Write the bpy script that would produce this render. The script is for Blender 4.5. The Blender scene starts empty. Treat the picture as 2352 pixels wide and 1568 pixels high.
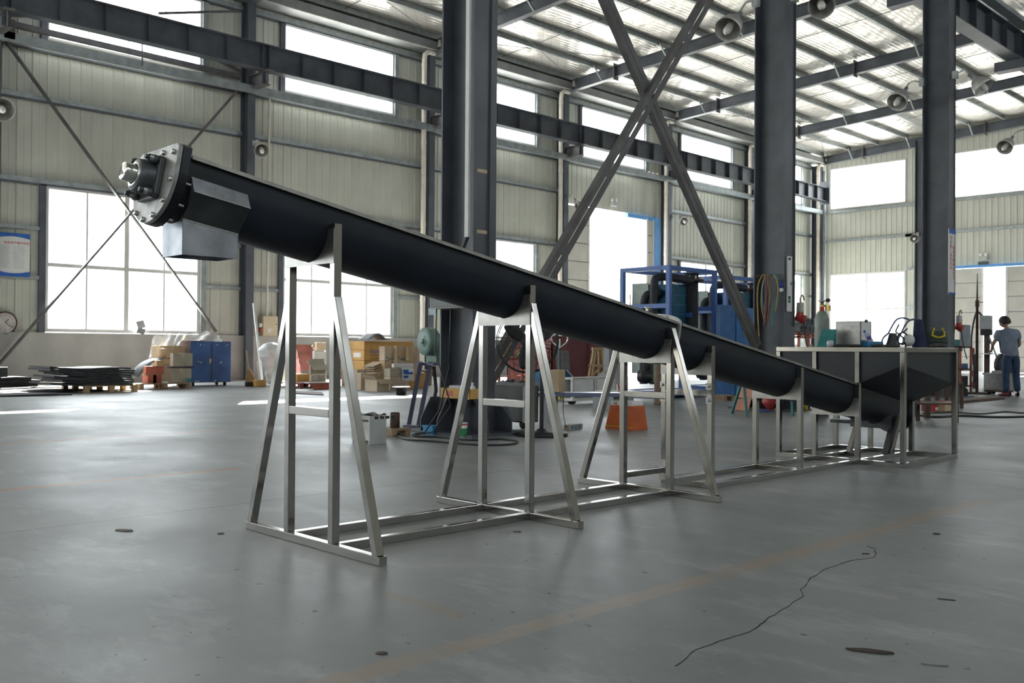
import bpy, bmesh, math, random
from mathutils import Vector, Matrix
random.seed(7)
sc = bpy.context.scene
C = sc.collection
PI = math.pi

# ---------------------------------------------------------------- camera, sky, sun, exposure
cam_d = bpy.data.cameras.new('camera')
cam = bpy.data.objects.new('camera', cam_d); C.objects.link(cam)
cam_d.sensor_width = 36.0
cam_d.lens = 33.582
cam_d.clip_start = 0.05; cam_d.clip_end = 500
R_, U_, F_ = Vector((0.702,0.712,0.007)), Vector((0.000,-0.010,1.000)), Vector((-0.712,0.702,0.007))
m = Matrix.Identity(4)
for i in range(3):
    m[i][0] = R_[i]; m[i][1] = U_[i]; m[i][2] = -F_[i]
m.translation = (0, 0, 1.0)
cam.matrix_world = m
cam_d.dof.use_dof = True
cam_d.dof.focus_distance = 5.6
cam_d.dof.aperture_fstop = 5.6
sc.camera = cam

world = bpy.data.worlds.new('world'); sc.world = world
world.use_nodes = True
wn = world.node_tree.nodes
wn['Background'].inputs[0].default_value = (0.93, 0.97, 1.0, 1)
wn['Background'].inputs[1].default_value = 9.0
sun_d = bpy.data.lights.new('sun', 'SUN'); sun_d.energy = 42.0; sun_d.angle = 0.0093
sun_d.color = (1.0, 0.95, 0.86)
sun = bpy.data.objects.new('sun', sun_d); C.objects.link(sun)
sun.rotation_euler = Vector((1.12, -0.76, -1.0)).to_track_quat('-Z', 'Y').to_euler()
sun.location = (-40, 30, 40)
vs = sc.view_settings
vs.view_transform = 'Standard'; vs.look = 'None'; vs.gamma = 1.0; vs.use_curve_mapping = False
vs.exposure = 0.18
sc.cycles.max_bounces = 10; sc.cycles.diffuse_bounces = 5; sc.cycles.glossy_bounces = 5
sc.cycles.transparent_max_bounces = 16; sc.cycles.transmission_bounces = 6
sc.cycles.caustics_reflective = False; sc.cycles.caustics_refractive = False
sc.cycles.sample_clamp_indirect = 6.0

# ---------------------------------------------------------------- materials
MATS = {}
def mat(name, col, rough=0.55, metal=0.0, var=0.12, scale=6.0, bump=0.0, bscale=40.0, col2=None, spec=0.5, coat=0.0, stretch=None):
    if name in MATS: return MATS[name]
    m = bpy.data.materials.new(name); m.use_nodes = True
    nt = m.node_tree; N = nt.nodes; L = nt.links
    b = N['Principled BSDF']
    b.inputs['Roughness'].default_value = rough; b.inputs['Metallic'].default_value = metal
    b.inputs['Specular IOR Level'].default_value = spec
    if coat: b.inputs['Coat Weight'].default_value = coat; b.inputs['Coat Roughness'].default_value = 0.2
    tc = N.new('ShaderNodeTexCoord'); src = tc.outputs['Object']
    if stretch:
        mp = N.new('ShaderNodeMapping'); mp.inputs['Scale'].default_value = stretch
        L.new(src, mp.inputs[0]); src = mp.outputs[0]
    nz = N.new('ShaderNodeTexNoise'); nz.inputs['Scale'].default_value = scale; nz.inputs['Detail'].default_value = 5
    L.new(src, nz.inputs['Vector'])
    rp = N.new('ShaderNodeValToRGB')
    c2 = col2 or tuple(c * (1 - 2 * var) for c in col)
    c1 = tuple(min(1, c * (1 + var)) for c in col)
    rp.color_ramp.elements[0].position = 0.3; rp.color_ramp.elements[1].position = 0.68
    rp.color_ramp.elements[0].color = (*c2, 1); rp.color_ramp.elements[1].color = (*c1, 1)
    L.new(nz.outputs['Fac'], rp.inputs[0]); L.new(rp.outputs[0], b.inputs['Base Color'])
    if bump:
        n2 = N.new('ShaderNodeTexNoise'); n2.inputs['Scale'].default_value = bscale; n2.inputs['Detail'].default_value = 3
        L.new(src, n2.inputs['Vector'])
        bp = N.new('ShaderNodeBump'); bp.inputs['Strength'].default_value = bump; bp.inputs['Distance'].default_value = 0.02
        L.new(n2.outputs['Fac'], bp.inputs['Height']); L.new(bp.outputs[0], b.inputs['Normal'])
    MATS[name] = m
    return m

def emat(name, col, strength):
    if name in MATS: return MATS[name]
    m = bpy.data.materials.new(name); m.use_nodes = True
    b = m.node_tree.nodes['Principled BSDF']
    b.inputs['Base Color'].default_value = (*col, 1)
    b.inputs['Emission Color'].default_value = (*col, 1); b.inputs['Emission Strength'].default_value = strength
    MATS[name] = m
    return m

steel_dark = mat('painted_steel_dark', (0.090, 0.098, 0.116), 0.42, 0.0, 0.15, 2.0, 0.05, 30)
steel_rust = mat('painted_steel_brownish', (0.115, 0.108, 0.108), 0.55, 0.0, 0.2, 3.0, 0.05, 30)
galv = mat('galvanised_steel', (0.34, 0.37, 0.37), 0.42, 0.35, 0.12, 5.0)
panel_m = mat('wall_sheet_cream', (0.60, 0.60, 0.52), 0.42, 0.0, 0.06, 0.8, 0.0)
plaster = mat('cement_plaster', (0.47, 0.45, 0.42), 0.85, 0.0, 0.08, 1.6, 0.25, 60)
white_frame = mat('window_frame_white', (0.72, 0.71, 0.68), 0.5, 0.0, 0.05, 3)
pvc = mat('pvc_pipe_cream', (0.72, 0.66, 0.57), 0.45, 0, 0.08, 4)
black_plastic = mat('black_polymer', (0.0085, 0.0125, 0.022), 0.38, 0.0, 0.25, 3.0, 0.03, 25, spec=0.45)
black_rubber = mat('black_rubber', (0.022, 0.023, 0.026), 0.42, 0.0, 0.3, 5, 0.08, 30)
grey_steel = mat('mill_steel', (0.42, 0.42, 0.41), 0.45, 0.7, 0.25, 9.0, 0.06, 40)
sheet_steel = mat('mill_sheet_bluish', (0.36, 0.38, 0.42), 0.42, 0.75, 0.22, 7.0, 0.03, 30)
dark_sheet = mat('mill_sheet_dark', (0.10, 0.11, 0.12), 0.45, 0.6, 0.2, 6.0)
bolt_m = mat('zinc_bolt', (0.55, 0.55, 0.54), 0.3, 0.95, 0.1, 30)
wood = mat('raw_pine', (0.55, 0.38, 0.20), 0.7, 0, 0.2, 8, 0.1, 40, stretch=(1, 8, 8))
wood_d = mat('old_pallet_wood', (0.36, 0.25, 0.16), 0.75, 0, 0.2, 8, 0.1, 40)
card = mat('cardboard_tan', (0.52, 0.38, 0.24), 0.75, 0, 0.1, 3)
card_l = mat('cardboard_pale', (0.58, 0.46, 0.33), 0.75, 0, 0.1, 3)
card_o = mat('cardboard_orange', (0.62, 0.36, 0.11), 0.7, 0, 0.08, 3)
card_g = mat('cardboard_greyish', (0.44, 0.39, 0.30), 0.75, 0, 0.1, 3)
tape_m = mat('packing_tape', (0.60, 0.50, 0.38), 0.25, 0, 0.05, 3)
blue_paint = mat('chipped_blue_paint', (0.045, 0.12, 0.33), 0.5, 0, 0.18, 2.5, 0.05, 20)
blue_frame = mat('bright_blue_paint', (0.06, 0.15, 0.44), 0.4, 0, 0.1, 3)
blue_cab = mat('cabinet_blue', (0.04, 0.18, 0.48), 0.4, 0, 0.08, 2)
white_m = mat('white_paint', (0.78, 0.78, 0.76), 0.5, 0, 0.05, 4)
white_dirty = mat('white_dirty', (0.62, 0.60, 0.56), 0.6, 0, 0.15, 5)
plastic_film = mat('white_plastic_film', (0.80, 0.81, 0.82), 0.35, 0, 0.05, 6, 0.3, 20)
red_brown = mat('red_brown_board', (0.21, 0.055, 0.04), 0.6, 0, 0.25, 3, 0.1, 20)
maroon = mat('maroon_paint', (0.25, 0.075, 0.075), 0.6, 0, 0.12, 2)
red_m = mat('red_plastic', (0.42, 0.04, 0.035), 0.45, 0, 0.1, 5)
redpaint = mat('red_oxide_paint', (0.48, 0.13, 0.08), 0.6, 0, 0.15, 5)
orange_m = mat('orange_plastic', (0.62, 0.12, 0.02), 0.45, 0, 0.12, 6)
green_mach = mat('machine_green', (0.13, 0.22, 0.18), 0.45, 0, 0.15, 5)
green_d = mat('dark_green_paint', (0.03, 0.16, 0.07), 0.45, 0, 0.12, 5)
teal_m = mat('teal_paint', (0.03, 0.20, 0.19), 0.45, 0, 0.12, 5)
teal_coil = mat('finned_coil_teal', (0.01, 0.10, 0.16), 0.4, 0.2, 0.15, 5)
purple_m = mat('purple_grey_paint', (0.105, 0.105, 0.18), 0.5, 0, 0.15, 4)
insul = mat('black_foam_insulation', (0.028, 0.031, 0.037), 0.65, 0, 0.2, 10, 0.15, 40)
cyan_m = mat('cyan_plastic', (0.02, 0.25, 0.52), 0.4, 0, 0.06, 5)
yellow_m = mat('yellow_plastic', (0.62, 0.48, 0.03), 0.45, 0, 0.08, 5)
green_l = mat('green_label', (0.05, 0.35, 0.12), 0.5, 0, 0.06, 5)
copper_board = mat('copper_coloured_board', (0.62, 0.30, 0.20), 0.55, 0, 0.18, 4, col2=(0.50, 0.24, 0.22))
grey_paint = mat('grey_paint', (0.26, 0.27, 0.28), 0.5, 0, 0.1, 4)
lgrey = mat('light_grey_paint', (0.48, 0.49, 0.49), 0.5, 0, 0.1, 4)
alu = mat('brushed_aluminium', (0.62, 0.63, 0.64), 0.38, 0.85, 0.1, 8)
chrome = mat('chrome', (0.7, 0.7, 0.7), 0.12, 1.0, 0.03, 8)
brass = mat('brass', (0.55, 0.38, 0.12), 0.3, 0.9, 0.1, 8)
cable_m = mat('cable_black', (0.018, 0.018, 0.02), 0.5, 0, 0.1, 10)
lamp_alu = mat('lamp_spun_aluminium', (0.60, 0.585, 0.555), 0.45, 0.35, 0.15, 6)
bulb_m = mat('bulb_glass_white', (0.80, 0.78, 0.72), 0.25, 0, 0.03, 6)
cream_m = mat('cream_enamel', (0.62, 0.52, 0.36), 0.45, 0, 0.05, 3)
navy = mat('navy_cloth', (0.018, 0.03, 0.075), 0.8, 0, 0.2, 8, 0.2, 30)
skin = mat('skin', (0.45, 0.28, 0.20), 0.55, 0, 0.06, 10)
hair_m = mat('black_hair', (0.012, 0.011, 0.010), 0.5, 0, 0.3, 30, 0.3, 120)
shirt_m = mat('grey_blue_shirt', (0.21, 0.25, 0.33), 0.8, 0, 0.1, 6, 0.2, 25)
jeans_m = mat('blue_jeans', (0.035, 0.07, 0.13), 0.85, 0, 0.2, 8, 0.2, 60)
shoe_m = mat('maroon_shoe', (0.16, 0.03, 0.04), 0.6, 0, 0.1, 8)
ink = mat('print_black', (0.03, 0.03, 0.035), 0.7)
ink_blue = mat('print_blue', (0.03, 0.14, 0.52), 0.6)
ink_red = mat('print_red', (0.65, 0.03, 0.04), 0.6)
ink_grey = mat('print_grey', (0.42, 0.44, 0.47), 0.7)
paper = mat('paper_white', (0.80, 0.80, 0.78), 0.7, 0, 0.03, 4)
copper_pipe = mat('copper_red_pipe', (0.42, 0.09, 0.06), 0.4, 0.3, 0.1, 5)
sky_blue = mat('door_blue_paint', (0.10, 0.33, 0.72), 0.45, 0, 0.06, 3)
door_m = mat('door_leaf_cream', (0.56, 0.53, 0.47), 0.55, 0, 0.06, 1.5)
straw = mat('broom_straw', (0.50, 0.33, 0.15), 0.8, 0, 0.2, 30, 0.3, 80)
brown_m = mat('brown_fibre_drum', (0.21, 0.145, 0.10), 0.7, 0, 0.1, 4)
rust_m = mat('rusty_steel', (0.11, 0.07, 0.055), 0.65, 0.2, 0.25, 8)
bright_cloth = mat('pale_outside_wall', (0.75, 0.78, 0.80), 0.8, 0, 0.04, 2)  # even pale colour of the buildings outside
ground_out = mat('yard_concrete', (0.50, 0.50, 0.48), 0.9, 0, 0.08, 0.6)
roof_out = mat('roof_sheet', (0.30, 0.35, 0.42), 0.5, 0, 0.06, 2)
tree_m = mat('leaf_green', (0.10, 0.22, 0.06), 0.8, 0, 0.3, 6)
gl = bpy.data.materials.new('window_glass'); gl.use_nodes = True
N = gl.node_tree.nodes; L = gl.node_tree.links; N.remove(N['Principled BSDF'])
tr = N.new('ShaderNodeBsdfTransparent'); tr.inputs[0].default_value = (0.93, 0.96, 0.97, 1)
go = N.new('ShaderNodeBsdfGlossy'); go.inputs['Roughness'].default_value = 0.05
mx = N.new('ShaderNodeMixShader'); mx.inputs[0].default_value = 0.05
L.new(tr.outputs[0], mx.inputs[1]); L.new(go.outputs[0], mx.inputs[2]); L.new(mx.outputs[0], N['Material Output'].inputs[0])
glass = gl

def stainless_mat():
    m = bpy.data.materials.new('polished_stainless_tube'); m.use_nodes = True
    N = m.node_tree.nodes; L = m.node_tree.links; b = N['Principled BSDF']
    b.inputs['Base Color'].default_value = (0.40, 0.39, 0.375, 1); b.inputs['Metallic'].default_value = 1.0
    tc = N.new('ShaderNodeTexCoord'); nz = N.new('ShaderNodeTexNoise'); nz.inputs['Scale'].default_value = 5; nz.inputs['Detail'].default_value = 4
    L.new(tc.outputs['Object'], nz.inputs['Vector'])
    mr = N.new('ShaderNodeMapRange'); mr.inputs['To Min'].default_value = 0.06; mr.inputs['To Max'].default_value = 0.24
    L.new(nz.outputs['Fac'], mr.inputs['Value']); L.new(mr.outputs[0], b.inputs['Roughness'])
    return m
stainless = stainless_mat()
plate_ss = mat('brushed_stainless_plate', (0.40, 0.39, 0.37), 0.36, 0.95, 0.10, 12)

def foil_mat():
    m = bpy.data.materials.new('roof_foil_insulation'); m.use_nodes = True
    N = m.node_tree.nodes; L = m.node_tree.links; b = N['Principled BSDF']
    b.inputs['Metallic'].default_value = 0.7; b.inputs['Roughness'].default_value = 0.36
    tc = N.new('ShaderNodeTexCoord')
    nz = N.new('ShaderNodeTexNoise'); nz.inputs['Scale'].default_value = 0.7; nz.inputs['Detail'].default_value = 3
    mp = N.new('ShaderNodeMapping'); mp.inputs['Scale'].default_value = (0.6, 1.6, 1)
    L.new(tc.outputs['Object'], mp.inputs[0]); L.new(mp.outputs[0], nz.inputs['Vector'])
    w1 = N.new('ShaderNodeTexWave'); w1.wave_type = 'BANDS'; w1.bands_direction = 'X'; w1.inputs['Scale'].default_value = 1.9; w1.inputs['Distortion'].default_value = 0.8
    w2 = N.new('ShaderNodeTexWave'); w2.wave_type = 'BANDS'; w2.bands_direction = 'DIAGONAL'; w2.inputs['Scale'].default_value = 1.1; w2.inputs['Distortion'].default_value = 1.2
    L.new(tc.outputs['Object'], w1.inputs['Vector']); L.new(tc.outputs['Object'], w2.inputs['Vector'])
    ad = N.new('ShaderNodeMath'); ad.operation = 'MULTIPLY_ADD'; ad.inputs[1].default_value = 0.10
    L.new(w1.outputs['Fac'], ad.inputs[0])
    ad2 = N.new('ShaderNodeMath'); ad2.operation = 'MULTIPLY_ADD'; ad2.inputs[1].default_value = 0.10
    L.new(w2.outputs['Fac'], ad2.inputs[0]); L.new(nz.outputs['Fac'], ad2.inputs[2]); L.new(ad2.outputs[0], ad.inputs[2])
    bp = N.new('ShaderNodeBump'); bp.inputs['Strength'].default_value = 0.7; bp.inputs['Distance'].default_value = 0.12
    L.new(ad.outputs[0], bp.inputs['Height']); L.new(bp.outputs[0], b.inputs['Normal'])
    # thin dark wires of the supporting mesh
    sx = N.new('ShaderNodeSeparateXYZ'); L.new(tc.outputs['Object'], sx.inputs[0])
    def lines(out, per, wid):
        a = N.new('ShaderNodeMath'); a.operation = 'DIVIDE'; a.inputs[1].default_value = per; L.new(out, a.inputs[0])
        f = N.new('ShaderNodeMath'); f.operation = 'FRACT'; L.new(a.outputs[0], f.inputs[0])
        c = N.new('ShaderNodeMath'); c.operation = 'LESS_THAN'; c.inputs[1].default_value = wid; L.new(f.outputs[0], c.inputs[0])
        return c.outputs[0]
    d = N.new('ShaderNodeVectorMath'); d.operation = 'DOT_PRODUCT'; d.inputs[1].default_value = (0.71, 0.70, 0)
    L.new(tc.outputs['Object'], d.inputs[0])
    l1 = lines(d.outputs['Value'], 0.30, 0.07)
    mc = N.new('ShaderNodeMix'); mc.data_type = 'RGBA'
    mc.inputs['A'].default_value = (0.82, 0.78, 0.73, 1); mc.inputs['B'].default_value = (0.63, 0.59, 0.55, 1)
    L.new(l1, mc.inputs['Factor']); L.new(mc.outputs['Result'], b.inputs['Base Color'])
    return m
foil = foil_mat()

def floor_mat():
    m = bpy.data.materials.new('worn_concrete_floor'); m.use_nodes = True
    N = m.node_tree.nodes; L = m.node_tree.links; b = N['Principled BSDF']
    tc = N.new('ShaderNodeTexCoord'); P = tc.outputs['Object']
    def noise(scale, detail=5, vec=P, rough=0.6):
        n = N.new('ShaderNodeTexNoise'); n.inputs['Scale'].default_value = scale; n.inputs['Detail'].default_value = detail
        n.inputs['Roughness'].default_value = rough; L.new(vec, n.inputs['Vector']); return n.outputs['Fac']
    def ramp(fac, p0, p1, c0=(0, 0, 0), c1=(1, 1, 1)):
        r = N.new('ShaderNodeValToRGB'); r.color_ramp.elements[0].position = p0; r.color_ramp.elements[1].position = p1
        r.color_ramp.elements[0].color = (*c0, 1); r.color_ramp.elements[1].color = (*c1, 1); L.new(fac, r.inputs[0]); return r.outputs[0]
    def mix(f, a, bb):
        x = N.new('ShaderNodeMix'); x.data_type = 'RGBA'
        for s, k in ((f, 'Factor'), (a, 'A'), (bb, 'B')):
            if isinstance(s, (int, float)): x.inputs[k].default_value = s
            elif isinstance(s, tuple): x.inputs[k].default_value = (*s, 1)
            else: L.new(s, x.inputs[k])
        return x.outputs['Result']
    def mth(op, a, bb=None, c=None):
        n = N.new('ShaderNodeMath'); n.operation = op
        for i, s in enumerate((a, bb, c)):
            if s is None: continue
            if isinstance(s, (int, float)): n.inputs[i].default_value = s
            else: L.new(s, n.inputs[i])
        return n.outputs[0]
    base = ramp(noise(0.55, 6), 0.3, 0.7, (0.185, 0.203, 0.203), (0.300, 0.315, 0.308))
    warm = ramp(noise(0.16, 3), 0.45, 0.62)
    base = mix(mth('MULTIPLY', warm, 0.35), base, (0.30, 0.285, 0.265))
    # powdery pale scuffs
    mp = N.new('ShaderNodeMapping'); mp.inputs['Scale'].default_value = (1.0, 2.2, 1); mp.inputs['Rotation'].default_value = (0, 0, 0.5); L.new(P, mp.inputs[0])
    pale = mth('MULTIPLY', ramp(noise(1.1, 8, mp.outputs[0], 0.72), 0.52, 0.70), 0.75)
    base = mix(pale, base, (0.43, 0.44, 0.44))
    # dark wear
    dk = mth('MULTIPLY', ramp(noise(0.8, 6, mp.outputs[0]), 0.60, 0.78), 0.45)
    base = mix(dk, base, (0.125, 0.13, 0.128))
    # small dark specks
    sp = mth('MULTIPLY', ramp(noise(17, 2), 0.70, 0.735), 0.75)
    base = mix(sp, base, (0.055, 0.05, 0.048))
    # long bands with a shape of their own: faded yellow line, rust lines, saw cut joints
    sx = N.new('ShaderNodeSeparateXYZ'); L.new(P, sx.inputs[0])
    X, Y = sx.outputs[0], sx.outputs[1]
    wob = noise(0.9, 4); fine = noise(6, 5)
    def band(p0, p1, w, col, amt, soft=0.5, wobble=0.0, t0=-2.0, t1=3.0):
        dx, dy = p1[0] - p0[0], p1[1] - p0[1]; ln = math.hypot(dx, dy); nx, ny = -dy / ln, dx / ln
        dist = mth('ADD', mth('ADD', mth('MULTIPLY', X, nx), mth('MULTIPLY', Y, ny)), -(p0[0] * nx + p0[1] * ny))
        if wobble: dist = mth('ADD', dist, mth('MULTIPLY', mth('SUBTRACT', wob, 0.5), wobble))
        a = mth('ABSOLUTE', dist)
        mr = N.new('ShaderNodeMapRange'); mr.inputs['From Min'].default_value = w * (1 - soft) ; mr.inputs['From Max'].default_value = w
        mr.inputs['To Min'].default_value = 1; mr.inputs['To Max'].default_value = 0; L.new(a, mr.inputs['Value'])
        tt = mth('ADD', mth('ADD', mth('MULTIPLY', X, dx / ln / ln), mth('MULTIPLY', Y, dy / ln / ln)), -(p0[0] * dx + p0[1] * dy) / ln / ln)
        g1 = mth('GREATER_THAN', tt, t0); g2 = mth('LESS_THAN', tt, t1)
        f = mth('MULTIPLY', mth('MULTIPLY', mr.outputs[0], mth('MULTIPLY', g1, g2)), amt)
        return f, col
    wear = ramp(fine, 0.22, 0.52)
    for p0, p1, w, col, amt, soft, wobb, t0, t1, worn in [
        ((-2.408,1.624), (-2.346,5.968), 0.062, (0.34, 0.275, 0.215), 0.85, 0.25, 0.0, -1.0, 1.2, True),
        ((-10.483,3.092), (-10.483,5.455), 0.075, (0.40, 0.20, 0.10), 1.0, 0.8, 0.12, -3, 1.0, False),
        ((-11.492,3.388), (-11.810,6.527), 0.05, (0.30, 0.22, 0.15), 0.45, 0.9, 0.1, -2, 1.6, False),
        ((-7.133,2.107), (-7.153,3.957), 0.085, (0.36, 0.18, 0.09), 1.0, 0.8, 0.16, -2, 1.0, False),
        ((-5.506,1.628), (-5.532,3.186), 0.008, (0.07, 0.07, 0.07), 0.8, 0.5, 0.02, -3, 6, False),
        ((-11.437,3.372), (-11.527,6.628), 0.010, (0.09, 0.08, 0.075), 0.7, 0.5, 0.02, -3, 6, False),
        ((-5.229,8.542), (-2.401,7.540), 0.010, (0.09, 0.09, 0.09), 0.7, 0.5, 0.02, -3, 6, False),
        ((-3.101,2.381), (-2.725,2.381), 0.05, (0.30, 0.24, 0.15), 0.6, 0.9, 0.1, -.1, 1.2, False)]:
        f_, c_ = band(p0, p1, w, col, amt, soft, wobb, t0, t1)
        if worn: f_ = mth('MULTIPLY', f_, wear)
        base = mix(f_, base, c_)
    L.new(base, b.inputs['Base Color'])
    rr = N.new('ShaderNodeMapRange'); rr.inputs['To Min'].default_value = 0.30; rr.inputs['To Max'].default_value = 0.62
    L.new(noise(0.9, 6), rr.inputs['Value']); L.new(rr.outputs[0], b.inputs['Roughness'])
    bp = N.new('ShaderNodeBump'); bp.inputs['Strength'].default_value = 0.12; bp.inputs['Distance'].default_value = 0.02
    L.new(noise(9, 6), bp.inputs['Height']); L.new(bp.outputs[0], b.inputs['Normal'])
    return m
floor_m = floor_mat()

# ---------------------------------------------------------------- mesh helpers
ORG = {}
class B:
    """collects simple solids in world coordinates (or through a matrix) and links them as one mesh"""
    def __init__(s, mx=None): s.v = []; s.f = []; s.mx = mx; s.sm = []
    def add(s, vs, fs, smooth=False):
        o = len(s.v)
        if s.mx is not None: vs = [s.mx @ Vector(p) for p in vs]
        s.v += [tuple(p) for p in vs]; s.f += [tuple(i + o for i in q) for q in fs]; s.sm += [smooth] * len(fs)
        return s
    def box(s, x0, x1, y0, y1, z0, z1):
        return s.add([(x, y, z) for x in (x0, x1) for y in (y0, y1) for z in (z0, z1)],
                     [(0, 1, 3, 2), (4, 6, 7, 5), (0, 4, 5, 1), (2, 3, 7, 6), (0, 2, 6, 4), (1, 5, 7, 3)])
    def bar(s, p, q, w, h=None, up=(0, 0, 1)):
        p, q = Vector(p), Vector(q); d = (q - p).normalized(); up = Vector(up)
        if abs(d.dot(up)) > 0.98: up = Vector((0, 1, 0))
        a = d.cross(up).normalized() * (w / 2); c = a.cross(d).normalized() * ((h or w) / 2)
        vs = [p - a - c, p + a - c, p + a + c, p - a + c, q - a - c, q + a - c, q + a + c, q - a + c]
        return s.add(vs, [(0, 1, 2, 3), (4, 7, 6, 5), (0, 4, 5, 1), (1, 5, 6, 2), (2, 6, 7, 3), (3, 7, 4, 0)])
    def cyl(s, p, q, r, r2=None, n=14, cap=True):
        return s.tube([p, q], [r, r if r2 is None else r2], n, cap)
    def tube(s, pts, r, n=8, cap=True):
        pts = [Vector(p) for p in pts]; k = len(pts)
        rs = r if isinstance(r, (list, tuple)) else [r] * k
        vs = []; fs = []; ref = None
        for i, p in enumerate(pts):
            d = (pts[min(i + 1, k - 1)] - pts[max(i - 1, 0)]).normalized()
            if ref is None: ref = Vector((0, 0, 1)) if abs(d.z) < 0.9 else Vector((1, 0, 0))
            a = d.cross(ref)
            if a.length < 1e-4: a = d.cross(Vector((0.3, 1, 0.2)))
            a.normalize(); c = a.cross(d).normalized(); ref = c
            for j in range(n):
                t = 2 * PI * j / n
                vs.append(p + a * math.cos(t) * rs[i] + c * math.sin(t) * rs[i])
        for i in range(k - 1):
            for j in range(n):
                fs.append((i * n + j, i * n + (j + 1) % n, (i + 1) * n + (j + 1) % n, (i + 1) * n + j))
        s.add(vs, fs, True)
        if cap:
            s.add(vs[:n], [tuple(range(n))]); s.add(vs[-n:], [tuple(range(n))])
        return s
    def lathe(s, prof, p=(0, 0, 0), d=(0, 0, 1), n=20, close=False):
        """prof = [(radius, height along d)]"""
        d = Vector(d).normalized(); a = d.orthogonal().normalized(); c = d.cross(a); p = Vector(p)
        vs = [p + d * h + (a * math.cos(2 * PI * j / n) + c * math.sin(2 * PI * j / n)) * max(r_, 1e-4) for r_, h in prof for j in range(n)]
        k = len(prof)
        fs = [(i * n + j, i * n + (j + 1) % n, (i + 1) * n + (j + 1) % n, (i + 1) * n + j) for i in range(k - 1) for j in range(n)]
        s.add(vs, fs, True)
        if close: s.add(vs[:n], [tuple(range(n))]); s.add(vs[-n:], [tuple(range(n))])
        return s
    def prism(s, poly, fn, a, b_):
        """polygon [(u,v)] extruded from a to b_: fn(u, v, w) -> xyz"""
        n = len(poly)
        vs = [fn(u, v, a) for u, v in poly] + [fn(u, v, b_) for u, v in poly]
        return s.add(vs, [tuple(range(n)), tuple(range(2 * n - 1, n - 1, -1))] + [(i, (i + 1) % n, n + (i + 1) % n, n + i) for i in range(n)])
    def grid(s, fn, nu, nv, smooth=True):
        vs = [fn(i / nu, j / nv) for i in range(nu + 1) for j in range(nv + 1)]
        return s.add(vs, [(i * (nv + 1) + j, (i + 1) * (nv + 1) + j, (i + 1) * (nv + 1) + j + 1, i * (nv + 1) + j + 1) for i in range(nu) for j in range(nv)], smooth)
    def sphere(s, c, r, n=12, sc_=(1, 1, 1)):
        c = Vector(c); k = n // 2 + 1
        return s.grid(lambda u, v: c + Vector((r * sc_[0] * math.sin(PI * v) * math.cos(2 * PI * u), r * sc_[1] * math.sin(PI * v) * math.sin(2 * PI * u), r * sc_[2] * math.cos(PI * v))), n, k)
    def obj(s, name, material, parent=None, org=None, bevel=0.0, solid=0.0, recalc=True, weld=False):
        if parent is not None: org = ORG[parent]
        elif org is None:
            xs = [p[0] for p in s.v]; ys = [p[1] for p in s.v]; zs = [p[2] for p in s.v]
            org = Vector(((min(xs) + max(xs)) / 2, (min(ys) + max(ys)) / 2, min(zs)))
        org = Vector(org)
        me = bpy.data.meshes.new(name)
        me.from_pydata([Vector(p) - org for p in s.v], [], s.f)
        me.polygons.foreach_set('use_smooth', s.sm)
        if recalc or weld:
            bm = bmesh.new(); bm.from_mesh(me)
            if weld: bmesh.ops.remove_doubles(bm, verts=bm.verts, dist=1e-4)
            bmesh.ops.recalc_face_normals(bm, faces=bm.faces); bm.to_mesh(me); bm.free()
        me.materials.append(material)
        o = bpy.data.objects.new(name, me); C.objects.link(o)
        if parent is not None: o.parent = parent
        else: o.location = org
        ORG[o] = org
        if bevel:
            md = o.modifiers.new('edge', 'BEVEL'); md.width = bevel; md.segments = 2; md.limit_method = 'ANGLE'
        if solid:
            md = o.modifiers.new('thick', 'SOLIDIFY'); md.thickness = solid; md.offset = 0
        return o

def tag(o, label=None, cat=None, group=None, kind=None):
    if label: o['label'] = label
    if cat: o['category'] = cat
    if group: o['group'] = group
    if kind: o['kind'] = kind
    return o
def thing(name, label, cat, loc, group=None):
    o = bpy.data.objects.new(name, None); C.objects.link(o); o.location = loc; o.empty_display_size = 0.2
    ORG[o] = Vector(loc)
    return tag(o, label, cat, group)
def struct(name, loc=(0, 0, 0)):
    o = bpy.data.objects.new(name, None); C.objects.link(o); o.location = loc; ORG[o] = Vector(loc); o.empty_display_size = 0.2
    o['kind'] = 'structure'
    return o
def dup(o, delta, parent=None):
    """copy a mesh part (sharing its data) moved by delta under the same or another parent"""
    c = o.copy(); C.objects.link(c); c.parent = parent if parent is not None else o.parent
    c.location = Vector(o.location) + Vector(delta)
    ORG[c] = ORG.get(o, Vector((0, 0, 0))) + Vector(delta)
    return c
def text(name, s, loc, xdir, updir, size, material, parent=None, ext=0.001, align='LEFT'):
    cu = bpy.data.curves.new(name, 'FONT'); cu.body = s; cu.size = size; cu.extrude = ext; cu.align_x = align; cu.resolution_u = 3
    o_ = bpy.data.objects.new(name, cu); C.objects.link(o_)
    me = bpy.data.meshes.new_from_object(o_)
    bpy.data.objects.remove(o_); bpy.data.curves.remove(cu)
    o = bpy.data.objects.new(name, me); C.objects.link(o)
    x = Vector(xdir).normalized(); y = Vector(updir).normalized(); z = x.cross(y)
    mm = Matrix((x, y, z)).transposed().to_4x4()
    mm.translation = Vector(loc) - (ORG[parent] if parent is not None else Vector((0, 0, 0)))
    if parent is not None: o.parent = parent
    o.matrix_local = mm
    me.materials.clear(); me.materials.append(material)
    return o

# ---------------------------------------------------------------- the hall
WX, RX, GY, BYK = -26.15, 9.35, 49.6, -20.64
CY = [-20.64 + 6.98 * k for k in range(11)]            # frames along the hall
RIDGE = -8.40
def zrb(x): return 11.24 + 0.053 * (min(x, 2 * RIDGE - x) + 25.5)   # underside of the rafters
def zfoil(x): return zrb(x) + 0.66

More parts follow.
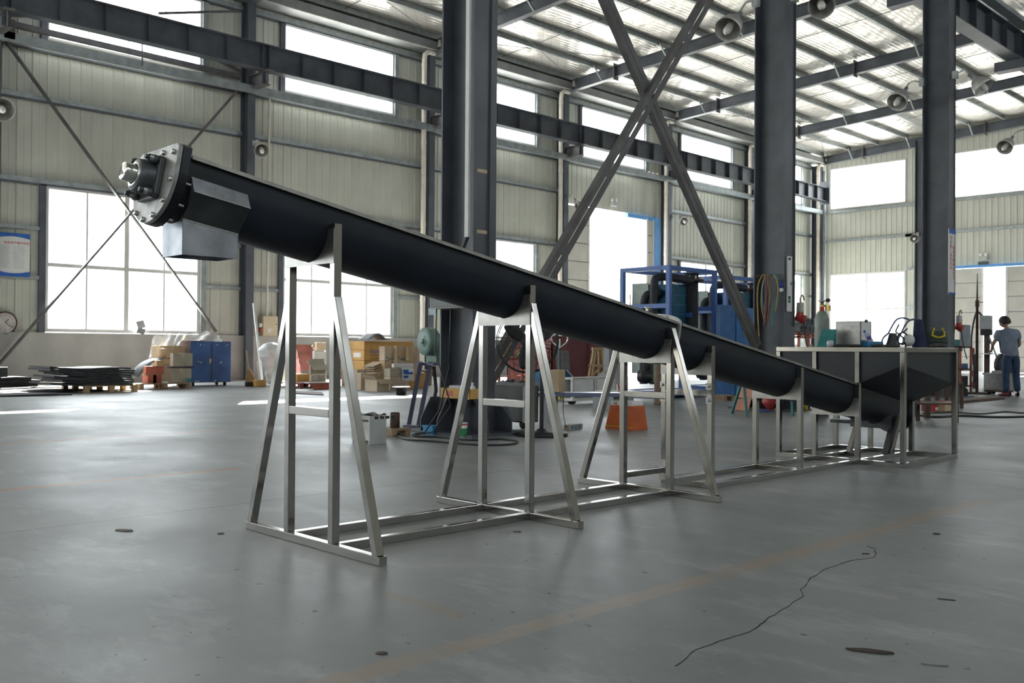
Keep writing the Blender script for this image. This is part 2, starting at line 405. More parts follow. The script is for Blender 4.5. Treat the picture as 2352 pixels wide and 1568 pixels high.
fl = B().add([(-27, BYK - .4, 0), (10, BYK - .4, 0), (10, GY + .3, 0), (-27, GY + .3, 0), (-27, BYK - .4, -.2), (10, BYK - .4, -.2), (10, GY + .3, -.2), (-27, GY + .3, -.2)],
             [(0, 1, 2, 3), (4, 7, 6, 5), (0, 4, 5, 1), (1, 5, 6, 2), (2, 6, 7, 3), (3, 7, 4, 0)]).obj('floor', floor_m, org=(0, 0, 0))
fl['kind'] = 'structure'
yd = B().box(-140, 120, -140, 200, -0.45, -0.22).obj('ground_yard', ground_out, org=(0, 0, 0)); yd['kind'] = 'structure'

# a jagged crack in the concrete, a shallow dark groove
cr = B()
pts = [Vector(p) for p in ((-1.784,2.500,0.000), (-1.830,2.673,0.000), (-1.832,2.865,0.000), (-1.824,3.038,0.000), (-1.858,3.162,0.000), (-1.890,3.343,0.000), (-1.936,3.579,0.000), (-1.992,3.672,0.000), (-2.069,3.890,0.000), (-2.108,4.141,0.000), (-2.101,4.362,0.000), (-2.055,4.494,0.000), (-2.142,4.694,0.000), (-2.224,4.763,0.000))]
fine = []
for a, b_ in zip(pts, pts[1:]):
    for k in range(4):
        p = a.lerp(b_, k / 4); fine.append(p + Vector((random.uniform(-.006, .006), random.uniform(-.006, .006), 0)))
for a, b_ in zip(fine, fine[1:]):
    cr.bar(a + Vector((0, 0, -.0015)), b_ + Vector((0, 0, -.0015)), random.uniform(.0025, .0055), .005)
cr.obj('crack', mat('crack_dark', (0.03, 0.03, 0.03), 0.9), fl)

# ---- corrugated sheets, girts, windows
_sheet = {}
def sheet_mesh(w, h):
    key = (round(w, 2), round(h, 2))
    if key in _sheet: return _sheet[key]
    prof = []
    n = max(1, round(w / 0.30)); st = w / n
    for i in range(n):
        a = i * st
        prof += [(a, 0), (a + .015, .0), (a + .03, .026), (a + .055, .026), (a + .07, 0)]
        if st > .2: prof += [(a + st * .55, 0), (a + st * .57, .006), (a + st * .63, .006), (a + st * .65, 0)]
    prof.append((w, 0))
    vs = [(u, v, 0) for u, v in prof] + [(u, v, h) for u, v in prof]
    k = len(prof)
    me = bpy.data.meshes.new('sheet'); me.from_pydata(vs, [], [(i, i + 1, k + i + 1, k + i) for i in range(k - 1)])
    me.materials.append(panel_m); _sheet[key] = me
    return me
def sheets(parent, o, ud, u0, u1, z0, z1, inward):
    """cladding sheets on a wall: o + ud*u, ribs towards inward"""
    ud = Vector(ud); iw = Vector(inward)
    n = max(1, round((u1 - u0) / 0.9)); w = (u1 - u0) / n
    for i in range(n):
        ob = bpy.data.objects.new('cladding_sheet', sheet_mesh(w, z1 - z0)); C.objects.link(ob); ob.parent = parent
        M_ = Matrix((ud, iw, (0, 0, 1))).transposed().to_4x4()
        M_.translation = Vector(o) + ud * (u0 + i * w) + Vector((0, 0, z0)) - ORG[parent]
        ob.matrix_local = M_
NWIN = [0]
def window(o, ud, inward, u0, u1, z0, z1, cols, rows, fw=0.09, mw=0.05, heavy_mid=True, portal=True):
    """window_n > frame, mullion, transom, pane; rows = fractions of the height"""
    NWIN[0] += 1
    ud = Vector(ud); iw = Vector(inward); o = Vector(o)
    w = struct('window_%d' % NWIN[0], o + ud * (u0 + u1) / 2 + Vector((0, 0, z0)))
    def bx_(b, a0, a1, d0, d1, h0, h1):
        b.add([o + ud * a + iw * d + Vector((0, 0, h)) for a in (a0, a1) for d in (d0, d1) for h in (h0, h1)],
              [(0, 1, 3, 2), (4, 6, 7, 5), (0, 4, 5, 1), (2, 3, 7, 6), (0, 2, 6, 4), (1, 5, 7, 3)])
    b = B()
    bx_(b, u0, u0 + fw, -.06, .05, z0, z1); bx_(b, u1 - fw, u1, -.06, .05, z0, z1)
    bx_(b, u0 + fw, u1 - fw, -.06, .05, z0, z0 + fw); bx_(b, u0 + fw, u1 - fw, -.06, .05, z1 - fw, z1)
    b.obj('frame', white_frame, w)
    st = (u1 - u0) / cols
    for i in range(1, cols):
        ww = .13 if (heavy_mid and i * 2 == cols) else mw
        b = B(); bx_(b, u0 + i * st - ww / 2, u0 + i * st + ww / 2, -.04, .035, z0 + fw, z1 - fw); b.obj('mullion', white_frame, w)
    zs = [z0] + [z0 + (z1 - z0) * f_ for f_ in rows] + [z1]
    for z in zs[1:-1]:
        ww = .10 if heavy_mid else mw
        b = B(); bx_(b, u0 + fw, u1 - fw, -.045, .04, z - ww / 2, z + ww / 2); b.obj('transom', white_frame, w)
    pane0 = {}
    for j in range(len(zs) - 1):
        for i in range(cols):
            h = zs[j + 1] - zs[j]
            if j not in pane0:
                b = B(); c = o + ud * (u0) + Vector((0, 0, zs[j]))
                b.add([c, c + ud * st, c + ud * st + Vector((0, 0, h)), c + Vector((0, 0, h))], [(0, 1, 2, 3)])
                pane0[j] = b.obj('pane', glass, w, recalc=False)
            else: dup(pane0[j], ud * st * i)
    if portal:
        ld = bpy.data.lights.new('window_portal', 'AREA'); ld.shape = 'RECTANGLE'; ld.size = u1 - u0; ld.size_y = z1 - z0
        lo = bpy.data.objects.new('window_portal', ld); C.objects.link(lo); ld.cycles.is_portal = True
        lo.location = o + ud * (u0 + u1) / 2 + Vector((0, 0, (z0 + z1) / 2)) - iw * 0.08
        lo.rotation_euler = iw.to_track_quat('-Z', 'Z').to_euler()
    return w

wl = struct('wall_left', (WX, 14, 0))
Z1, Z2, Z3, Z4, ZT = 1.32, 5.14, 8.93, 11.04, 11.86
IW = (1, 0, 0); YD = (0, 1, 0); WO = (WX, 0, 0)
GATE = 7                                               # bay with the tall gate
for k in range(10):
    a, e = CY[k], CY[k + 1]; w0, w1 = a + 1.45, a + 5.72
    vis = k >= 4
    if k == GATE:
        g0, g1 = a + 0.30, a + 6.70
        sheets(wl, WO, YD, a, g0, 0, 8.93, IW); sheets(wl, WO, YD, g1, e, 0, 8.93, IW); sheets(wl, WO, YD, g0, g1, 6.92, 8.93, IW)
        sheets(wl, WO, YD, a, w0, 8.93, ZT, IW); sheets(wl, WO, YD, w1, e, 8.93, ZT, IW); sheets(wl, WO, YD, w0, w1, Z4, ZT, IW)
    else:
        sheets(wl, WO, YD, a, w0, Z1, ZT, IW); sheets(wl, WO, YD, w1, e, Z1, ZT, IW)
        sheets(wl, WO, YD, w0, w1, Z2, Z3, IW); sheets(wl, WO, YD, w0, w1, Z4, ZT, IW)
        B().box(WX - .12, WX + .14, a, e, 0, Z1 - .04).obj('plinth', plaster, wl)
        B().box(WX - .14, WX + .17, a, e, Z1 - .04, Z1).obj('sill', plaster, wl)
        window(WO, YD, IW, w0, w1, Z1 + .02, Z2, 4, (0.46,) if k != 8 else (0.46, 0.8))
    window(WO, YD, IW, w0, w1, Z3, Z4, 4, (0.28, 0.62), 0.06, 0.02, False)
    if not vis: continue
    # window jamb channels and girts
    for u in (w0, w1):
        B().box(WX + .03, WX + .12, u - (.16 if u == w0 else 0), u + (0 if u == w0 else .16), Z3 - .1, Z4).obj('jamb', steel_dark if u == w0 else galv, wl)
        if k != GATE: B().box(WX + .03, WX + .12, u - (.16 if u == w0 else 0), u + (0 if u == w0 else .16), Z1, Z2).obj('jamb', steel_dark if u == w0 else galv, wl)
    for z, h in ((8.60, .16), (7.30, .12), (11.06, .14)) + (((5.16, .12),) if k != GATE else ()):
        if k == GATE and z == 7.30: continue
        B().box(WX + .03, WX + .12, a + .26, e, z, z + h).obj('girt', galv, wl)
        B().box(WX + .05, WX + .12, a + .26, e, z - .05, z).obj('girt_lip', steel_dark, wl)
    if k != GATE:
        for (u, v) in ((a + .26, w0 - .16), (w1 + .16, e)):
            for z in (2.68, 3.95):
                B().box(WX + .03, WX + .11, u, v, z, z + .09).obj('girt', galv, wl)
    # eave gutter and its white edge, downpipe and elbow
    B().box(-26.05, -25.42, a, e, 11.30, 11.60).obj('gutter', mat('gutter_grey', (0.30, 0.31, 0.31), 0.5, 0.2, 0.1, 2), wl)
    B().tube([(-25.40, a, 11.30), (-25.40, e, 11.30)], .022, 6).obj('gutter_edge', mat('gutter_edge', (0.55, 0.52, 0.48), 0.5), wl)
    if k >= 5:
        yp = e - .34
        dp = B().tube([(-25.55, yp + .42, 11.22), (-25.55, yp + .12, 11.22), (-25.57, yp, 11.10), (-25.6, yp, 10.9), (-25.6, yp, 0.1)], .085, 12)
        dpo = dp.obj('downpipe', pvc, wl)
        for z in (10.7, 8.0, 5.2, 2.6):
            B().cyl((-25.6, yp, z), (-25.6, yp, z + .1), .096).obj('pipe_collar', pvc, dpo)
        B().cyl((-25.36, yp + .5, 11.42), (-25.36, yp + .5, 11.66), .1, .075).obj('overflow_spout', pvc, wl)
# cable tray running along in front of the wall columns
TZ0, TZ1 = 8.502, 8.726
for k in range(4, 10):
    B().box(-25.62, -25.50, CY[k] + .1, CY[k + 1] + .1, TZ0, TZ1).obj('cable_tray', galv, wl)

# ---- gable wall
wg = struct('wall_far', (-8, GY, 0))
GO = (0, GY, 0); XD = (1, 0, 0); GI = (0, -1, 0)
GT = lambda x: zfoil(x) + .05
L0, L1 = -25.27, -21.06; H2, H3 = -18.63, -14.3; D0, D1 = -19.6, -12.8
for u0, u1, z0, z1 in ((WX, L0, 1.32, 12.0), (L0, L1, 5.2, 8.76), (L0, L1, 11.03, 12.3), (L1, H2, 5.18, 12.4), (L1, D0, 1.32, 5.18), (H2, H3, 5.18, 8.70), (H2, H3, 11.0, 12.7),
                       (H3, RX, 5.18, 12.9), (D1, RX, 0, 5.18)):
    sheets(wg, GO, XD, u0, u1, z0, z1, GI)
window(GO, XD, GI, L0, L1, 1.34, 5.2, 4, (0.49,)); window(GO, XD, GI, L0, L1, 8.76, 11.03, 4, (0.62,), .06, .03, False)
window(GO, XD, GI, H2, H3, 8.70, 11.0, 4, (0.66,), .06, .03, False)
B().box(WX, D0, GY - .14, GY + .12, 0, 1.30).obj('plinth', plaster, wg)
for u0, u1, z in ((WX, H3 + 3, 8.54), (L1, H3 + 3, 6.95), (WX, D0, 6.95), (L1 + .1, D0, 5.2), (L1 + .1, D0, 3.2)):
    B().box(u0, u1, GY - .12, GY - .03, z, z + .13).obj('girt', galv, wg)
B().box(-25.2, 8, GY - .5, GY - .2, 11.12, 11.17).obj('edge_trim', white_frame, wg) if False else None
# sliding doors in the gable
dg = struct('door_2', (-16.7, GY, 0))
X0, X1 = -17.147, -16.148
def door_leaf(name, u0, u1, o, ud, iw, z1, nrow, parent):
    ud = Vector(ud); iw = Vector(iw); o = Vector(o)
    h = z1 / nrow
    for j in range(nrow):
        b = B(); b.add([o + ud * a + iw * d + Vector((0, 0, z)) for a in (u0 + .06, u1 - .06) for d in (0, .05) for z in (j * h + .02, (j + 1) * h - .012)],
                       [(0, 1, 3, 2), (4, 6, 7, 5), (0, 4, 5, 1), (2, 3, 7, 6), (0, 2, 6, 4), (1, 5, 7, 3)])
        b.obj('door_panel', door_m, parent)
    b = B(); b.add([o + ud * a + iw * d + Vector((0, 0, z)) for a in (u0 + .03, u1 - .03) for d in (-.02, -.002) for z in (0.005, z1)],
                   [(0, 1, 3, 2), (4, 6, 7, 5), (0, 4, 5, 1), (2, 3, 7, 6), (0, 2, 6, 4), (1, 5, 7, 3)]); b.obj('door_backing', grey_paint, parent)
    for a, c in ((u0, u0 + .10), (u1 - .10, u1)):
        b = B(); b.add([o + ud * q + iw * d + Vector((0, 0, z)) for q in (a, c) for d in (-.01, .07) for z in (0.01, z1)],
                       [(0, 1, 3, 2), (4, 6, 7, 5), (0, 4, 5, 1), (2, 3, 7, 6), (0, 2, 6, 4), (1, 5, 7, 3)])
        b.obj('door_stile', white_frame, parent)
door_leaf('leaf', D0, X0, (0, GY - .12, 0), XD, GI, 5.12, 7, dg)
door_leaf('leaf', X1, D1, (0, GY - .12, 0), XD, GI, 5.12, 7, dg)
B().box(D0, D1, GY - .28, GY - .10, 5.13, 5.26).obj('door_rail', sky_blue, dg)
# tall gate in the left wall
dl = struct('door_1', (WX, CY[GATE] + 3.4, 0))
ga, gb = 30.103, 33.929
door_leaf('leaf', CY[GATE] + .28, ga, (WX + .12, 0, 0), YD, IW, 6.85, 9, dl)
door_leaf('leaf', gb, CY[GATE] + 6.3, (WX + .12, 0, 0), YD, IW, 6.80, 9, dl)
B().box(WX + .02, WX + .22, CY[GATE] + 6.28, CY[GATE] + 6.62, 0, 6.9).obj('door_post', sky_blue, dl)
B().box(WX + .02, WX + .18, CY[GATE] + 4.4, CY[GATE] + 6.62, 6.72, 6.90).obj('door_rail', sky_blue, dl)

# ---- right and back walls (behind the camera): the same cladding, unseen high windows added in every bay for fill light
wr = struct('wall_right', (RX, 14, 0)); wb = struct('wall_back', (-8, BYK, 0))
for k in range(10):
    a, e = CY[k], CY[k + 1]; w0, w1 = a + 1.45, a + 5.72; o = (RX, 0, 0); iw = (-1, 0, 0)
    B().box(RX - .14, RX + .12, a, e, 0, Z1).obj('plinth', plaster, wr)
    if True:
        sheets(wr, o, YD, a, w0, Z1, ZT, iw); sheets(wr, o, YD, w1, e, Z1, ZT, iw); sheets(wr, o, YD, w0, w1, Z1, Z3, iw); sheets(wr, o, YD, w0, w1, Z4, ZT, iw)
        window(o, YD, iw, w0, w1, Z3, Z4, 2, (0.5,), .06, .03, False)
    else:
        sheets(wr, o, YD, a, e, Z1, ZT, iw)
bo = (0, BYK, 0)
for k in range(5):
    a = WX + k * 7.1; w0, w1 = a + 1.4, a + 5.7
    B().box(a, a + 7.1, BYK - .12, BYK + .14, 0, Z1).obj('plinth', plaster, wb)
    if True:
        sheets(wb, bo, XD, a, w0, Z1, 12.8, (0, 1, 0)); sheets(wb, bo, XD, w1, a + 7.1, Z1, 12.8, (0, 1, 0)); sheets(wb, bo, XD, w0, w1, Z1, Z3, (0, 1, 0)); sheets(wb, bo, XD, w0, w1, Z4, 12.8, (0, 1, 0))
        window(bo, XD, (0, 1, 0), w0, w1, Z3, Z4, 2, (0.5,), .06, .03, False)
    else:
        sheets(wb, bo, XD, a, a + 7.1, Z1, 12.8, (0, 1, 0))

# ---- roof: foil quilts, purlins, rafters, sag rods
ce = struct('ceiling', (RIDGE, 14, 0))
PXS = [-25.45 + 1.55 * k for k in range(12)]           # purlin lines of the left slope
allp = PXS + [2 * RIDGE - x for x in PXS]
def sag(x, y):
    z = zfoil(x)
    q = ((min(x, 2 * RIDGE - x) + 25.45) / 1.55) % 1.0
    return z - 0.075 * math.sin(PI * q) ** 0.8 + 0.02 * math.sin(y * 1.7 + x) * math.sin(PI * q)
for k in range(10):
    a, e = CY[k], CY[k + 1]
    if k == 9: e = GY + .1
    for x0, x1 in ((WX - .2, RIDGE), (RIDGE, RX + .2)):
        b = B(); b.grid(lambda u, v: (x0 + (x1 - x0) * u, a + (e - a) * v, sag(x0 + (x1 - x0) * u, a + (e - a) * v)), 96, 8)
        b.obj('foil_quilt', foil, ce, recalc=False)
    B().add([(WX - .3, a, zfoil(WX) + .15), (RIDGE, a, zfoil(RIDGE) + .2), (RX + .3, a, zfoil(RX) + .15), (WX - .3, e, zfoil(WX) + .15), (RIDGE, e, zfoil(RIDGE) + .2), (RX + .3, e, zfoil(RX) + .15)],
            [(0, 1, 4, 3), (1, 2, 5, 4)]).obj('roof_sheet', roof_out, ce)
pur = None
for x in allp:
    s_ = 1 if x < RIDGE else -1
    for k in range(3 if x < RIDGE else 5, 10) if x < -6 else range(2, 8, 5):
        y0, y1 = (CY[k], CY[k + 1]) if x < -6 else (BYK, GY)
        z = zrb(x) + .43
        b = B(); b.box(x - .012, x + .012, y0, y1, z, z + .22).box(x - .01, x + .075 * s_ + .01, y0, y1, z, z + .014).box(x - .075, x + .01, y0, y1, z + .206, z + .22)
        b.obj('purlin', galv, ce)
        if x < -6 and k >= 4 and x > PXS[0] - .1:
            ym = (y0 + y1) / 2
            b = B().cyl((x, ym - .25, z + .12), (x + 1.55, ym + .25 - .5, z + .12 + .08), .012, n=6); b.obj('sag_rod', steel_rust, ce)
def ibeam_x(b, y, x0, x1, n, zb, dep, fw, tf=.018):
    """rafter: flange, web, flange following the slope"""
    for i in range(n):
        xa, xb = x0 + (x1 - x0) * i / n, x0 + (x1 - x0) * (i + 1) / n
        za, zc = zb(xa), zb(xb)
        for w, h0, h1 in ((fw, 0, tf), (.012, tf, dep - tf), (fw, dep - tf, dep)):
            b.add([(x, y + w * s_ / 2, z + h) for x, z in ((xa, za), (xb, zc)) for s_ in (-1, 1) for h in (h0, h1)],
                  [(0, 1, 3, 2), (4, 6, 7, 5), (0, 4, 5, 1), (2, 3, 7, 6), (0, 2, 6, 4), (1, 5, 7, 3)])
for k in range(0, 11):
    y = CY[k] + .13 if k < 10 else GY - .35
    for s_, (x0, x1) in enumerate(((WX + .3, RIDGE), (RIDGE, RX - .3))):
        if s_ == 1 and k < 3: continue
        b = B(); ibeam_x(b, y, x0, x1, 1, zrb, .43, .22); r0 = b.obj('rafter', steel_dark, ce)
        if s_ == 0 and k >= 5:
            for x in PXS[1::2]:
                B().bar((x + .1, y - .1, zrb(x) + .02), (x + .1, y - .62, zrb(x) + .5), .05, .05).obj('knee_brace', galv, r0)
            for x in (-23.2, -17.0):
                B().box(x - .02, x + .02, y - .14, y + .14, zrb(x) - .1, zrb(x) + .53).obj('splice_plate', steel_rust, r0)
for k in range(5, 10):
    y0, y1 = CY[k], CY[k + 1]
    B().cyl((-25.2, y0 + .3, 11.7), (-22.4, y1 - .2, 11.85), .011, n=6).obj('roof_tie', steel_rust, ce)
    B().cyl((-25.2, y1 - .3, 11.7), (-22.4, y0 + .2, 11.85), .011, n=6).obj('roof_tie', steel_rust, ce)

# ---- steel columns
def hcol(b, x0, x1, y0, y1, z0, z1, tf=.022, tw=.014):
    ym = (y0 + y1) / 2
    b.box(x0, x0 + tf, y0, y1, z0, z1); b.box(x1 - tf, x1, y0, y1, z0, z1); b.box(x0 + tf, x1 - tf, ym - tw / 2, ym + tw / 2, z0, z1)
wcl = {4: 'steel wall column at the far left beside the wall clock', 5: 'steel wall column behind the blue cabinet with a bell lamp', 6: 'steel wall column with cream downpipe half hidden behind the front crane column',
       7: 'steel wall column at the left edge of the tall gate', 8: 'steel wall column at the right of the tall gate with a lamp', 9: 'steel wall column seen just left of the hose hung crane column'}
for k in range(4, 11):
    y = CY[k]
    if k == 10:
        t = thing('steel_column', 'steel corner column where the side wall meets the gable wall', 'column', (-25.7, GY - .45, 0))
        b = B(); hcol(b, -26.05, -25.55, GY - .65, GY - .3, 0, zrb(-25.8)); b.obj('shaft', steel_dark, t)
        b = B(); b.tube([(-25.45, GY - .35, 10.9), (-25.45, GY - .35, .1)], .06, 10); b.obj('conduit', galv, t)
        continue
    t = thing('steel_column', wcl[k], 'column', (-25.9, y + .125, 0))
    b = B(); hcol(b, WX + .02, -25.70, y, y + .25, 0, zrb(-25.8) + .4); b.obj('shaft', steel_dark, t)
    bz0, bz1 = 8.62, 9.04
    b = B(); b.box(-25.70, -24.80, y + .02, y + .23, bz0, bz0 + .02).box(-25.70, -24.62, y + .02, y + .23, bz1 - .02, bz1).box(-25.70, -24.80, y + .118, y + .132, bz0, bz1)
    b.obj('corbel', steel_rust, t)
    b = B(); b.box(-24.95, -24.93, y + .02, y + .23, bz0, bz1); b.obj('stiffener', steel_dark, t)
gc = thing('steel_column', 'slim gable wall column between the far window and the sliding door', 'column', (-20.290, 49.3, 0))
b = B(); hcol(b, -20.404, -20.071, 49.1, 49.45, 0, 11.8); b.obj('shaft', steel_dark, gc)
# crane runway beam along the left wall
cb = thing('crane_runway_beam', 'long dark steel crane beam on brackets along the window wall', 'beam', (-25, 14, 9.04))
BZ0, BZ1 = 9.06, 9.80
for k in range(3, 10):
    a, e = CY[k] + .12, (CY[k + 1] + .12 if k < 9 else GY - 1.2)
    s_ = B()
    s_.box(-25.17, -24.83, a, e, BZ0, BZ0 + .022).box(-25.01, -24.99, a, e, BZ0 + .022, BZ1 - .022).box(-25.19, -24.81, a, e, BZ1 - .022, BZ1)
    so = s_.obj('girder', steel_dark, cb)
    B().box(-25.04, -24.96, a, e, BZ1, BZ1 + .06).obj('crane_rail', steel_rust, cb)
    n = 6
    for i in range(n + 1):
        yy = a + .1 + (e - a - .2) * i / n
        B().box(-24.99, -24.84, yy - .008, yy + .008, BZ0 + .02, BZ1 - .02).obj('stiffener', steel_dark, so)
B().box(-25.3, -24.7, GY - 1.22, GY - 1.16, BZ0 - .15, BZ1 + .35).obj('buffer_stop', steel_dark, cb)
# wind bracing on the first wall bay
for lab, p, q in (('thin dark wind brace running down to the blue cabinet on the left wall', (-25.850,7.642,8.607), (-25.850,13.382,1.426)),
                  ('thin dark wind brace rising from the floor at lower left to the crane beam', (-25.780,14.008,8.610), (-25.780,7.005,-0.201))):
    b = B().bar(p, q, .05, .12, up=(1, 0, 0)); o = tag(b.obj('wind_brace', steel_rust, org=(p[0], (p[1] + q[1]) / 2, q[2])), lab, 'brace')
t = thing('runway_bracing', 'brownish horizontal bracing truss below the crane beam at upper left', 'brace', (-25.7, 10, 8.9))
for p, q, w in (((-25.750,7.568,9.000), (-25.750,14.031,8.957), .14), ((-25.400,12.712,9.310), (-25.600,13.990,9.060), .09), ((-25.500,7.513,9.088), (-25.200,8.304,9.213), .08), ((-25.200,11.281,10.015), (-25.600,13.916,10.840), .07)):
    B().bar(p, q, w, w).obj('brace_bar', steel_rust, t)
B().box(-25.8, -25.5, CY[4] + .25, CY[4] + .5, 8.55, 9.05).obj('gusset', steel_rust, t)
B().cyl((-25.300,10.888,9.236), (-25.300,10.895,8.532), .02, n=6).obj('hanger_rod', steel_dark, t)

# interior crane columns
IC = [(7.38, 'tall dark steel crane column in the middle with a white cable strip'), (14.36, 'tall dark steel crane column hung with coloured hoses and a spirit level'), (21.34, 'tall dark steel crane column at right carrying a vertical banner')]
for i, (y, lab) in enumerate(IC):
    t = thing('crane_column', lab, 'column', (-8.42, y + .18, 0))
    b = B(); hcol(b, -8.71, -8.13, y, y + .36, 0, zrb(-8.42) + .3); b.obj('shaft', steel_dark, t)
    B().box(-9.55, -8.71, y + .05, y + .31, 8.86, 9.06).obj('corbel', steel_dark, t)
    # foot: base plate and cut-off gussets
    B().box(-9.02, -7.82, y - .28, y + .64, 0, .03).obj('base_plate', steel_dark, t)
    for yy in (y - .012, y + .36):
        b = B(); b.prism([(-9.0, .03), (-7.85, .03), (-7.85, .17), (-8.12, .42), (-8.72, .42), (-9.0, .17)], lambda u, v, w: (u, w, v), yy, yy + .014); b.obj('foot_gusset', steel_dark, t)
    for xx in (-8.43, -8.13, -8.73):
        b = B(); b.prism([(y - .27, .03), (y - .012, .03), (y - .012, .42), (y - .12, .42), (y - .27, .17)], lambda u, v, w: (w, u, v), xx - .007, xx + .007); b.obj('foot_gusset', steel_dark, t)
    b = B(); b.prism([(y + .374, .03), (y + .63, .03), (y + .63, .17), (y + .48, .42), (y + .374, .42)], lambda u, v, w: (w, u, v), -8.137, -8.123); b.obj('foot_gusset', steel_dark, t)
    if i == 0:
        z0 = 2.277
        B().box(-8.245, -8.185, y - .035, y + .002, z0, 11.5).obj('white_cable_strip', white_m, t)
        B().bar((-8.21, y - .02, z0), (-8.42, y - .03, z0 - .35), .05, .02).obj('brown_end_strip', steel_rust, t)
        B().tube([(-8.115, y + .27, 11), (-8.11, y + .26, 7), (-8.115, y + .24, 4), (-8.11, y + .22, 1.8), (-8.112, y + .21, .6)], .009, 6).obj('wall_cable', cable_m, t)
        for z in (3.050, 2.345):
            B().box(-8.13, -8.126, y + .05, y + .21, z - .02, z + .02).obj('tape_patch', card_l, t)
    else:
        B().tube([(-8.115, y + .30, 11), (-8.112, y + .295, 7), (-8.115, y + .30, 4), (-8.11, y + .29, 1.4)], .010, 6).obj('wall_cable', cable_m, t)
cg = thing('crane_runway_beam', 'dark steel crane beam crossing the top right corner behind the banner column', 'beam', (-9.0, 25, 9.06))
for k in range(6, 9):
    a, e = CY[k] + .3 - .0, CY[k + 1] + .3
    if k < 5: continue
    b = B(); b.box(-9.25, -8.85, a, e, 9.06, 9.085).box(-9.06, -9.04, a, e, 9.085, 9.78).box(-9.25, -8.85, a, e, 9.78, 9.80); so = b.obj('girder', steel_dark, cg)
    for j in range(7):
        yy = a + .2 + (e - a - .4) * j / 6
        B().box(-9.04, -8.87, yy - .008, yy + .008, 9.085, 9.78).obj('stiffener', steel_dark, so)
B().box(-8.86, -8.60, 21.6, 36, 9.86, 9.98).obj('walkway_strip', galv, cg)
B().box(-9.55, -8.6, CY[7] + .05, CY[7] + .4, 8.80, 9.06).obj('corbel', steel_dark, cg)

# big cross bracing between the first two crane columns: pairs of angles with a slot between
def double_angle(lab, p, q, w=.19):
    p, q = Vector(p), Vector(q)
    t = thing('cross_brace', lab, 'brace', (p.x, (p.y + q.y) / 2, min(p.z, q.z)))
    d = (q - p).normalized(); nrm = Vector((1, 0, 0)); sd = d.cross(nrm).normalized()
    for s_ in (-1, 1):
        off = sd * s_ * (w / 4 + .008)
        B().bar(p + off, q + off, .012, w / 2 - .004, up=sd).obj('angle_web', steel_rust, t)
        off2 = sd * s_ * (w / 2 + .002) + nrm * -.04
        B().bar(p + off2, q + off2, .09, .010, up=sd).obj('angle_leg', steel_rust, t)
    n = 7
    for i in range(n):
        c = p.lerp(q, (i + .5) / n)
        B().bar(c - d * .08, c + d * .08, .008, w * .5, up=sd).obj('batten_plate', steel_dark, t)
    return t
double_angle('heavy dark cross brace rising to the right from the foot of the middle column', (-8.42, 7.90, .58), (-8.42, 14.2, 8.55))
double_angle('heavy dark cross brace falling to the right to the foot of the hose column', (-8.50, 7.9, 8.60), (-8.50, 14.20, 1.05))

# outside, seen through the openings
ob = thing('neighbour_building', 'pale neighbouring building seen through the open sliding door', 'building', (-34, 110, 0))
B().box(-60, -10, 108, 125, -.2, 9).obj('wall', bright_cloth, ob); B().box(-61, -9, 107, 126, 9, 9.5).obj('roof_edge', sky_blue, ob)
for x in (-52, -46, -40, -34, -28, -22):
    B().box(x, x + 3, 107.9, 108.1, 2, 6).obj('window', lgrey, ob)
ob = thing('yard_building', 'washed out pale building beyond the open gate', 'building', (-80, 60, 0))
B().box(-95, -78, 30, 130, -.2, 10).obj('wall', bright_cloth, ob); B().box(-96, -77, 29, 131, 10, 10.5).obj('roof_edge', bright_cloth, ob)
for y in range(50, 120, 8):
    B().box(-78.1, -77.9, y, y + 4, 3, 6).obj('window', lgrey, ob)

# ---------------------------------------------------------------- the screw conveyor
CD, CC = Vector((0.011,1.000,0.000)), Vector((1.000,-0.011,0.000))
CM = Matrix((CD, CC, (0, 0, 1))).transposed().to_4x4()          # (s along, t across, z) -> world
def cw(s, t, z): return CM @ Vector((s, t, z))
AL = math.atan(0.181); T0 = -4.161; RT = 0.182; DEP = 0.262; W = 0.042
def ztop(s): return 1.825 - 0.181 * (s - 1.85)
TM = CM @ Matrix(((math.cos(AL), 0, math.sin(AL), 1.85), (0, 1, 0, T0), (-math.sin(AL), 0, math.cos(AL), 1.825), (0, 0, 0, 1)))   # (u down the trough, t, v up)
def uof(s): return (s - 1.85) / math.cos(AL)

cv_ = thing('screw_conveyor', 'long black inclined screw conveyor trough with a bolted steel end plate', 'conveyor', cw(5.4, T0, ztop(5.4) - .27))
def uprof(r, dep, n=28, top=0.0):
    c = -dep + r
    return [(-r, top)] + [(-r * math.cos(PI * i / n), c - r * math.sin(PI * i / n)) for i in range(n + 1)] + [(r, top)]
def trough(name, u0, u1, r, dep, material, th=.012):
    b = B(TM); o = uprof(r, dep); k = len(o)
    i_ = uprof(r - th, dep - th)
    vs = [(u, t, v) for u in (u0, u1) for t, v in o] + [(u, t, v) for u in (u0, u1) for t, v in i_]
    fs = [(j, j + 1, k + j + 1, k + j) for j in range(k - 1)]
    b.add(vs, fs + [(2 * k + j, 2 * k + j + 1, 3 * k + j + 1, 3 * k + j) for j in range(k - 1)] +
          [(j, j + 1, 2 * k + j + 1, 2 * k + j) for j in range(k - 1)] + [(k + j, k + j + 1, 3 * k + j + 1, 3 * k + j) for j in range(k - 1)] +
          [(0, 2 * k, 3 * k, k), (k - 1, 3 * k - 1, 4 * k - 1, 2 * k - 1)], True)
    ob = b.obj(name, material, cv_)
    md = ob.modifiers.new('split', 'EDGE_SPLIT'); md.split_angle = math.radians(40)
    return ob
ua, uj, uh, ue = uof(1.86), uof(5.44), uof(8.10), uof(9.24)
tr1 = trough('upper_trough', ua, uj - .004, RT, DEP, black_plastic)
tr2 = trough('lower_trough', uj + .004, ue, RT, DEP, black_plastic)
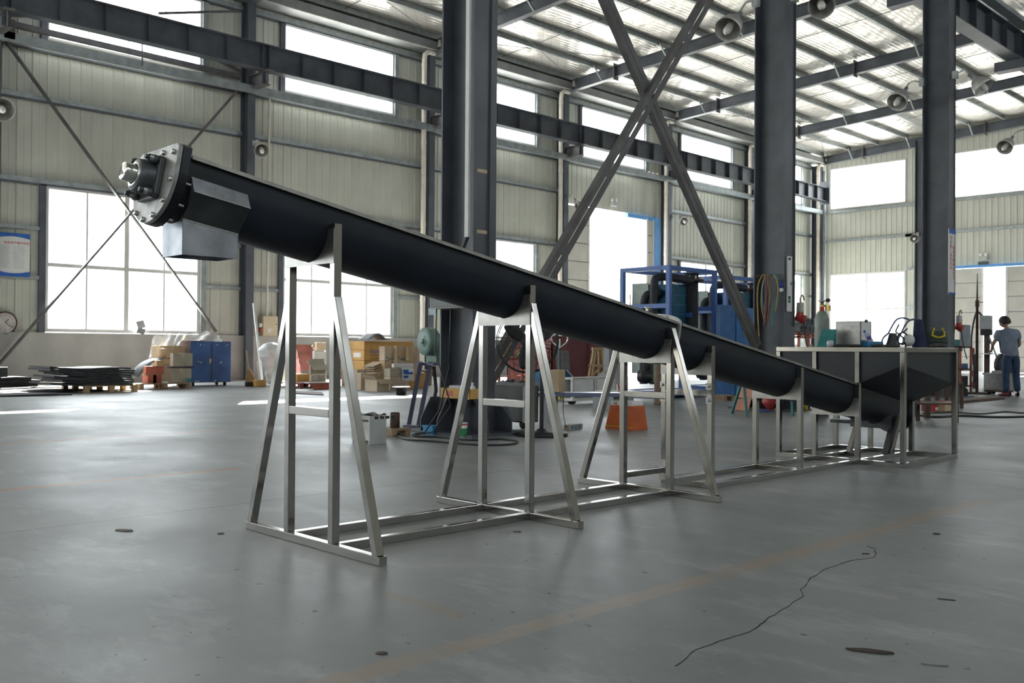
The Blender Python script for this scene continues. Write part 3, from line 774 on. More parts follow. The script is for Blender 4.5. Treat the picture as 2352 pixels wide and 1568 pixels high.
# lids with a thin bright rim
for (u0, u1, par) in ((ua + .02, uj - .02, tr1), (uj + .03, uh, tr2)):
    B(TM).box(u0, u1, -.196, .196, 0.001, .006).obj('lid', plate_ss, par)
    for s_ in (-1, 1):
        B(TM).box(u0, u1, s_ * .198 - .004, s_ * .198 + .004, -.006, .012).obj('rim', plate_ss, par)
for u in (uof(3.02), uof(6.35), uof(7.3)):
    B(TM).box(u - .004, u + .004, -.197, .197, .006, .009).obj('lid_joint', plate_ss, tr1 if u < uj else tr2)
# end plates
fp = [(t, v) for t, v in uprof(.212, .298, 32, .028)]
fp = [(-.185, .050), (-.207, .036)] + fp[1:-1] + [(.207, .036), (.185, .050)]
B(TM).prism(fp, lambda t, v, u: (u, t, v), ua - .028, ua + .010).obj('trough_flange', black_plastic, cv_)
fp2 = [(t * .985, -.10 + (v + .10) * .985) for t, v in fp]
ep = B(TM).prism(fp2, lambda t, v, u: (u, t, v), ua - .050, ua - .029).obj('end_plate', grey_steel, cv_, bevel=.002)
def hexbolt(par, u, t, v, r=.013, h=.012, dirn=-1):
    b = B(TM); b.lathe([(r * .0, -h), (r, -h), (r, 0)], (u, t, v), (1, 0, 0), 6)
    return b.obj('bolt_head', bolt_m, par)
bolts = [(-.17, .012), (-.06, .018), (.06, .018), (.165, .008)] + [(.190 * math.cos(a), -.09 + .190 * math.sin(a)) for a in [math.radians(q) for q in (-8, -38, -68, -98, -128, -158, -188)]]
for t, v in bolts:
    hexbolt(ep, ua - .050, t, v)
    B(TM).cyl((ua + .010, t, v), (ua + .040, t, v), .006, n=6).obj('bolt_tail', bolt_m, ep)
# flange bearing: square housing, round hub, shaft end, four long studs
bc = -.098
sq = .098
pl = [(-sq + .02, bc - sq), (sq - .02, bc - sq), (sq, bc - sq + .02), (sq, bc + sq - .02), (sq - .02, bc + sq), (-sq + .02, bc + sq), (-sq, bc + sq - .02), (-sq, bc - sq + .02)]
bh = B(TM).prism(pl, lambda t, v, u: (u, t, v), ua - .075, ua - .051).obj('bearing_housing', mat('cast_iron', (0.11, 0.115, 0.12), 0.45, 0.4, 0.15, 12), cv_, bevel=.004)
B(TM).lathe([(.082, -.075), (.078, -.11), (.070, -.135), (.062, -.137), (.060, -.125), (.0, -.125)], (ua, 0, bc), (1, 0, 0), 28).obj('bearing_hub', dark_sheet, bh)
B(TM).lathe([(.060, -.12), (.060, -.140), (.046, -.142)], (ua, 0, bc), (1, 0, 0), 28).obj('bearing_ring', bolt_m, bh)
B(TM).lathe([(.042, -.12), (.042, -.186), (.038, -.190), (.0, -.190)], (ua, 0, bc), (1, 0, 0), 28).obj('shaft_end', chrome, bh)
for t in (-.074, .074):
    for v in (bc - .074, bc + .074):
        b = B(TM); b.cyl((ua - .06, t, v), (ua - .135, t, v), .011, n=10); st = b.obj('stud', dark_sheet, bh)
        B(TM).lathe([(.0, -.098), (.021, -.098), (.021, -.075), (.0, -.075)], (ua, t, v), (1, 0, 0), 6).obj('nut', dark_sheet, bh)
        B(TM).lathe([(.018, -.118), (.018, -.100)], (ua, t, v), (1, 0, 0), 6).obj('nut', bolt_m, bh)
# discharge chute hugging the trough near its head
ch = thing('discharge_chute', 'grey sheet steel discharge chute below the head of the conveyor', 'chute', cw(2.015, T0, 1.405))
S0, S1 = 1.882, 2.152; hn = .101
zE1 = lambda s: 1.672 - .17 * (s - S0); zE2 = lambda s: 1.563 - .17 * (s - S0); zE0 = lambda s: 1.740 - .18 * (s - S0)
for sg in (1, -1):
    def pt(s, dt, z): return cw(s, T0 + sg * dt, z)
    th = .004
    for nm, pa, pb, m_ in (('upper_skirt', (.186, zE0), (.214, zE1), sheet_steel), ('sloped_skirt', (.214, zE1), (hn, zE2), dark_sheet)):  # darker sheet on the sloped skirt paints in the shade of its underside
        b = B(); vs = []
        for dth in (0, -th):
            for s in (S0, S1):
                vs += [pt(s, pa[0] + dth, pa[1](s)), pt(s, pb[0] + dth, pb[1](s))]
        b.add(vs, [(0, 1, 3, 2), (4, 6, 7, 5), (0, 4, 5, 1), (2, 3, 7, 6), (0, 2, 6, 4), (1, 5, 7, 3)]); b.obj(nm, m_, ch)
    b = B(); vs = []
    for dth in (0, -th):
        for s in (S0, S1): vs += [pt(s, hn + dth, zE2(s)), pt(s, hn + dth, 1.405)]
    b.add(vs, [(0, 1, 3, 2), (4, 6, 7, 5), (0, 4, 5, 1), (2, 3, 7, 6), (0, 2, 6, 4), (1, 5, 7, 3)]); b.obj('side_plate', sheet_steel, ch)
    B().bar(pt(S0, .216, zE1(S0)), pt(S1, .216, zE1(S1)), .004, .004).obj('weld_bead', bolt_m, ch)
    B().bar(pt(S0, hn + .001, zE2(S0)), pt(S1, hn + .001, zE2(S1)), .004, .004).obj('weld_bead', bolt_m, ch)
for s, e_ in ((S0, .004), (S1 - .004, .004)):
    b = B(CM); b.prism([(-hn, 1.405), (hn, 1.405), (hn, zE2(s)), (.214, zE1(s)), (.186, zE0(s))] + [(.186 * math.cos(a), ztop(s) - .082 - .186 * math.sin(a)) for a in [PI * i / 16 for i in range(1, 16)]] + [(-.186, zE0(s)), (-.214, zE1(s)), (-hn, zE2(s))],
                       lambda t, z, q: (q, T0 + t, z), s, s + e_); b.obj('end_sheet', sheet_steel, ch)
# joint collar with an arched cover and grease cup at the middle
b = B(TM); arch = [(.206 * math.cos(PI * i / 20), .012 + .062 * math.sin(PI * i / 20)) for i in range(21)]
low = uprof(.206, DEP + .022, 24)
b.prism(low[::-1][:-1] + [(-.206, .012)] + arch[::-1][1:], lambda t, v, u: (u, t, v), uj - .012, uj + .012); jc = b.obj('joint_collar', grey_steel, cv_)
b = B(TM); b.cyl((uj - .10, -.02, .01), (uj - .10, -.02, .095), .012, n=10); b.lathe([(.0, .105), (.024, .105), (.024, .093), (.0, .093)], (uj - .10, -.02, 0), (0, 0, 1), 12); b.obj('grease_cup', bolt_m, jc)
b = B(TM); b.grid(lambda a, c: (uj - .15 + .14 * a, -.16 + .32 * c, .008 + .05 * math.sin(PI * c) * math.sin(PI * min(1, a * 1.2 + .05)) ** .5), 6, 14); b.obj('bearing_hood', plate_ss, jc)
hexbolt(jc, uj - .012, .09, .045, .010, .010)
# tail: end flange and bearing stub
B(TM).prism([(t, v) for t, v in uprof(.212, .292, 28, .02)], lambda t, v, u: (u, t, v), ue, ue + .035).obj('tail_flange', black_plastic, cv_)
B(TM).lathe([(.05, .03), (.05, .12), (.0, .12)], (ue, 0, bc), (1, 0, 0), 18).obj('tail_bearing', dark_sheet, cv_)
# screw shaft inside (seen from above only)
b = B(TM); b.cyl((ua, 0, bc), (ue, 0, bc), .03, n=12); sh = b.obj('screw_shaft', grey_steel, cv_)
b = B(TM); npt = 64; vs = []; 
for i in range(npt + 1):
    u = uh + (ue - uh - .04) * i / npt; a = 2 * PI * i / 16
    vs += [(u, .028 * math.cos(a), bc + .028 * math.sin(a)), (u, .15 * math.cos(a), bc + .15 * math.sin(a))]
b.add(vs, [(2 * i, 2 * i + 1, 2 * i + 3, 2 * i + 2) for i in range(npt)], True); b.obj('screw_flight', grey_steel, sh, solid=.004)

# ---- stainless stands
def sq_tube(par, name, a, b_, wid=W, up=(0, 0, 1), mt=None):
    b = B(); b.bar(cw(*a), cw(*b_), wid, wid, up=up); return b.obj(name, mt or stainless, par, bevel=.003)
TR0, TR1, TL0, TL1 = -3.977, -3.935, -4.387, -4.345
TRC, TLC = (TR0 + TR1) / 2, (TL0 + TL1) / 2
def saddle(par, s, zb, zt):
    """plate on the front of the posts with a U cut-out for the trough"""
    c = ztop(s) - DEP / math.cos(AL) + RT
    cut = [(-RT * math.cos(PI * i / 18), c - RT * 1.01 * math.sin(PI * i / 18)) for i in range(19)]
    cut = [(t, z) for t, z in cut if z <= zt]
    # cut-out narrows the top into two horns
    lo = [(TL0 - T0, zb), (TR1 - T0, zb), (TR1 - T0, zt), (max(cut[-1][0], .12), zt)] + cut[::-1] + [(min(cut[0][0], -.12), zt), (TL0 - T0, zt)]
    b = B(CM); b.prism(lo, lambda t, z, q: (q, T0 + t, z), s - .006, s - .0005); return b.obj('saddle_plate', plate_ss, par)
def two_posts(par, s, ztp):
    sm = s + W / 2
    sq_tube(par, 'post', (sm, TRC, W), (sm, TRC, ztp)); sq_tube(par, 'post', (sm, TLC, W), (sm, TLC, ztp))
st1 = thing('support_stand', 'front stainless steel stand of three A frames on two floor rails', 'stand', cw(3.95, T0, 0))
for s, ztp, zp0, zp1, zbr, zbar in ((2.595, 1.602, 1.408, 1.578, 1.20, .675), (3.945, 1.369, 1.136, 1.315, 1.22, .670), (5.305, 1.148, .905, 1.071, 1.10, .682)):
    sm = s + W / 2
    fr = st1
    two_posts(fr, s, ztp)
    base = sq_tube(fr, 'base_beam', (sm, -4.785, W / 2), (sm, -3.553, W / 2))
    B(CM).box(s - .001, s + W + .001, -3.554, -3.551, -.0 + .001, W).obj('end_cap', plate_ss, base)
    sq_tube(fr, 'brace', (sm, -3.588, W - .004), (sm, TR1 + .004 - .018, zbr + .04), up=(0, 1, 0))
    sq_tube(fr, 'brace', (sm, -4.752, W - .004), (sm, TL0 - .004 + .018, zbr + .04), up=(0, 1, 0))
    sq_tube(fr, 'cross_bar', (sm, TL1, zbar), (sm, TR0, zbar))
    saddle(fr, s, zp0, zp1)
for t in (TRC, TLC):
    for a, e in ((2.595 + W, 3.945), (3.945 + W, 5.305)):
        sq_tube(st1, 'floor_rail', (a, t, W / 2), (e, t, W / 2))
# rear stand with bolted link bars
st2 = thing('support_stand', 'rear stainless steel stand with straight posts between A frame and hopper', 'stand', cw(6.9, T0, 0))
for s, ztp, zp0, zp1 in ((5.79, 1.027, .815, .979), (7.05, .859, .596, .770)):
    sm = s + W / 2
    two_posts(st2, s, ztp)
    sq_tube(st2, 'base_beam', (sm, TL1, W / 2), (sm, TR0, W / 2))
    saddle(st2, s, zp0, zp1)
    for t in (TRC, TLC):
        sq_tube(st2, 'post_foot', (sm, t, 0), (sm, t, W), W * .98)
for t in (TRC, TLC):
    sq_tube(st2, 'floor_rail', (5.79 + W, t, W / 2), (7.05, t, W / 2)); sq_tube(st2, 'floor_rail', (7.05 + W, t, W / 2), (8.06, t, W / 2))
    lb = sq_tube(st2, 'link_bar', (5.305 + W + .002, t, .10), (5.79, t, .10))
    for z in (.05, .15):
        B(CM).box(5.782, 5.789, t - .03, t + .03, z - .025, z + .025).obj('link_plate', plate_ss, lb)
sm = 5.79 + W / 2
xb = sq_tube(st2, 'cross_bar', (sm, TL1, .685), (sm, TR0, .685))
for t in (TRC, TLC):
    for z in (.735, .635):
        pl_ = B(CM).box(5.781, 5.788, t - .024, t + .026, z - .024, z + .024).obj('bolt_plate', plate_ss, xb)
        B(CM).lathe([(.0, -.012), (.009, -.012), (.009, 0)], (5.781, t, z), (1, 0, 0), 6).obj('bolt_head', bolt_m, xb)
# tail support legs under the hopper
tl = thing('tail_support', 'dark saddle with two slanted channel legs under the hopper', 'support', cw(8.75, T0, 0))
p2, q2 = (8.993,-3.990,0.404), (8.93, -4.05, .01)
b = B(); b.bar(cw(*p2), cw(*q2), .05, .04, up=(1, 0, 0)); b.obj('leg', plate_ss, tl)
b = B(); b.bar(cw(p2[0] - .035, p2[1] - .03, p2[2] - .02), cw(q2[0] - .05, q2[1] - .03, .01), .03, .055, up=(1, 0, 0)); b.obj('leg_web', black_rubber, tl)
p1, q1 = (8.84, -4.335, .30), (8.66, -4.335, .02)
b = B(); b.bar(cw(*p1), cw(*q1), .05, .04, up=(1, 0, 0)); b.obj('leg', plate_ss, tl)
B(CM).box(8.60, 8.70, -4.39, -4.28, 0, .018).obj('foot_plate', dark_sheet, tl)
z8 = ztop(8.75) - .27
b = B(CM); b.prism([(-.2, z8 - .035), (.2, z8 - .035), (.2, z8 + .10)] + [(RT * 1.02 * math.cos(PI * i / 14), z8 + .182 - RT * 1.02 * math.sin(PI * i / 14)) for i in range(3, 12)] + [(-.2, z8 + .10)], lambda t, z, q: (q, T0 + t, z), 8.742, 8.75); b.obj('saddle_plate', dark_sheet, tl)
B(CM).box(8.30, 8.42, -4.34, -4.02, ztop(8.36) - .315, ztop(8.36) - .285).obj('drain_plate', dark_sheet, tl)

# ---- feed hopper in its own stainless cage
hp = thing('feed_hopper', 'black feed hopper in a square stainless steel frame at the low end', 'hopper', cw(8.62, -4.14, 0))
HS0, HS1, HT0, HT1, HZ = 8.05, 9.20, -4.755, -3.530, 1.030
for s in (HS0 + W / 2, HS1 - W / 2):
    for t in (HT0 + W / 2, TLC, TRC, HT1 - W / 2):
        sq_tube(hp, 'post', (s, t, W), (s, t, HZ - W))
    sq_tube(hp, 'top_rail', (s, HT0, HZ - W / 2), (s, HT1, HZ - W / 2)); sq_tube(hp, 'base_beam', (s, HT0, W / 2), (s, HT1, W / 2))
for t in (HT0 + W / 2, HT1 - W / 2):
    sq_tube(hp, 'top_rail', (HS0 + W, t, HZ - W / 2), (HS1 - W, t, HZ - W / 2)); sq_tube(hp, 'base_beam', (HS0 + W, t, W / 2), (HS1 - W, t, W / 2))
for t in (TLC, TRC):
    sq_tube(hp, 'floor_rail', (HS0 + W, t, W / 2), (HS1 - W, t, W / 2))
saddle(hp, 8.05, .418, .585)
si0, si1, ti = HS0 + W * .55, HS1 - W * .55, .597 - W * .55 + .015
th = .006
TH = (HT0 + HT1) / 2
def hz_edge(s): return .885 - .165 * (s - 8.06)       # lower edge of the upright side panels
for sg in (1, -1):
    tt = (HT1 - W * .6) if sg > 0 else (HT0 + W * .6)
    tin = tt - sg * th
    b = B(CM); b.add([(s, t, z) for t in (tt, tin) for s, z in ((si0, HZ - W), (si1, HZ - W), (si1, hz_edge(si1)), (si0, hz_edge(si0)))],
                     [(0, 1, 2, 3), (7, 6, 5, 4), (0, 4, 5, 1), (1, 5, 6, 2), (2, 6, 7, 3), (3, 7, 4, 0)]); b.obj('side_panel', black_plastic, hp)
    te = T0 + sg * RT
    b = B(CM); b.add([(s, t, z - d) for d in (0, th) for s, t, z in ((si0, tt, hz_edge(si0)), (si1, tt, hz_edge(si1)), (si1, te, ztop(si1)), (si0, te, ztop(si0)))],
                     [(0, 1, 2, 3), (7, 6, 5, 4), (0, 4, 5, 1), (1, 5, 6, 2), (2, 6, 7, 3), (3, 7, 4, 0)]); b.obj('sloped_panel', black_plastic, hp)
for s in (si0, si1 - th):
    b = B(CM); b.prism([(HT0 + W * .6, HZ - W), (HT1 - W * .6, HZ - W), (HT1 - W * .6, hz_edge(s)), (T0 + RT, ztop(s) + .004), (T0 - RT, ztop(s) + .004), (HT0 + W * .6, hz_edge(s))], lambda t, z, q: (q, t, z), s, s + th); b.obj('end_panel', black_plastic, hp)

# ---------------------------------------------------------------- goods along the window wall
def slab(x0, x1, y0, y1, z0, z1, mt, name, jit=.0, curl=0.0, n=8, ph=1.0):
    """a flexible sheet with a slightly wavy outline and curled end"""
    b = B()
    def fz(y): 
        q = (y - y0) / (y1 - y0)
        return .010 * math.sin(q * 9 + ph) + curl * max(0, .18 - q) ** 1.5 * 6
    top = lambda u, v: (x0 + (x1 - x0) * u + jit * math.sin(v * 7 + ph), y0 + (y1 - y0) * v, z1 + fz(y0 + (y1 - y0) * v))
    bot = lambda u, v: (top(u, v)[0], top(u, v)[1], top(u, v)[2] - (z1 - z0))
    nu = 3
    vt = [top(i / nu, j / n) for i in range(nu + 1) for j in range(n + 1)]; vb = [bot(i / nu, j / n) for i in range(nu + 1) for j in range(n + 1)]
    k = len(vt); st = n + 1
    f_ = [(i * st + j, (i + 1) * st + j, (i + 1) * st + j + 1, i * st + j + 1) for i in range(nu) for j in range(n)]
    f_ += [tuple(k + q for q in reversed(t_)) for t_ in f_]
    for j in range(n):
        f_ += [(j, j + 1, k + j + 1, k + j), (nu * st + j, k + nu * st + j, k + nu * st + j + 1, nu * st + j + 1)]
    for i in range(nu):
        f_ += [(i * st, k + i * st, k + (i + 1) * st, (i + 1) * st), (i * st + n, (i + 1) * st + n, k + (i + 1) * st + n, k + i * st + n)]
    b.add(vt + vb, f_)
    return b.obj(name, mt)
def pallet(lab, x0, x1, y0, y1, mt, h=.13, z=0):
    t = thing('wooden_pallet', lab, 'pallet', ((x0 + x1) / 2, (y0 + y1) / 2, z))
    n = 6; w = (x1 - x0) / (n * 1.25)
    for i in range(n):
        x = x0 + (x1 - x0 - w) * i / (n - 1)
        B().box(x, x + w, y0, y1, z + h - .022, z + h).obj('deck_board', mt, t)
    for i in range(3):
        y = y0 + (y1 - y0 - .1) * i / 2
        for xx in (x0, (x0 + x1) / 2 - .06, x1 - .12):
            B().box(xx, xx + .12, y, y + .1, z + .02, z + h - .022).obj('block', mt, t)
        B().box(x0, x1, y, y + .1, z, z + .02).obj('skid', mt, t)
    return t
sx0, sx1, sy0, sy1, _, sz1 = (-21.934,-20.593,7.015,8.792,0.000,0.527)
pallet('yellow pine pallet under the tall stack of black sheets', sx0, sx1, sy0 + .7, sy1 + .05, wood, 0.143)
pz = 0.143
n = 8
for i in range(n):
    h = (sz1 - pz) / n
    o = slab(sx0 + random.uniform(0, .1), sx1 - random.uniform(0, .05), sy0 + random.uniform(0, .35) * (1 if i < n - 2 else 0), sy1 - random.uniform(0, .1), pz + i * h + .004, pz + (i + 1) * h - .004, black_rubber, 'rubber_sheet', .012, 0.06)
    tag(o, 'thick black rubber sheet lying in the tall stack on the yellow pallet', 'rubber sheet', 'black rubber sheets in the tall stack')
lx0, lx1, ly0, ly1, _, lz1 = (-26.291,-23.093,6.274,7.740,0.000,0.276)
lx0 = max(lx0, lx1 - 1.3)
for i in range(4):
    h = lz1 / 4
    o = slab(lx0, lx1 + .0, ly0, ly1 - (0.25 if i == 3 else 0) - random.uniform(0, .15), i * h + .003, (i + 1) * h - .006, black_rubber, 'rubber_sheet', .02, 0)
    tag(o, 'black rubber sheet in the low stack at the left edge of the picture', 'rubber sheet', 'black rubber sheets in the low left stack')
for i, (xa, xb, yp, lab) in enumerate(((-90, 180, 899, 'black rubber sheet lying flat on the floor nearest the low stack'), (-90, 235, 906, 'widest black rubber sheet lying flat on the floor in front of the pallet'),
                                      (-90, 165, 912, 'black rubber sheet lying flat on the floor nearest the camera at left'))):
    p, q = Vector((-22.356,6.582,0.000)) if i == 0 else (Vector((-20.982,6.178,0.000)) if i == 1 else Vector((-19.766,5.820,0.000))), None
    yr = (8.205, 8.251, 7.153)[i]
    o = slab(p.x - 1.1, p.x, p.y - 1.6, yr, .003 + .012 * (2 - i), .03 + .012 * (2 - i), black_rubber, 'rubber_sheet', .03)
    tag(o, lab, 'rubber sheet')
q = (-23.615,-22.809,6.671,6.880,0.334,0.505)
tag(B().box(q[0], q[1], q[2], q[3], lz1 + .01, q[5]).obj('black_box', black_rubber, bevel=.01), 'small black rubber block on top of the low stack at far left', 'block')

# pallet with boxes, red frame, curved sheet
p0, p1, r0, r1, _, _z = (-21.828,-21.283,9.178,10.403,0.000,0.118)
pallet('brown worn pallet carrying boxes beside the blue cabinet', p0, p1, r0, r1, wood_d, .13)
def carton(lab, bb, mt, tape=True, open_=False, group=None, lab_patch=None, cat='box'):
    x0, x1, y0, y1, z0, z1 = bb
    t = thing('cardboard_box', lab, cat, ((x0 + x1) / 2, (y0 + y1) / 2, z0), group)
    if open_:
        th = .012
        b = B(); b.box(x0, x1, y0, y0 + th, z0, z1).box(x0, x1, y1 - th, y1, z0, z1).box(x0, x0 + th, y0 + th, y1 - th, z0, z1).box(x1 - th, x1, y0 + th, y1 - th, z0, z1).box(x0 + th, x1 - th, y0 + th, y1 - th, z0, z0 + th)
        b.obj('body', mt, t)
        h = min(.22, (y1 - y0) * .45)
        B().add([(x1, y0, z1), (x1, y1, z1), (x1 + h * .75, y1, z1 - h * .6), (x1 + h * .75, y0, z1 - h * .6), (x1 + .006, y0, z1 + .008), (x1 + .006, y1, z1 + .008), (x1 + h * .75, y1, z1 - h * .6 + .01), (x1 + h * .75, y0, z1 - h * .6 + .01)],
                [(0, 1, 2, 3), (7, 6, 5, 4), (0, 4, 5, 1), (1, 5, 6, 2), (2, 6, 7, 3), (3, 7, 4, 0)]).obj('flap', mt, t)
        B().add([(x0, y0, z1), (x0, y1, z1), (x0 - h * .2, y1, z1 + h * .8), (x0 - h * .2, y0, z1 + h * .8)], [(0, 1, 2, 3)]).obj('flap', mt, t, solid=.008)
        B().add([(x0, y0, z1), (x1, y0, z1), (x1, y0 - h * .5, z1 + h * .5), (x0, y0 - h * .5, z1 + h * .5)], [(0, 1, 2, 3)]).obj('flap', mt, t, solid=.008)
    else:
        B().box(x0, x1, y0, y1, z0, z1).obj('body', mt, t, bevel=.008)
        ym = (y0 + y1) / 2; xm = (x0 + x1) / 2
        B().box(x0 - .001, x1 + .001, ym - .004, ym + .004, z1 - .004, z1 + .002).obj('flap_seam', ink_grey, t) if (y1 - y0) > .2 else None
        if tape:
            B().box(x1, x1 + .0015, ym - .03, ym + .03, z1 - .09, z1).box(x0, x1 + .001, ym - .03, ym + .03, z1 + .002, z1 + .0035).obj('tape', tape_m, t)
    if lab_patch:
        (a, b_, c, d), m_ = lab_patch
        B().box(x1, x1 + .002, y0 + (y1 - y0) * a, y0 + (y1 - y0) * b_, z0 + (z1 - z0) * c, z0 + (z1 - z0) * d).obj('label', m_, t)
    return t
carton('brown taped carton on the lower tier beside the blue cabinet', (-21.688,-21.527,10.028,10.533,0.133,0.469), card_g, lab_patch=((.7, 1, .05, .3), teal_m))
bb = (-21.700,-21.538,10.012,10.583,0.479,0.510)
tag(B().box(*bb).obj('black_plate', black_rubber), 'thin black plate between the two brown cartons', 'plate')
carton('brown carton with a black print line on top of its twin by the blue cabinet', (-21.665,-21.504,10.060,10.544,0.520,0.826), card_g)
# red oxide steel piece on legs
t = thing('steel_block', 'red painted steel block on four legs on the brown pallet', 'block', (-21.499,9.659,0.000))
rb = (-21.776,-21.633,9.471,9.897,0.342,0.523)
B().box(*rb).obj('body', redpaint, t); B().box(rb[0], rb[1] + .03, rb[2] - .03, rb[3] + .05, rb[4] - .02, rb[4]).obj('top_plate', wood_d, t)
for y in (rb[2] + .05, rb[3] - .25):
    B().box(rb[1] - .3, rb[1], y, y + .2, .13, rb[4] - .02).obj('leg', redpaint, t)
kb = (-21.634,-21.494,9.667,9.864,0.534,0.664)
tag(B().box(*kb).obj('wood_block', wood, bevel=.01), 'small wooden block on the red steel block', 'wood block')
b = B()
c0, c1, c2 = Vector((-22.496,9.656,0.235)), Vector((-22.201,9.809,0.592)), Vector((-21.667,10.065,0.701))
ax = Vector((-.55, 0, 0))
def cpt(v): return c0 * (1 - v) ** 2 + (c1 + Vector((0, 0, .12))) * 2 * v * (1 - v) + c2 * v ** 2
b.grid(lambda u, v: cpt(v) + ax * u, 3, 10)
tag(b.obj('curved_sheet', black_rubber, solid=.02), 'black curved rubber sheet draped over the red steel block', 'rubber sheet')
# bucket and plastic film
bk = Vector((-22.095,10.058,0.717))
t = thing('plastic_bucket', 'beige plastic bucket under the clear plastic film', 'bucket', bk)
B().lathe([(.0, 0), (.09, 0), (.11, .19), (.115, .20), (.0, .2)], bk, n=18).obj('body', cream_m, t); B().lathe([(.118, .185), (.12, .215), (.0, .22)], bk, n=18).obj('lid', cream_m, t)
# blue cabinet
cx0, cx1, cy0, cy1, cz0, cz1 = (-22.873,-22.425,10.938,12.030,0.086,1.121)
cx0 = cx1 - .62
t = thing('blue_cabinet', 'chipped blue two door steel cabinet on casters by the window wall', 'cabinet', ((cx0 + cx1) / 2, (cy0 + cy1) / 2, 0))
B().box(cx0, cx1 - .02, cy0, cy1, cz0, cz1).obj('body', mat('cabinet_side_brown', (0.16, 0.07, 0.05), 0.6), t)
ym = (cy0 + cy1) / 2 + .02
for a, e in ((cy0 + .004, ym - .004), (ym + .004, cy1 - .004)):
    d = B().box(cx1 - .02, cx1, a, e, cz0 + .01, cz1 - .01).obj('door', blue_paint, t, bevel=.003)
B().box(cx1, cx1 + .02, ym - .07, ym - .02, cz0 + (cz1 - cz0) * .48, cz0 + (cz1 - cz0) * .58).obj('latch', bolt_m, t)
B().box(cx1, cx1 + .012, ym - .012, ym + .012, cz0 + .05, cz1 - .08).obj('closing_strip', rust_m, t)
for y in (cy0 + .12, cy1 - .12):
    for x in (cx0 + .1, cx1 - .1):
        B().lathe([(.0, -.02), (.05, -.02), (.05, .02), (.0, .02)], (x, y, .05), (0, 1, 0), 14).obj('caster', black_rubber, t)
        B().box(x - .02, x + .02, y - .03, y + .03, .05, cz0).obj('caster_fork', rust_m, t)
for k in range(14):
    yy = cy0 + random.uniform(.04, cy1 - cy0 - .06); zz = cz0 + random.choice((.03, .5, .92, .97)) * (cz1 - cz0) - random.uniform(0, .1)
    B().box(cx1 + .0005, cx1 + .002, yy, yy + random.uniform(.01, .06), max(cz0 + .02, zz), max(cz0 + .02, zz) + random.uniform(.01, .04)).obj('paint_chip', lgrey, t)
def on_top(xl, xc, xr, yb, yt, z0=None):
    pass
topb = [('long brown carton lying on top of the blue cabinet', (-23.146,-22.955,11.127,11.514,1.134,1.299), card), ('small pale carton at the right on top of the blue cabinet', (-22.819,-22.703,11.493,11.743,1.137,1.325), card_l), ('flat brown carton at the right edge on top of the blue cabinet', (-22.655,-22.564,11.694,11.863,1.139,1.250), card_g)]
for lab, q, m_ in topb:
    h = q[5] - q[4]; carton(lab, (q[1] - .35, q[1] - .05, q[2], q[3], cz1 + .002, cz1 + .002 + h), m_)
# crumpled clear film draped from cabinet over the carton
fd = DEPTH_F = 23.629
b = B()
top = [Vector((-23.451,10.433,1.215)), Vector((-23.082,10.807,1.295)), Vector((-22.680,11.072,1.340)), Vector((-22.128,11.490,1.322))]
bot = [Vector((-23.325,10.282,0.658)), Vector((-22.711,10.548,0.795)), Vector((-22.604,10.866,1.109)), Vector((-21.852,11.488,1.126))]
def lerpl(l, u):
    q = u * (len(l) - 1); i = min(int(q), len(l) - 2); return l[i].lerp(l[i + 1], q - i)
def film(u, v):
    p = lerpl(top, u).lerp(lerpl(bot, u), v)
    w = .10 * math.sin(u * 23 + 2 * v) * v + .05 * math.sin(u * 41 + 5 * v + 1)
    return p + Vector((w, -w * .5, .03 * math.sin(u * 31) * (1 - v) + .02 * math.sin(v * 14 + u * 9)))
b.grid(film, 40, 14)
fm = bpy.data.materials.new('clear_plastic_film'); fm.use_nodes = True
Nn = fm.node_tree.nodes; Ll = fm.node_tree.links; pb = Nn['Principled BSDF']; pb.inputs['Base Color'].default_value = (.85, .86, .88, 1); pb.inputs['Roughness'].default_value = .25
tb = Nn.new('ShaderNodeBsdfTransparent'); ms = Nn.new('ShaderNodeMixShader'); ms.inputs[0].default_value = .62
Ll.new(tb.outputs[0], ms.inputs[1]); Ll.new(pb.outputs[0], ms.inputs[2]); Ll.new(ms.outputs[0], Nn['Material Output'].inputs[0])
tag(b.obj('plastic_film', fm), 'crumpled clear plastic film draped over boxes left of the blue cabinet', 'plastic film')
carton('large brown carton under the clear plastic film beside the blue cabinet', (cx1 - .55, cx1 - .05, cy0 - .75, cy0 - .12, .55, cz1 - .12), card)
carton('brown carton standing on the floor below the film covered carton', (cx1 - .55, cx1 - .06, cy0 - .75, cy0 - .12, .14, .545), card_g)

# clock, poster, sill panel on the left wall
ck = Vector((-26.050,7.773,1.550))
t = thing('wall_clock', 'round wall clock with dark red rim at the far left', 'clock', ck)
B().lathe([(.0, 0), (.27, 0), (.285, .02), (.285, .05), (.262, .065), (.25, .045)], ck, (1, 0, 0), 40).obj('rim', mat('clock_rim', (0.10, 0.025, 0.03), 0.4), t)
B().lathe([(.0, .044), (.252, .044)], ck, (1, 0, 0), 40).obj('dial', mat('clock_dial', (0.60, 0.57, 0.52), 0.6), t)
for hh in range(1, 13):
    a = PI / 2 - hh * PI / 6
    text('numeral', str(hh), ck + Vector((.046, .2 * math.cos(a), .2 * math.sin(a) - .022)), (0, 1, 0), (0, 0, 1), .062, ink, t, align='CENTER')
for ang, ln, w in ((PI / 2 - 1.33 * PI / 6, .12, .016), (PI / 2 - 4.2 * PI / 6, .18, .011)):
    B().bar(ck + Vector((.05, 0, 0)), ck + Vector((.05, ln * math.cos(ang), ln * math.sin(ang))), .004, w, up=(0, -math.sin(ang), math.cos(ang))).obj('hand', ink, t)
pa, pb_ = Vector((-26.020,7.551,2.719)), Vector((-26.020,8.336,3.822))
t = thing('poster', 'blue and white printed safety poster with a red heading at far left', 'poster', pa)
x = -26.02
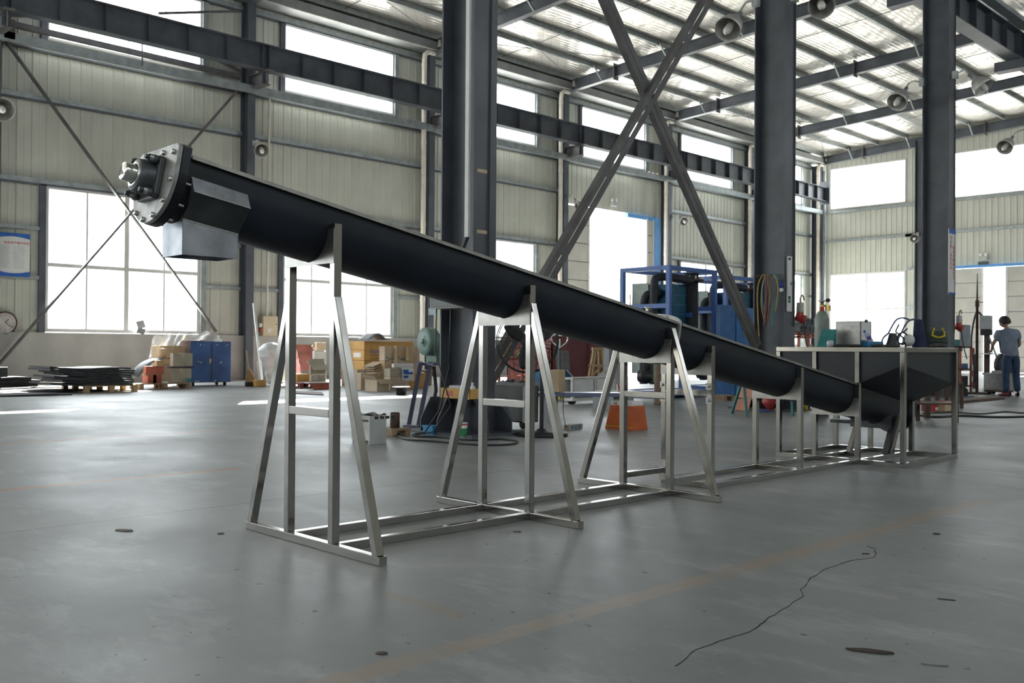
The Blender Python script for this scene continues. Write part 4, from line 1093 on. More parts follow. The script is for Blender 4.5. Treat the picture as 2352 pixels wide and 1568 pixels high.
B().box(x, x + .006, pa.y, pb_.y, pa.z, pb_.z).obj('sheet', paper, t)
H_ = pb_.z - pa.z; W_ = pb_.y - pa.y
def wavep(z0, amp, up_):
    n = 16; top_ = [(pa.y + W_ * i / n, z0 + amp * math.sin(i / n * PI)) for i in range(n + 1)]
    edge = pb_.z if up_ else pa.z
    poly = top_ + [(pb_.y, edge), (pa.y, edge)]
    b = B(); b.prism(poly, lambda u, v, w: (w, u, v), x + .006, x + .007); return b
wavep(pb_.z - H_ * .13, H_ * .05, True).obj('print_band', ink_blue, t); wavep(pa.z + H_ * .13, -H_ * .05, False).obj('print_band', ink_blue, t)
text('heading', '安全生产操作规程', (x + .008, pa.y + W_ * .22, pb_.z - H_ * .25), (0, 1, 0), (0, 0, 1), .075, ink_red, t)
for j in range(14):
    z = pb_.z - H_ * (.31 + .038 * j)
    for a, e in ((.08, .42), (.50, .88)):
        B().box(x + .006, x + .0075, pa.y + W_ * a, pa.y + W_ * (e - random.uniform(0, .08)), z, z + .009).obj('print_line', ink_grey, t)
gp = (-26.000,11.209,1.294)
t = thing('folded_panel', 'small folded grey panel standing on the window sill', 'panel', gp)
B().bar((gp[0], gp[1], 1.33), (gp[0] + .05, gp[1] + .03, 1.48), .02, .22, up=(0, 1, 0)).obj('lower_leaf', grey_paint, t); B().bar((gp[0] + .05, gp[1] + .03, 1.48), (gp[0], gp[1] - .02, 1.68), .02, .22, up=(0, 1, 0)).obj('upper_leaf', lgrey, t)

# electrical box, conduit, broom, pan, pole, sacks by the second wall bay
e0, e1 = Vector((-25.850,14.912,1.321)), Vector((-25.850,15.428,1.928))
t = thing('distribution_box', 'cream electrical distribution box fixed beside the wall column', 'electrical box', e0)
B().box(-26.1, -25.87, e0.y, e1.y, e0.z, e1.z).obj('body', cream_m, t); B().box(-25.87, -25.85, e0.y + .01, e1.y - .01, e0.z + .01, e1.z - .01).obj('door', cream_m, t, bevel=.004)
B().cyl((-25.85, e1.y - .06, (e0.z + e1.z) / 2 + .05), (-25.835, e1.y - .06, (e0.z + e1.z) / 2 + .05), .015).obj('lock', ink, t)
B().box(-25.85, -25.848, e0.y + .18, e0.y + .31, e0.z + .1, e0.z + .22).obj('sticker', paper, t); text('sign', '⚠', (-25.846, e0.y + .2, e0.z + .12), (0, 1, 0), (0, 0, 1), .1, ink_red, t)
cz_ = (-25.900,15.092,8.539)
tag(B().tube([(-25.9, cz_[1], cz_[2]), (-25.9, cz_[1] - .02, e1.z)], .035, 8).obj('conduit_pipe', pvc), 'thin cream conduit running down the wall into the electrical box', 'pipe')
s_ = Vector((-25.800,14.793,1.542))
t = thing('wall_socket', 'red and white industrial socket beside the cream electrical box', 'socket', s_)
B().lathe([(.0, -.06), (.05, -.06), (.055, .05), (.0, .06)], s_ + Vector((0, 0, .1)), (0, 0, 1), 12).obj('cover', white_m, t); B().lathe([(.0, -.1), (.05, -.1), (.06, 0), (.0, 0)], s_, (0, 0, 1), 12).obj('plug', red_m, t)
bm = Vector((-21.592,12.140,0.000)); bt = Vector((-22.129,12.297,0.890))
t = thing('broom', 'straw broom leaning against the wall column', 'broom', bm)
mid = bm.lerp(bt, .48)
B().tube([mid, bt], .016, 8).obj('handle', wood, t)
sd = Vector((.7, .71, 0))
B().add([bm + sd * -.17 + Vector((0, 0, .01)), bm + sd * .16 + Vector((0, 0, .01)), mid + sd * .035, mid - sd * .035] + [p + Vector((-.06, .06, 0)) for p in (bm + sd * -.17 + Vector((0, 0, .01)), bm + sd * .16 + Vector((0, 0, .01)), mid + sd * .035, mid - sd * .035)],
        [(0, 1, 2, 3), (7, 6, 5, 4), (0, 4, 5, 1), (1, 5, 6, 2), (2, 6, 7, 3), (3, 7, 4, 0)]).obj('bristles', straw, t)
for k in range(9):
    a = bm + sd * (-.16 + .04 * k) + Vector((.004, -.004, .012)); B().tube([a, mid + sd * (-.03 + .0075 * k) + Vector((.006, -.006, 0))], .006, 5).obj('straw_bundle', straw, t)
B().cyl(mid - Vector((0, 0, .02)), mid + (bt - bm).normalized() * .14, .035, .022, 10).obj('binding', wood, t)
dm = Vector((-21.240,12.181,0.000))
t = thing('dustpan', 'long handled dustpan with an orange scoop beside the broom', 'dustpan', dm)
B().box(dm.x - .14, dm.x + .04, dm.y - .12, dm.y + .16, .005, .17).obj('scoop', card_o, t, bevel=.02); B().tube([dm + Vector((0, 0, .05)), Vector((-21.420,12.205,0.634))], .014, 8).obj('handle', white_m, t)
B().box(dm.x - .2, dm.x - .14, dm.y - .3, dm.y - .05, 0.005, .12).obj('black_lip', black_rubber, t)
p0 = Vector((-22.413,12.930,0.000)); p1 = Vector((-23.294,13.153,2.168))
tag(B().bar(p0, p1, .06, .05).obj('white_pole', white_m), 'long white plank leaning between broom and sacks', 'pole')
def sack(lab, base, w, d, h, mt, lean=0.1, nme='sack'):
    base = Vector(base); b = B(); ph = random.uniform(0, 6)
    def f_(u, v):
        a = 2 * PI * u; q = v
        rr = (1 - abs(2 * q - 1) ** 5) ** .5 * (1 + .05 * math.sin(5 * a + 7 * q + ph) + .05 * math.sin(11 * q * 3 + ph))
        return base + Vector((d / 2 * math.cos(a) * rr, w / 2 * math.sin(a) * rr, h * q)) + Vector((-lean * q, lean * .3 * math.sin(q * 6), 0))
    b.grid(f_, 20, 22)
    return tag(b.obj(nme, mt, weld=True), lab, 'sack')
sack('tall white woven sack leaning beside the window wall plinth', (-21.729,12.910,0.000), .62, .5, 1.12, plastic_film, .2)
sack('red striped white bag behind the stand post by the maroon board', (-23.005,14.265,0.000), .3, .3, 1.0, mat('red_striped_bag', (0.75, 0.55, 0.52), 0.6, 0, 0.1, 9, col2=(0.55, 0.06, 0.06)), .1)
rbx = (-23.126,-23.018,14.245,14.879,0.337,1.058)
tag(B().box(rbx[1] - .05, rbx[1], rbx[2], rbx[3], rbx[4], rbx[5]).obj('maroon_board', red_brown), 'dark red board standing upright behind the front stand', 'board')
q = (-22.284,-22.181,14.350,14.755,0.000,0.896); tag(B().box(*q).obj('grey_bin', lgrey, bevel=.03), 'light grey plastic bin right of the dark red board', 'bin')
q = (-21.034,-19.824,12.437,13.389,0.000,0.135)
pallet('dark red low pallet under the orange carton and cream cartons', q[0], q[1], q[2], q[3], red_brown, q[5])
pzr = q[5]
q = list((-21.023,-20.722,12.925,13.318,0.098,0.315)); q[4] = pzr; carton('orange carton on the low red pallet behind the front stand', q, card_o, tape=False)
q = list((-20.402,-20.306,13.062,13.482,0.108,0.301)); q[4] = pzr; carton('lower cream printed carton seen between the posts of the front stand', q, mat('carton_cream', (0.60, 0.55, 0.43), 0.7, 0, .06, 4), lab_patch=((.1, .45, .2, .85), paper))
q2 = (-20.375,-20.318,13.045,13.490,0.312,0.538); carton('upper cream open carton seen between the posts of the front stand', q2, MATS['carton_cream'], open_=True)
t = thing('red_trough', 'red brown sloped steel trough on the floor behind the front stand', 'trough', (-19.187,12.510,0.000))
q = (-19.226,-19.080,12.262,12.887,0.000,0.152)
B().prism([(q[2] + .18, 0), (q[3] - .1, 0), (q[3], q[5]), (q[2], q[5])], lambda u, v, w: (w, u, v), q[0], q[1]).obj('body', redpaint, t); B().box(q[0], q[1] + .02, q[2] - .08, q[3], q[5], q[5] + .02).obj('white_lid', white_m, t)
q = (-22.267,-22.143,14.407,14.701,0.899,1.120); carton('pale carton on the grey bin behind the right post of the front stand', q, card_l)
gbn = (-22.284,-22.181,14.350,14.755,0.000,0.896)
tag(B().tube([Vector((gbn[1] - .12, gbn[2] + .02, gbn[5] + .09)) + Vector((0, .05 * math.sin(k * 1.3), .05 * math.cos(k * 2.1))) + Vector((.003 * k, .02 * k, 0)) for k in range(12)], .035, 6).obj('rope_bundle', mat('rope', (0.48, 0.40, 0.28), 0.9)), 'bundle of pale rope on the grey bin', 'rope')
# black stack and the cartons by the third bay
gy = 897
q = (-20.851,-20.755,14.325,14.628,0.724,1.143)
nb = 7
for i in range(nb):
    h = (q[5] - q[4]) / nb
    tag(B().box(q[0], q[1], q[2], q[3], q[4] + i * h, q[4] + (i + 1) * h - .006).obj('foam_sheet', insul), 'black foam sheet in the pile left of the orange cartons', 'foam sheet', 'black foam sheets left of the orange cartons')
q = (-20.851,-20.755,14.325,14.628,0.000,0.713); tag(B().box(*q).obj('crate', wood_d), 'dark wooden crate under the black foam sheets', 'crate')
q = (-21.049,-19.575,14.109,15.821,0.000,0.407)
t = thing('low_shelf', 'dark low wooden platform carrying the orange cartons', 'shelf', ((q[0] + q[1]) / 2, (q[2] + q[3]) / 2, 0))
B().box(q[0], q[1], q[2], q[3] + .6, q[5] - .05, q[5]).obj('top', wood_d, t)
for y in (q[2], (q[2] + q[3]) / 2, q[3] + .4):
    for x in (q[0], q[1] - .1): B().box(x, x + .1, y, y + .1, 0, q[5] - .05).obj('leg', wood_d, t)
shelf_z = q[5]
c1 = carton('orange carton lowest in the stack, with dark arrows printed', (-20.728,-20.003,14.431,15.067,0.400,0.655), card_o, tape=False)
c2 = carton('orange carton with blue lettering and a white label', (-20.728,-20.003,14.431,15.067,0.661,0.922), card_o, tape=False)
q = (-20.728,-20.003,14.431,15.067,0.661,0.922)
text('lettering', 'Aeroflex', (q[1] + .003, q[2] + (q[3] - q[2]) * .28, q[4] + (q[5] - q[4]) * .64), (0, 1, 0), (0, 0, 1), .17, ink_blue, c2)
for j, f_ in enumerate((.42, .14)):
    B().box(q[1], q[1] + .002, q[2] + (q[3] - q[2]) * .3, q[2] + (q[3] - q[2]) * .82, q[4] + (q[5] - q[4]) * f_, q[4] + (q[5] - q[4]) * (f_ + .1)).obj('print_line', mat('print_brown', (0.36, 0.19, 0.06), .7), c2)
B().box(q[0] + (q[1] - q[0]) * .35, q[0] + (q[1] - q[0]) * .8, q[2] - .002, q[2], q[4] + (q[5] - q[4]) * .3, q[4] + (q[5] - q[4]) * .75).obj('label', paper, c2)
carton('long plain orange carton on top of the lettered carton', (-20.728,-20.003,14.431,16.019,0.927,1.155), card_o, tape=False)
b = B(); hx = Vector((-19.790,14.549,1.178))
b.grid(lambda u, v: hx + Vector((-.3 + .5 * u, -.25 + .62 * v, .15 * math.sin(PI * min(1, v * 1.15)) ** 1.5 + .02)), 4, 14)
tag(b.obj('curved_duct_half', grey_paint, solid=.02), 'grey curved half pipe lying on the long orange carton', 'half pipe')
for lab, q, m_, op in (
    ('left brown carton with a teal curve in front of the orange cartons', (-18.893,-18.668,14.073,14.419,0.676,1.024), card_l, False), ('right brown carton with a teal curve beside its twin', (-18.633,-18.498,14.313,14.637,0.677,1.037), card, False),
    ('brown carton half hidden behind the green grinder wheel', (-18.457,-18.340,14.536,14.851,0.678,1.007), card, False),
    ('small brown carton with clear tape in the middle of the pile', (-18.902,-18.412,13.197,13.385,0.000,0.387), card_l, False), ('pale carton behind the clear taped carton', (-19.444,-19.047,13.537,13.847,0.000,0.452), card_l, False),
    ('brown carton under a flattened carton near the pile centre', (-18.758,-18.412,13.598,13.843,0.000,0.403), card, False), ('open brown carton on the floor in front of the pile', (-17.943,-17.480,12.971,13.315,0.000,0.265), card_l, True),
    ('brown carton carrying the blue printed sheet', (-18.067,-17.835,13.609,14.164,0.306,0.507), card_g, False), ('brown carton below the blue printed sheet', (-18.067,-17.835,13.609,14.164,0.000,0.304), card_l, False),
    ('orange carton behind the purple stand legs', (-18.432,-18.316,14.571,15.149,0.000,0.371), card_o, False), ('tall brown carton under the left teal curve carton', (-18.893,-18.668,14.073,14.419,0.000,0.670), card, False),
    ('tall brown carton under the right teal curve carton', (-18.633,-18.498,14.313,14.979,0.000,0.672), card_l, False)):
    c = carton(lab, q, m_, open_=op)
    if 'teal curve' in lab:
        ym = (q[2] + q[3]) / 2; w = (q[3] - q[2]) * .38
        B().tube([(q[1] + .003, ym + w * math.cos(a), q[4] + .30 * (q[5] - q[4]) + .2 * (q[5] - q[4]) * math.sin(a)) for a in [PI + PI * i / 10 for i in range(11)]], .012, 5).obj('print_curve', teal_m, c)
q = (-19.036,-18.861,13.800,14.128,0.400,0.579)
t = thing('flattened_carton', 'flattened crumpled carton lying on the middle box', 'box', (q[1], q[2], q[4]))
for k in range(3):
    B().bar((q[1] - .1, q[2], q[4] + .03 + .05 * k), (q[1] - .15, q[3], q[4] + .10 + .07 * k), .35, .012).obj('layer', card_l, t)
q = (-18.067,-17.835,13.609,14.164,0.314,0.512)
t = thing('printed_sheet', 'white sheet printed with blue patches hanging over a carton', 'paper', (q[1], q[2], q[5]))
b = B(); y0s, y1s = q[2] + .25, q[2] + .62
b.grid(lambda u, v: ((q[1] + .01 - .25 * max(0, .3 - v) / .3 + .05 * math.sin(v * 3)), y0s + (y1s - y0s) * u + .08 * v, q[5] + .02 - .46 * max(0, v - .3)), 6, 10); b.obj('sheet', paper, t)
for (a, e, c, d) in ((.1, .55, .42, .62), (.2, .9, .55, .66), (.12, .5, .72, .85)):
    b = B(); b.grid(lambda u, v: (q[1] + .016 + .05 * math.sin((c + (d - c) * v) * 3), y0s + (y1s - y0s) * (a + (e - a) * u) + .08 * (c + (d - c) * v), q[5] + .02 - .46 * max(0, (c + (d - c) * v) - .3)), 2, 3); b.obj('print_patch', ink_blue, t)
B().cyl((q[1] - .1, y0s - .1, q[5] + .06), (q[1] - .1, y1s + .12, q[5] + .06), .05, n=14).obj('roll', paper, t)
sp = Vector((-15.910,12.427,0.000))
t = thing('cable_spool', 'low black cable spool standing on the sunny floor', 'spool', sp)
B().lathe([(.0, 0), (.10, 0), (.11, .13), (.12, .14), (.19, .145), (.195, .175), (.0, .18)], sp, n=22).obj('body', black_rubber, t); B().lathe([(.19, .176), (.0, .186)], sp, n=22).obj('top_disc', lgrey, t)
t = thing('floor_lip', 'thin dark steel plate lying on the sunny floor behind the front stand', 'plate', (-17.094,10.829,0.000))
B().add([Vector(p) + Vector((0, 0, dz)) for dz in (.002, .02) for p in ((-17.740,10.897,0.000), (-16.706,11.050,0.000), (-17.682,11.639,0.000), (-18.600,11.424,0.000))], [(0, 1, 2, 3), (7, 6, 5, 4), (0, 4, 5, 1), (1, 5, 6, 2), (2, 6, 7, 3), (3, 7, 4, 0)]).obj('plate', rust_m, t)

# ---------------------------------------------------------------- things around the middle column
g = Vector((-9.294,7.453,0.000)); dg_ = 11.472
t = thing('bench_grinder', 'green bench grinder on a purple grey A leg stand left of the middle column', 'grinder', g)
wc = Vector((-9.340,7.676,1.077)); axd = (Vector((.155, .98, 0.0))).normalized(); rr = 0.176
B().lathe([(.0, -.035), (rr * .25, -.035), (rr * .33, -.02), (rr * .5, -.015), (rr * .98, -.02), (rr, 0), (rr, .10), (rr * .96, .12), (.0, .12)], wc, axd, 36).obj('wheel_guard', mat('guard_green', (0.22, 0.33, 0.29), 0.5, 0, .12, 6), t)
B().lathe([(.0, -.05), (rr * .16, -.05), (rr * .2, -.03)], wc, axd, 20).obj('spindle_nut', green_mach, t)
B().cyl(wc + axd * .11, wc + axd * .42, .105, n=22).obj('motor', green_mach, t)
B().lathe([(.0, .42), (rr * .95, .42), (rr, .44), (rr, .52), (.0, .54)], wc, axd, 30).obj('rear_guard', green_mach, t)
B().box(wc.x - .08, wc.x + .12, wc.y + .08, wc.y + .42, wc.z - .27, wc.z - .07).obj('pedestal', green_mach, t)
top1, top2 = Vector((-9.379,7.640,0.818)), Vector((-9.294,7.726,0.819))
b1, b2 = Vector((-9.587,7.617,0.000)), Vector((-9.405,7.626,0.000))
B().box(wc.x - .16, wc.x + .18, wc.y - .02, wc.y + .48, wc.z - .30, wc.z - .27).obj('stand_top', purple_m, t)
for a, c in ((top1, b1), (top2, b2)):
    B().bar(a, c, .10, .05, up=(.7, .7, 0)).obj('leg', purple_m, t)
    B().bar(a + Vector((.02, .38, 0)), c + Vector((.06, .72, 0)), .10, .05, up=(.7, .7, 0)).obj('leg', purple_m, t)
B().bar((-9.363,7.371,0.000), (-9.189,7.479,0.000), .10, .08).obj('foot', purple_m, t)
q = Vector((-9.264,7.757,0.764))
B().tube([q, q + Vector((.02, .02, -.3)), q + Vector((-.06, .02, -.6)), Vector((-8.577,7.104,0.060))], .022, 8).obj('hose', rust_m, t)
# alumin box, rusty pot, crate, bucket
x0, x1, y0, y1, _, z1 = (-8.222,-8.002,5.849,6.061,0.000,0.250)
t = thing('sheet_metal_box', 'white dented sheet metal box with a dark top on the floor behind the front stand', 'metal box', ((x0 + x1) / 2, (y0 + y1) / 2, 0))
B().box(x1 - .012, x1, y0, y1, 0, z1).obj('front_panel', lgrey, t); B().box(x0 - .1, x1 - .012, y0, y0 + .012, 0.04, z1 - .02).obj('side_panel', white_dirty, t); B().box(x0 - .1, x0 - .088, y0 + .012, y1, 0.0, z1 - .02).obj('back_panel', lgrey, t)
B().box(x0 - .1, x1, y0, y1 + .01, z1, z1 + .045).obj('top_rim', white_dirty, t, bevel=.004)
for k in range(4): B().box(x1, x1 + .002, y0 + .06 + k * .07, y0 + .11 + k * .07, z1 + .008, z1 + .035).obj('vent_slot', ink, t)
b = B(); b.grid(lambda u, v: (x0 - .1 + (x1 - x0 + .1) * u, y0 + (y1 - y0) * v, z1 + .05 + .012 * math.sin(9 * u + 5 * v) + .01 * math.sin(17 * v)), 8, 8); b.obj('dark_cover', black_rubber, t, solid=.006)
p = Vector((-8.689,6.703,0.000))
t = thing('rusty_pipe_stub', 'rusty steel pipe stub standing on a small wooden block', 'pipe', p + Vector((0, 0, .085)))
B().lathe([(.0, .085), (.055, .085), (.055, .25), (.048, .26), (.04, .255), (.0, .25)], p, n=20).obj('body', rust_m, t)
t = thing('small_pallet', 'small brown wooden skid under the rusty pipe stub', 'pallet', p)
B().box(p.x - .12, p.x + .12, p.y - .14, p.y + .14, .06, .084).obj('deck', wood_d, t)
for dy in (-.13, .06): B().box(p.x - .12, p.x + .12, p.y + dy, p.y + dy + .07, 0, .06).obj('runner', wood_d, t)
x0, x1, y0, y1, _, z1 = (-8.631,-8.453,7.067,7.174,0.000,0.100)
t = thing('plastic_crate', 'small bright blue plastic crate at the foot of the middle column', 'crate', ((x0 + x1) / 2, (y0 + y1) / 2, 0))
w = .006
b = B(); b.box(x0, x1, y0, y0 + w, 0, z1).box(x0, x1, y1 - w, y1, 0, z1).box(x0, x0 + w, y0 + w, y1 - w, 0, z1).box(x1 - w, x1, y0 + w, y1 - w, 0, z1).box(x0 + w, x1 - w, y0 + w, y1 - w, 0, w); b.obj('body', cyan_m, t)
b = B(); b.box(x0 - .008, x1 + .008, y0 - .008, y0, z1 - .02, z1).box(x0 - .008, x1 + .008, y1, y1 + .008, z1 - .02, z1).box(x1, x1 + .008, y0, y1, z1 - .02, z1).box(x0 - .008, x0, y0, y1, z1 - .02, z1); b.obj('rim', cyan_m, t)
for k in range(4): B().box(x1, x1 + .005, y0 + (y1 - y0) * (.05 + .3 * k), y0 + (y1 - y0) * (.09 + .3 * k), .005, z1 - .02).obj('rib', cyan_m, t)
p = Vector((-8.003,7.102,0.000))
t = thing('paint_bucket', 'white bucket with a green label at the foot of the middle column', 'bucket', p)
B().lathe([(.0, 0), (.062, 0), (.070, .145), (.0, .145)], p, n=22).obj('body', white_m, t); B().lathe([(.0635, .015), (.0695, .105)], p, n=22).obj('label', green_l, t); B().lathe([(.074, .135), (.074, .165), (.0, .17)], p, n=22).obj('lid', white_m, t)
B().lathe([(.0745, .14), (.0745, .155)], p, n=22).obj('red_band', ink_red, t)
q = Vector((-8.365,7.120,0.287))
t = thing('cardboard_tray', 'low cardboard tray of scraps on the column foot gussets', 'tray', (-8.45, 7.2, .425))
b = B(); xx0, xx1, yy0, yy1, zz = -8.389, -7.882, 7.12, 7.36, .422
b.box(xx0, xx1, yy0, yy0 + .006, zz, zz + .12).box(xx0, xx1, yy1 - .006, yy1, zz, zz + .12).box(xx0, xx0 + .006, yy0, yy1, zz, zz + .12).box(xx1 - .006, xx1, yy0, yy1, zz, zz + .12).box(xx0, xx1, yy0, yy1, zz, zz + .006); b.obj('body', card_o, t)
B().box(xx0 + .1, xx0 + .22, yy0 - .002, yy0, zz + .03, zz + .09).obj('red_print', redpaint, t)
B().box(xx0 + .08, xx1 - .1, yy0 + .05, yy1 - .05, zz + .05, zz + .15).obj('grey_scrap', lgrey, t, bevel=.02)
tag(B().lathe([(.0, 0), (.028, 0), (.028, .12), (.012, .16), (.012, .19), (.0, .19)], (-7.927, 7.2, .422), n=14).obj('spray_bottle', white_m), 'white bottle with blue label on the column foot', 'bottle')
# control box on the column under the trough
zb = 1.451
t = thing('control_box', 'dark control box with pale edge on the middle column under the trough', 'electrical box', (-8.5, 7.2, zb))
kx0, kx1 = -8.557, -7.893
B().box(kx0, kx1, 7.10, 7.36, zb, zb + .5).obj('body', white_dirty, t); B().box(kx0 + .03, kx1 - .02, 7.08, 7.10, zb + .015, zb + .49).obj('door', mat('box_dark', (0.07, 0.085, 0.085), 0.4), t)
tag(B().box(-8.879, -8.733, 7.34, 7.346, 1.391, 1.470).obj('notice', mat('notice_blue_white', (0.55, 0.66, 0.75), .7, 0, .2, 20)), 'small blue and white notice under the control box', 'notice')
t = thing('loose_cables', 'thin black cables hanging from the control box to the floor', 'cable', (-8.6, 7.1, 0))
B().tube([(-8.50, 7.15, zb), (-8.40, 7.05, zb - .5), (-8.22, 7.0, .7), (-8.12, 7.05, .35), (-8.3, 6.95, .05), (-8.45, 6.8, .012)], .008, 6).obj('cable', cable_m, t)
B().tube([(-8.25, 7.15, zb), (-8.22, 7.1, zb - .8), (-8.18, 7.08, .8), (-8.2, 6.95, .3), (-8.35, 6.85, .03), (-8.5, 6.8, .012)], .008, 6).obj('cable', cable_m, t)
loop = [Vector(p) for p in ((-9.059,6.937,0.012), (-8.190,6.449,0.012), (-7.754,6.513,0.012), (-7.187,6.616,0.012), (-7.016,6.884,0.012), (-7.185,7.179,0.012), (-7.480,7.207,0.012), (-7.622,6.889,0.012), (-8.101,6.867,0.012), (-8.297,6.717,0.012), (-8.531,6.855,0.012), (-8.671,7.216,0.012))]
def smooth_path(pts, n=6):
    out = []
    for i in range(len(pts) - 1):
        p0, p1, p2, p3 = pts[max(i - 1, 0)], pts[i], pts[i + 1], pts[min(i + 2, len(pts) - 1)]
        for k in range(n):
            t_ = k / n
            out.append(.5 * ((2 * p1) + (p2 - p0) * t_ + (2 * p0 - 5 * p1 + 4 * p2 - p3) * t_ ** 2 + (3 * p1 - p0 - 3 * p2 + p3) * t_ ** 3))
    out.append(pts[-1]); return out
tag(B().tube(smooth_path(loop), .011, 6).obj('floor_cable', cable_m), 'black cable looping on the floor around the middle column foot', 'cable')

# ---- floor fan behind the second A frame
fc = Vector((-7.681,7.819,1.078)); fa = Vector((.62, -.78, .05)).normalized(); fr_ = .36
t = thing('floor_fan', 'large black floor fan with a wire cage behind the second A frame', 'fan', (-7.566,7.947,0.000))
base = Vector((-7.566,7.947,0.000))
ux = fa.cross(Vector((0, 0, 1))).normalized(); uy = ux.cross(fa).normalized()
def ring(r, off, th, n=36): return B().tube([fc + fa * off + (ux * math.cos(2 * PI * i / n) + uy * math.sin(2 * PI * i / n)) * r for i in range(n + 1)], th, 5, False)
for k, (r, off) in enumerate(((fr_, 0), (fr_ * .97, .06), (fr_ * .97, -.06), (fr_ * .80, .09), (fr_ * .60, .105), (fr_ * .40, .11), (fr_ * .2, .112))):
    ring(r, off, .006 if k < 3 else .003).obj('cage_ring', cable_m, t)
for i in range(40):
    a = 2 * PI * i / 40; d = ux * math.cos(a) + uy * math.sin(a)
    B().tube([fc + fa * .112 + d * fr_ * .12, fc + fa * .105 + d * fr_ * .6, fc + fa * .06 + d * fr_ * .97, fc - fa * .06 + d * fr_ * .97, fc - fa * .10 + d * fr_ * .5, fc - fa * .10 + d * .1], .0022, 4, False).obj('cage_wire', cable_m, t)
B().lathe([(.0, .06), (.06, .05), (.075, 0), (.075, -.12), (.06, -.22), (.0, -.23)], fc, fa, 18).obj('motor', black_rubber, t)
for i in range(3):
    a = -PI / 2 + .12 + 2 * PI * i / 3; d = ux * math.cos(a) + uy * math.sin(a); e = ux * -math.sin(a) + uy * math.cos(a)
    b = B(); b.grid(lambda u, v: fc + d * (.05 + .27 * v) + e * ((u - .5) * (.05 + .10 * math.sin(PI * (.15 + .8 * v)))) + fa * (.03 * (u - .5)), 4, 8); b.obj('blade', black_rubber, t, solid=.004)
B().cyl(base + Vector((0, 0, .03)), Vector((base.x, base.y, fc.z - .02)), .024, n=12).obj('pole', black_rubber, t); B().bar(Vector((base.x, base.y, fc.z - .02)), fc - fa * .12, .05, .05).obj('neck', black_rubber, t)
B().lathe([(.0, 0), (.30, 0), (.30, .035), (.07, .045), (.045, .08), (.0, .08)], base, n=26).obj('base', black_rubber, t)
# dark parts cart, box, low beam, cylinder, power strip
x0, x1, y0, y1, z0, z1 = (-8.972,-8.269,8.383,8.620,0.080,0.563)
t = thing('parts_cart', 'dark grey open steel cart full of scrap beside the middle column', 'cart', ((x0 + x1) / 2, (y0 + y1) / 2, 0))
w = .012
b = B(); b.box(x0, x1, y0, y0 + w, z0, z1).box(x0, x1, y1 - w, y1, z0, z1).box(x0, x0 + w, y0, y1, z0, z1).box(x1 - w, x1, y0, y1, z0, z1).box(x0, x1, y0, y1, z0, z0 + w); b.obj('bin', mat('cart_grey', (0.10, 0.105, 0.10), .5, .2, .2, 4), t)
b = B(); b.box(x0 - .02, x1 + .02, y0 - .02, y0, z1 - .03, z1 + .01).box(x1, x1 + .02, y0, y1, z1 - .03, z1 + .01); b.obj('rim', grey_paint, t)
B().box(x1 - .025, x1 + .004, y0 - .012, y0 + .012, z0, z1).obj('corner_post', lgrey, t)
for x in (x0 + .1, x1 - .1):
    for y in (y0 + .08, y1 - .08):
        B().lathe([(.0, -.02), (.055, -.02), (.055, .02), (.0, .02)], (x, y, .056), (0, 1, 0), 14).obj('wheel', black_rubber, t); B().box(x - .03, x + .03, y - .03, y + .03, .09, z0).obj('caster_fork', rust_m, t)
for k in range(6):
    B().cyl((x0 + .1 + .08 * k, y0 + .05, z1 - .06), (x0 + .12 + .09 * k, y0 + .2, z1 + .01 + .012 * (k % 3)), .022, n=10).obj('scrap', (grey_paint, rust_m, black_rubber)[k % 3], t)
bx = (-8.964,-8.800,9.585,9.707,0.403,0.710)
beam_z = 0.400
carton('brown stained carton standing on the low blue steel beam', (bx[0], bx[1], bx[2], bx[3], beam_z + .002, bx[5]), card, tape=False)
ba, bb_ = Vector((-9.536,9.965,0.358)), Vector((-8.190,9.906,0.417))
t = thing('low_beam_bench', 'low bluish steel beam laid on a white cylinder as a bench', 'bench', (-8.369,9.871,0.000))
d = (bb_ - ba).normalized()
B().bar((bx[0] - .2, bx[2] - .1, beam_z - .03), (bx[0] + 1.3 * .62, bx[2] + 1.3 * .75, beam_z - .03), .34, .055).obj('beam', mat('beam_bluish', (0.20, 0.24, 0.36), .35, .3, .1, 3), t)
pc = Vector((-8.465,9.993,0.000))
B().lathe([(.0, 0), (.095, 0), (.095, max(.2, beam_z - .06)), (.0, max(.2, beam_z - .06))], (bx[0] + 1.0 * .62, bx[2] + 1.0 * .75, 0), n=24).obj('cylinder_leg', white_dirty, t)
B().box(bx[0] - .15, bx[0] + .05, bx[2] - .05, bx[2] + .1, 0, beam_z - .058).obj('rear_leg', grey_paint, t)
ps = Vector((-7.923,8.895,0.000))
t = thing('power_strip', 'grey power strip with blue sockets lying on the floor', 'power strip', ps)
e1 = (Vector((-7.994,9.114,0.000)) - Vector((-7.911,8.713,0.000))).normalized()
B().bar(ps - e1 * .17 + Vector((0, 0, .03)), ps + e1 * .17 + Vector((0, 0, .03)), .07, .055).obj('body', card_g, t)
sdv = Vector((e1.y, -e1.x, 0))
if sdv.dot(ps) > 0: sdv = -sdv
for k in (-1, 0, 1): B().bar(ps + e1 * (.09 * k - .025) + sdv * .036 + Vector((0, 0, .03)), ps + e1 * (.09 * k + .025) + sdv * .036 + Vector((0, 0, .03)), .004, .03).obj('socket', cyan_m, t)
tag(B().tube(smooth_path([ps - e1 * .17 + Vector((0, 0, .03)), ps - e1 * .22 + Vector((0, .02, .06)), Vector((-8.187,8.990,0.232)), Vector((-8.243,9.074,0.421))]), .006, 5).obj('strip_cable', cable_m), 'thin cable rising from the power strip', 'cable')
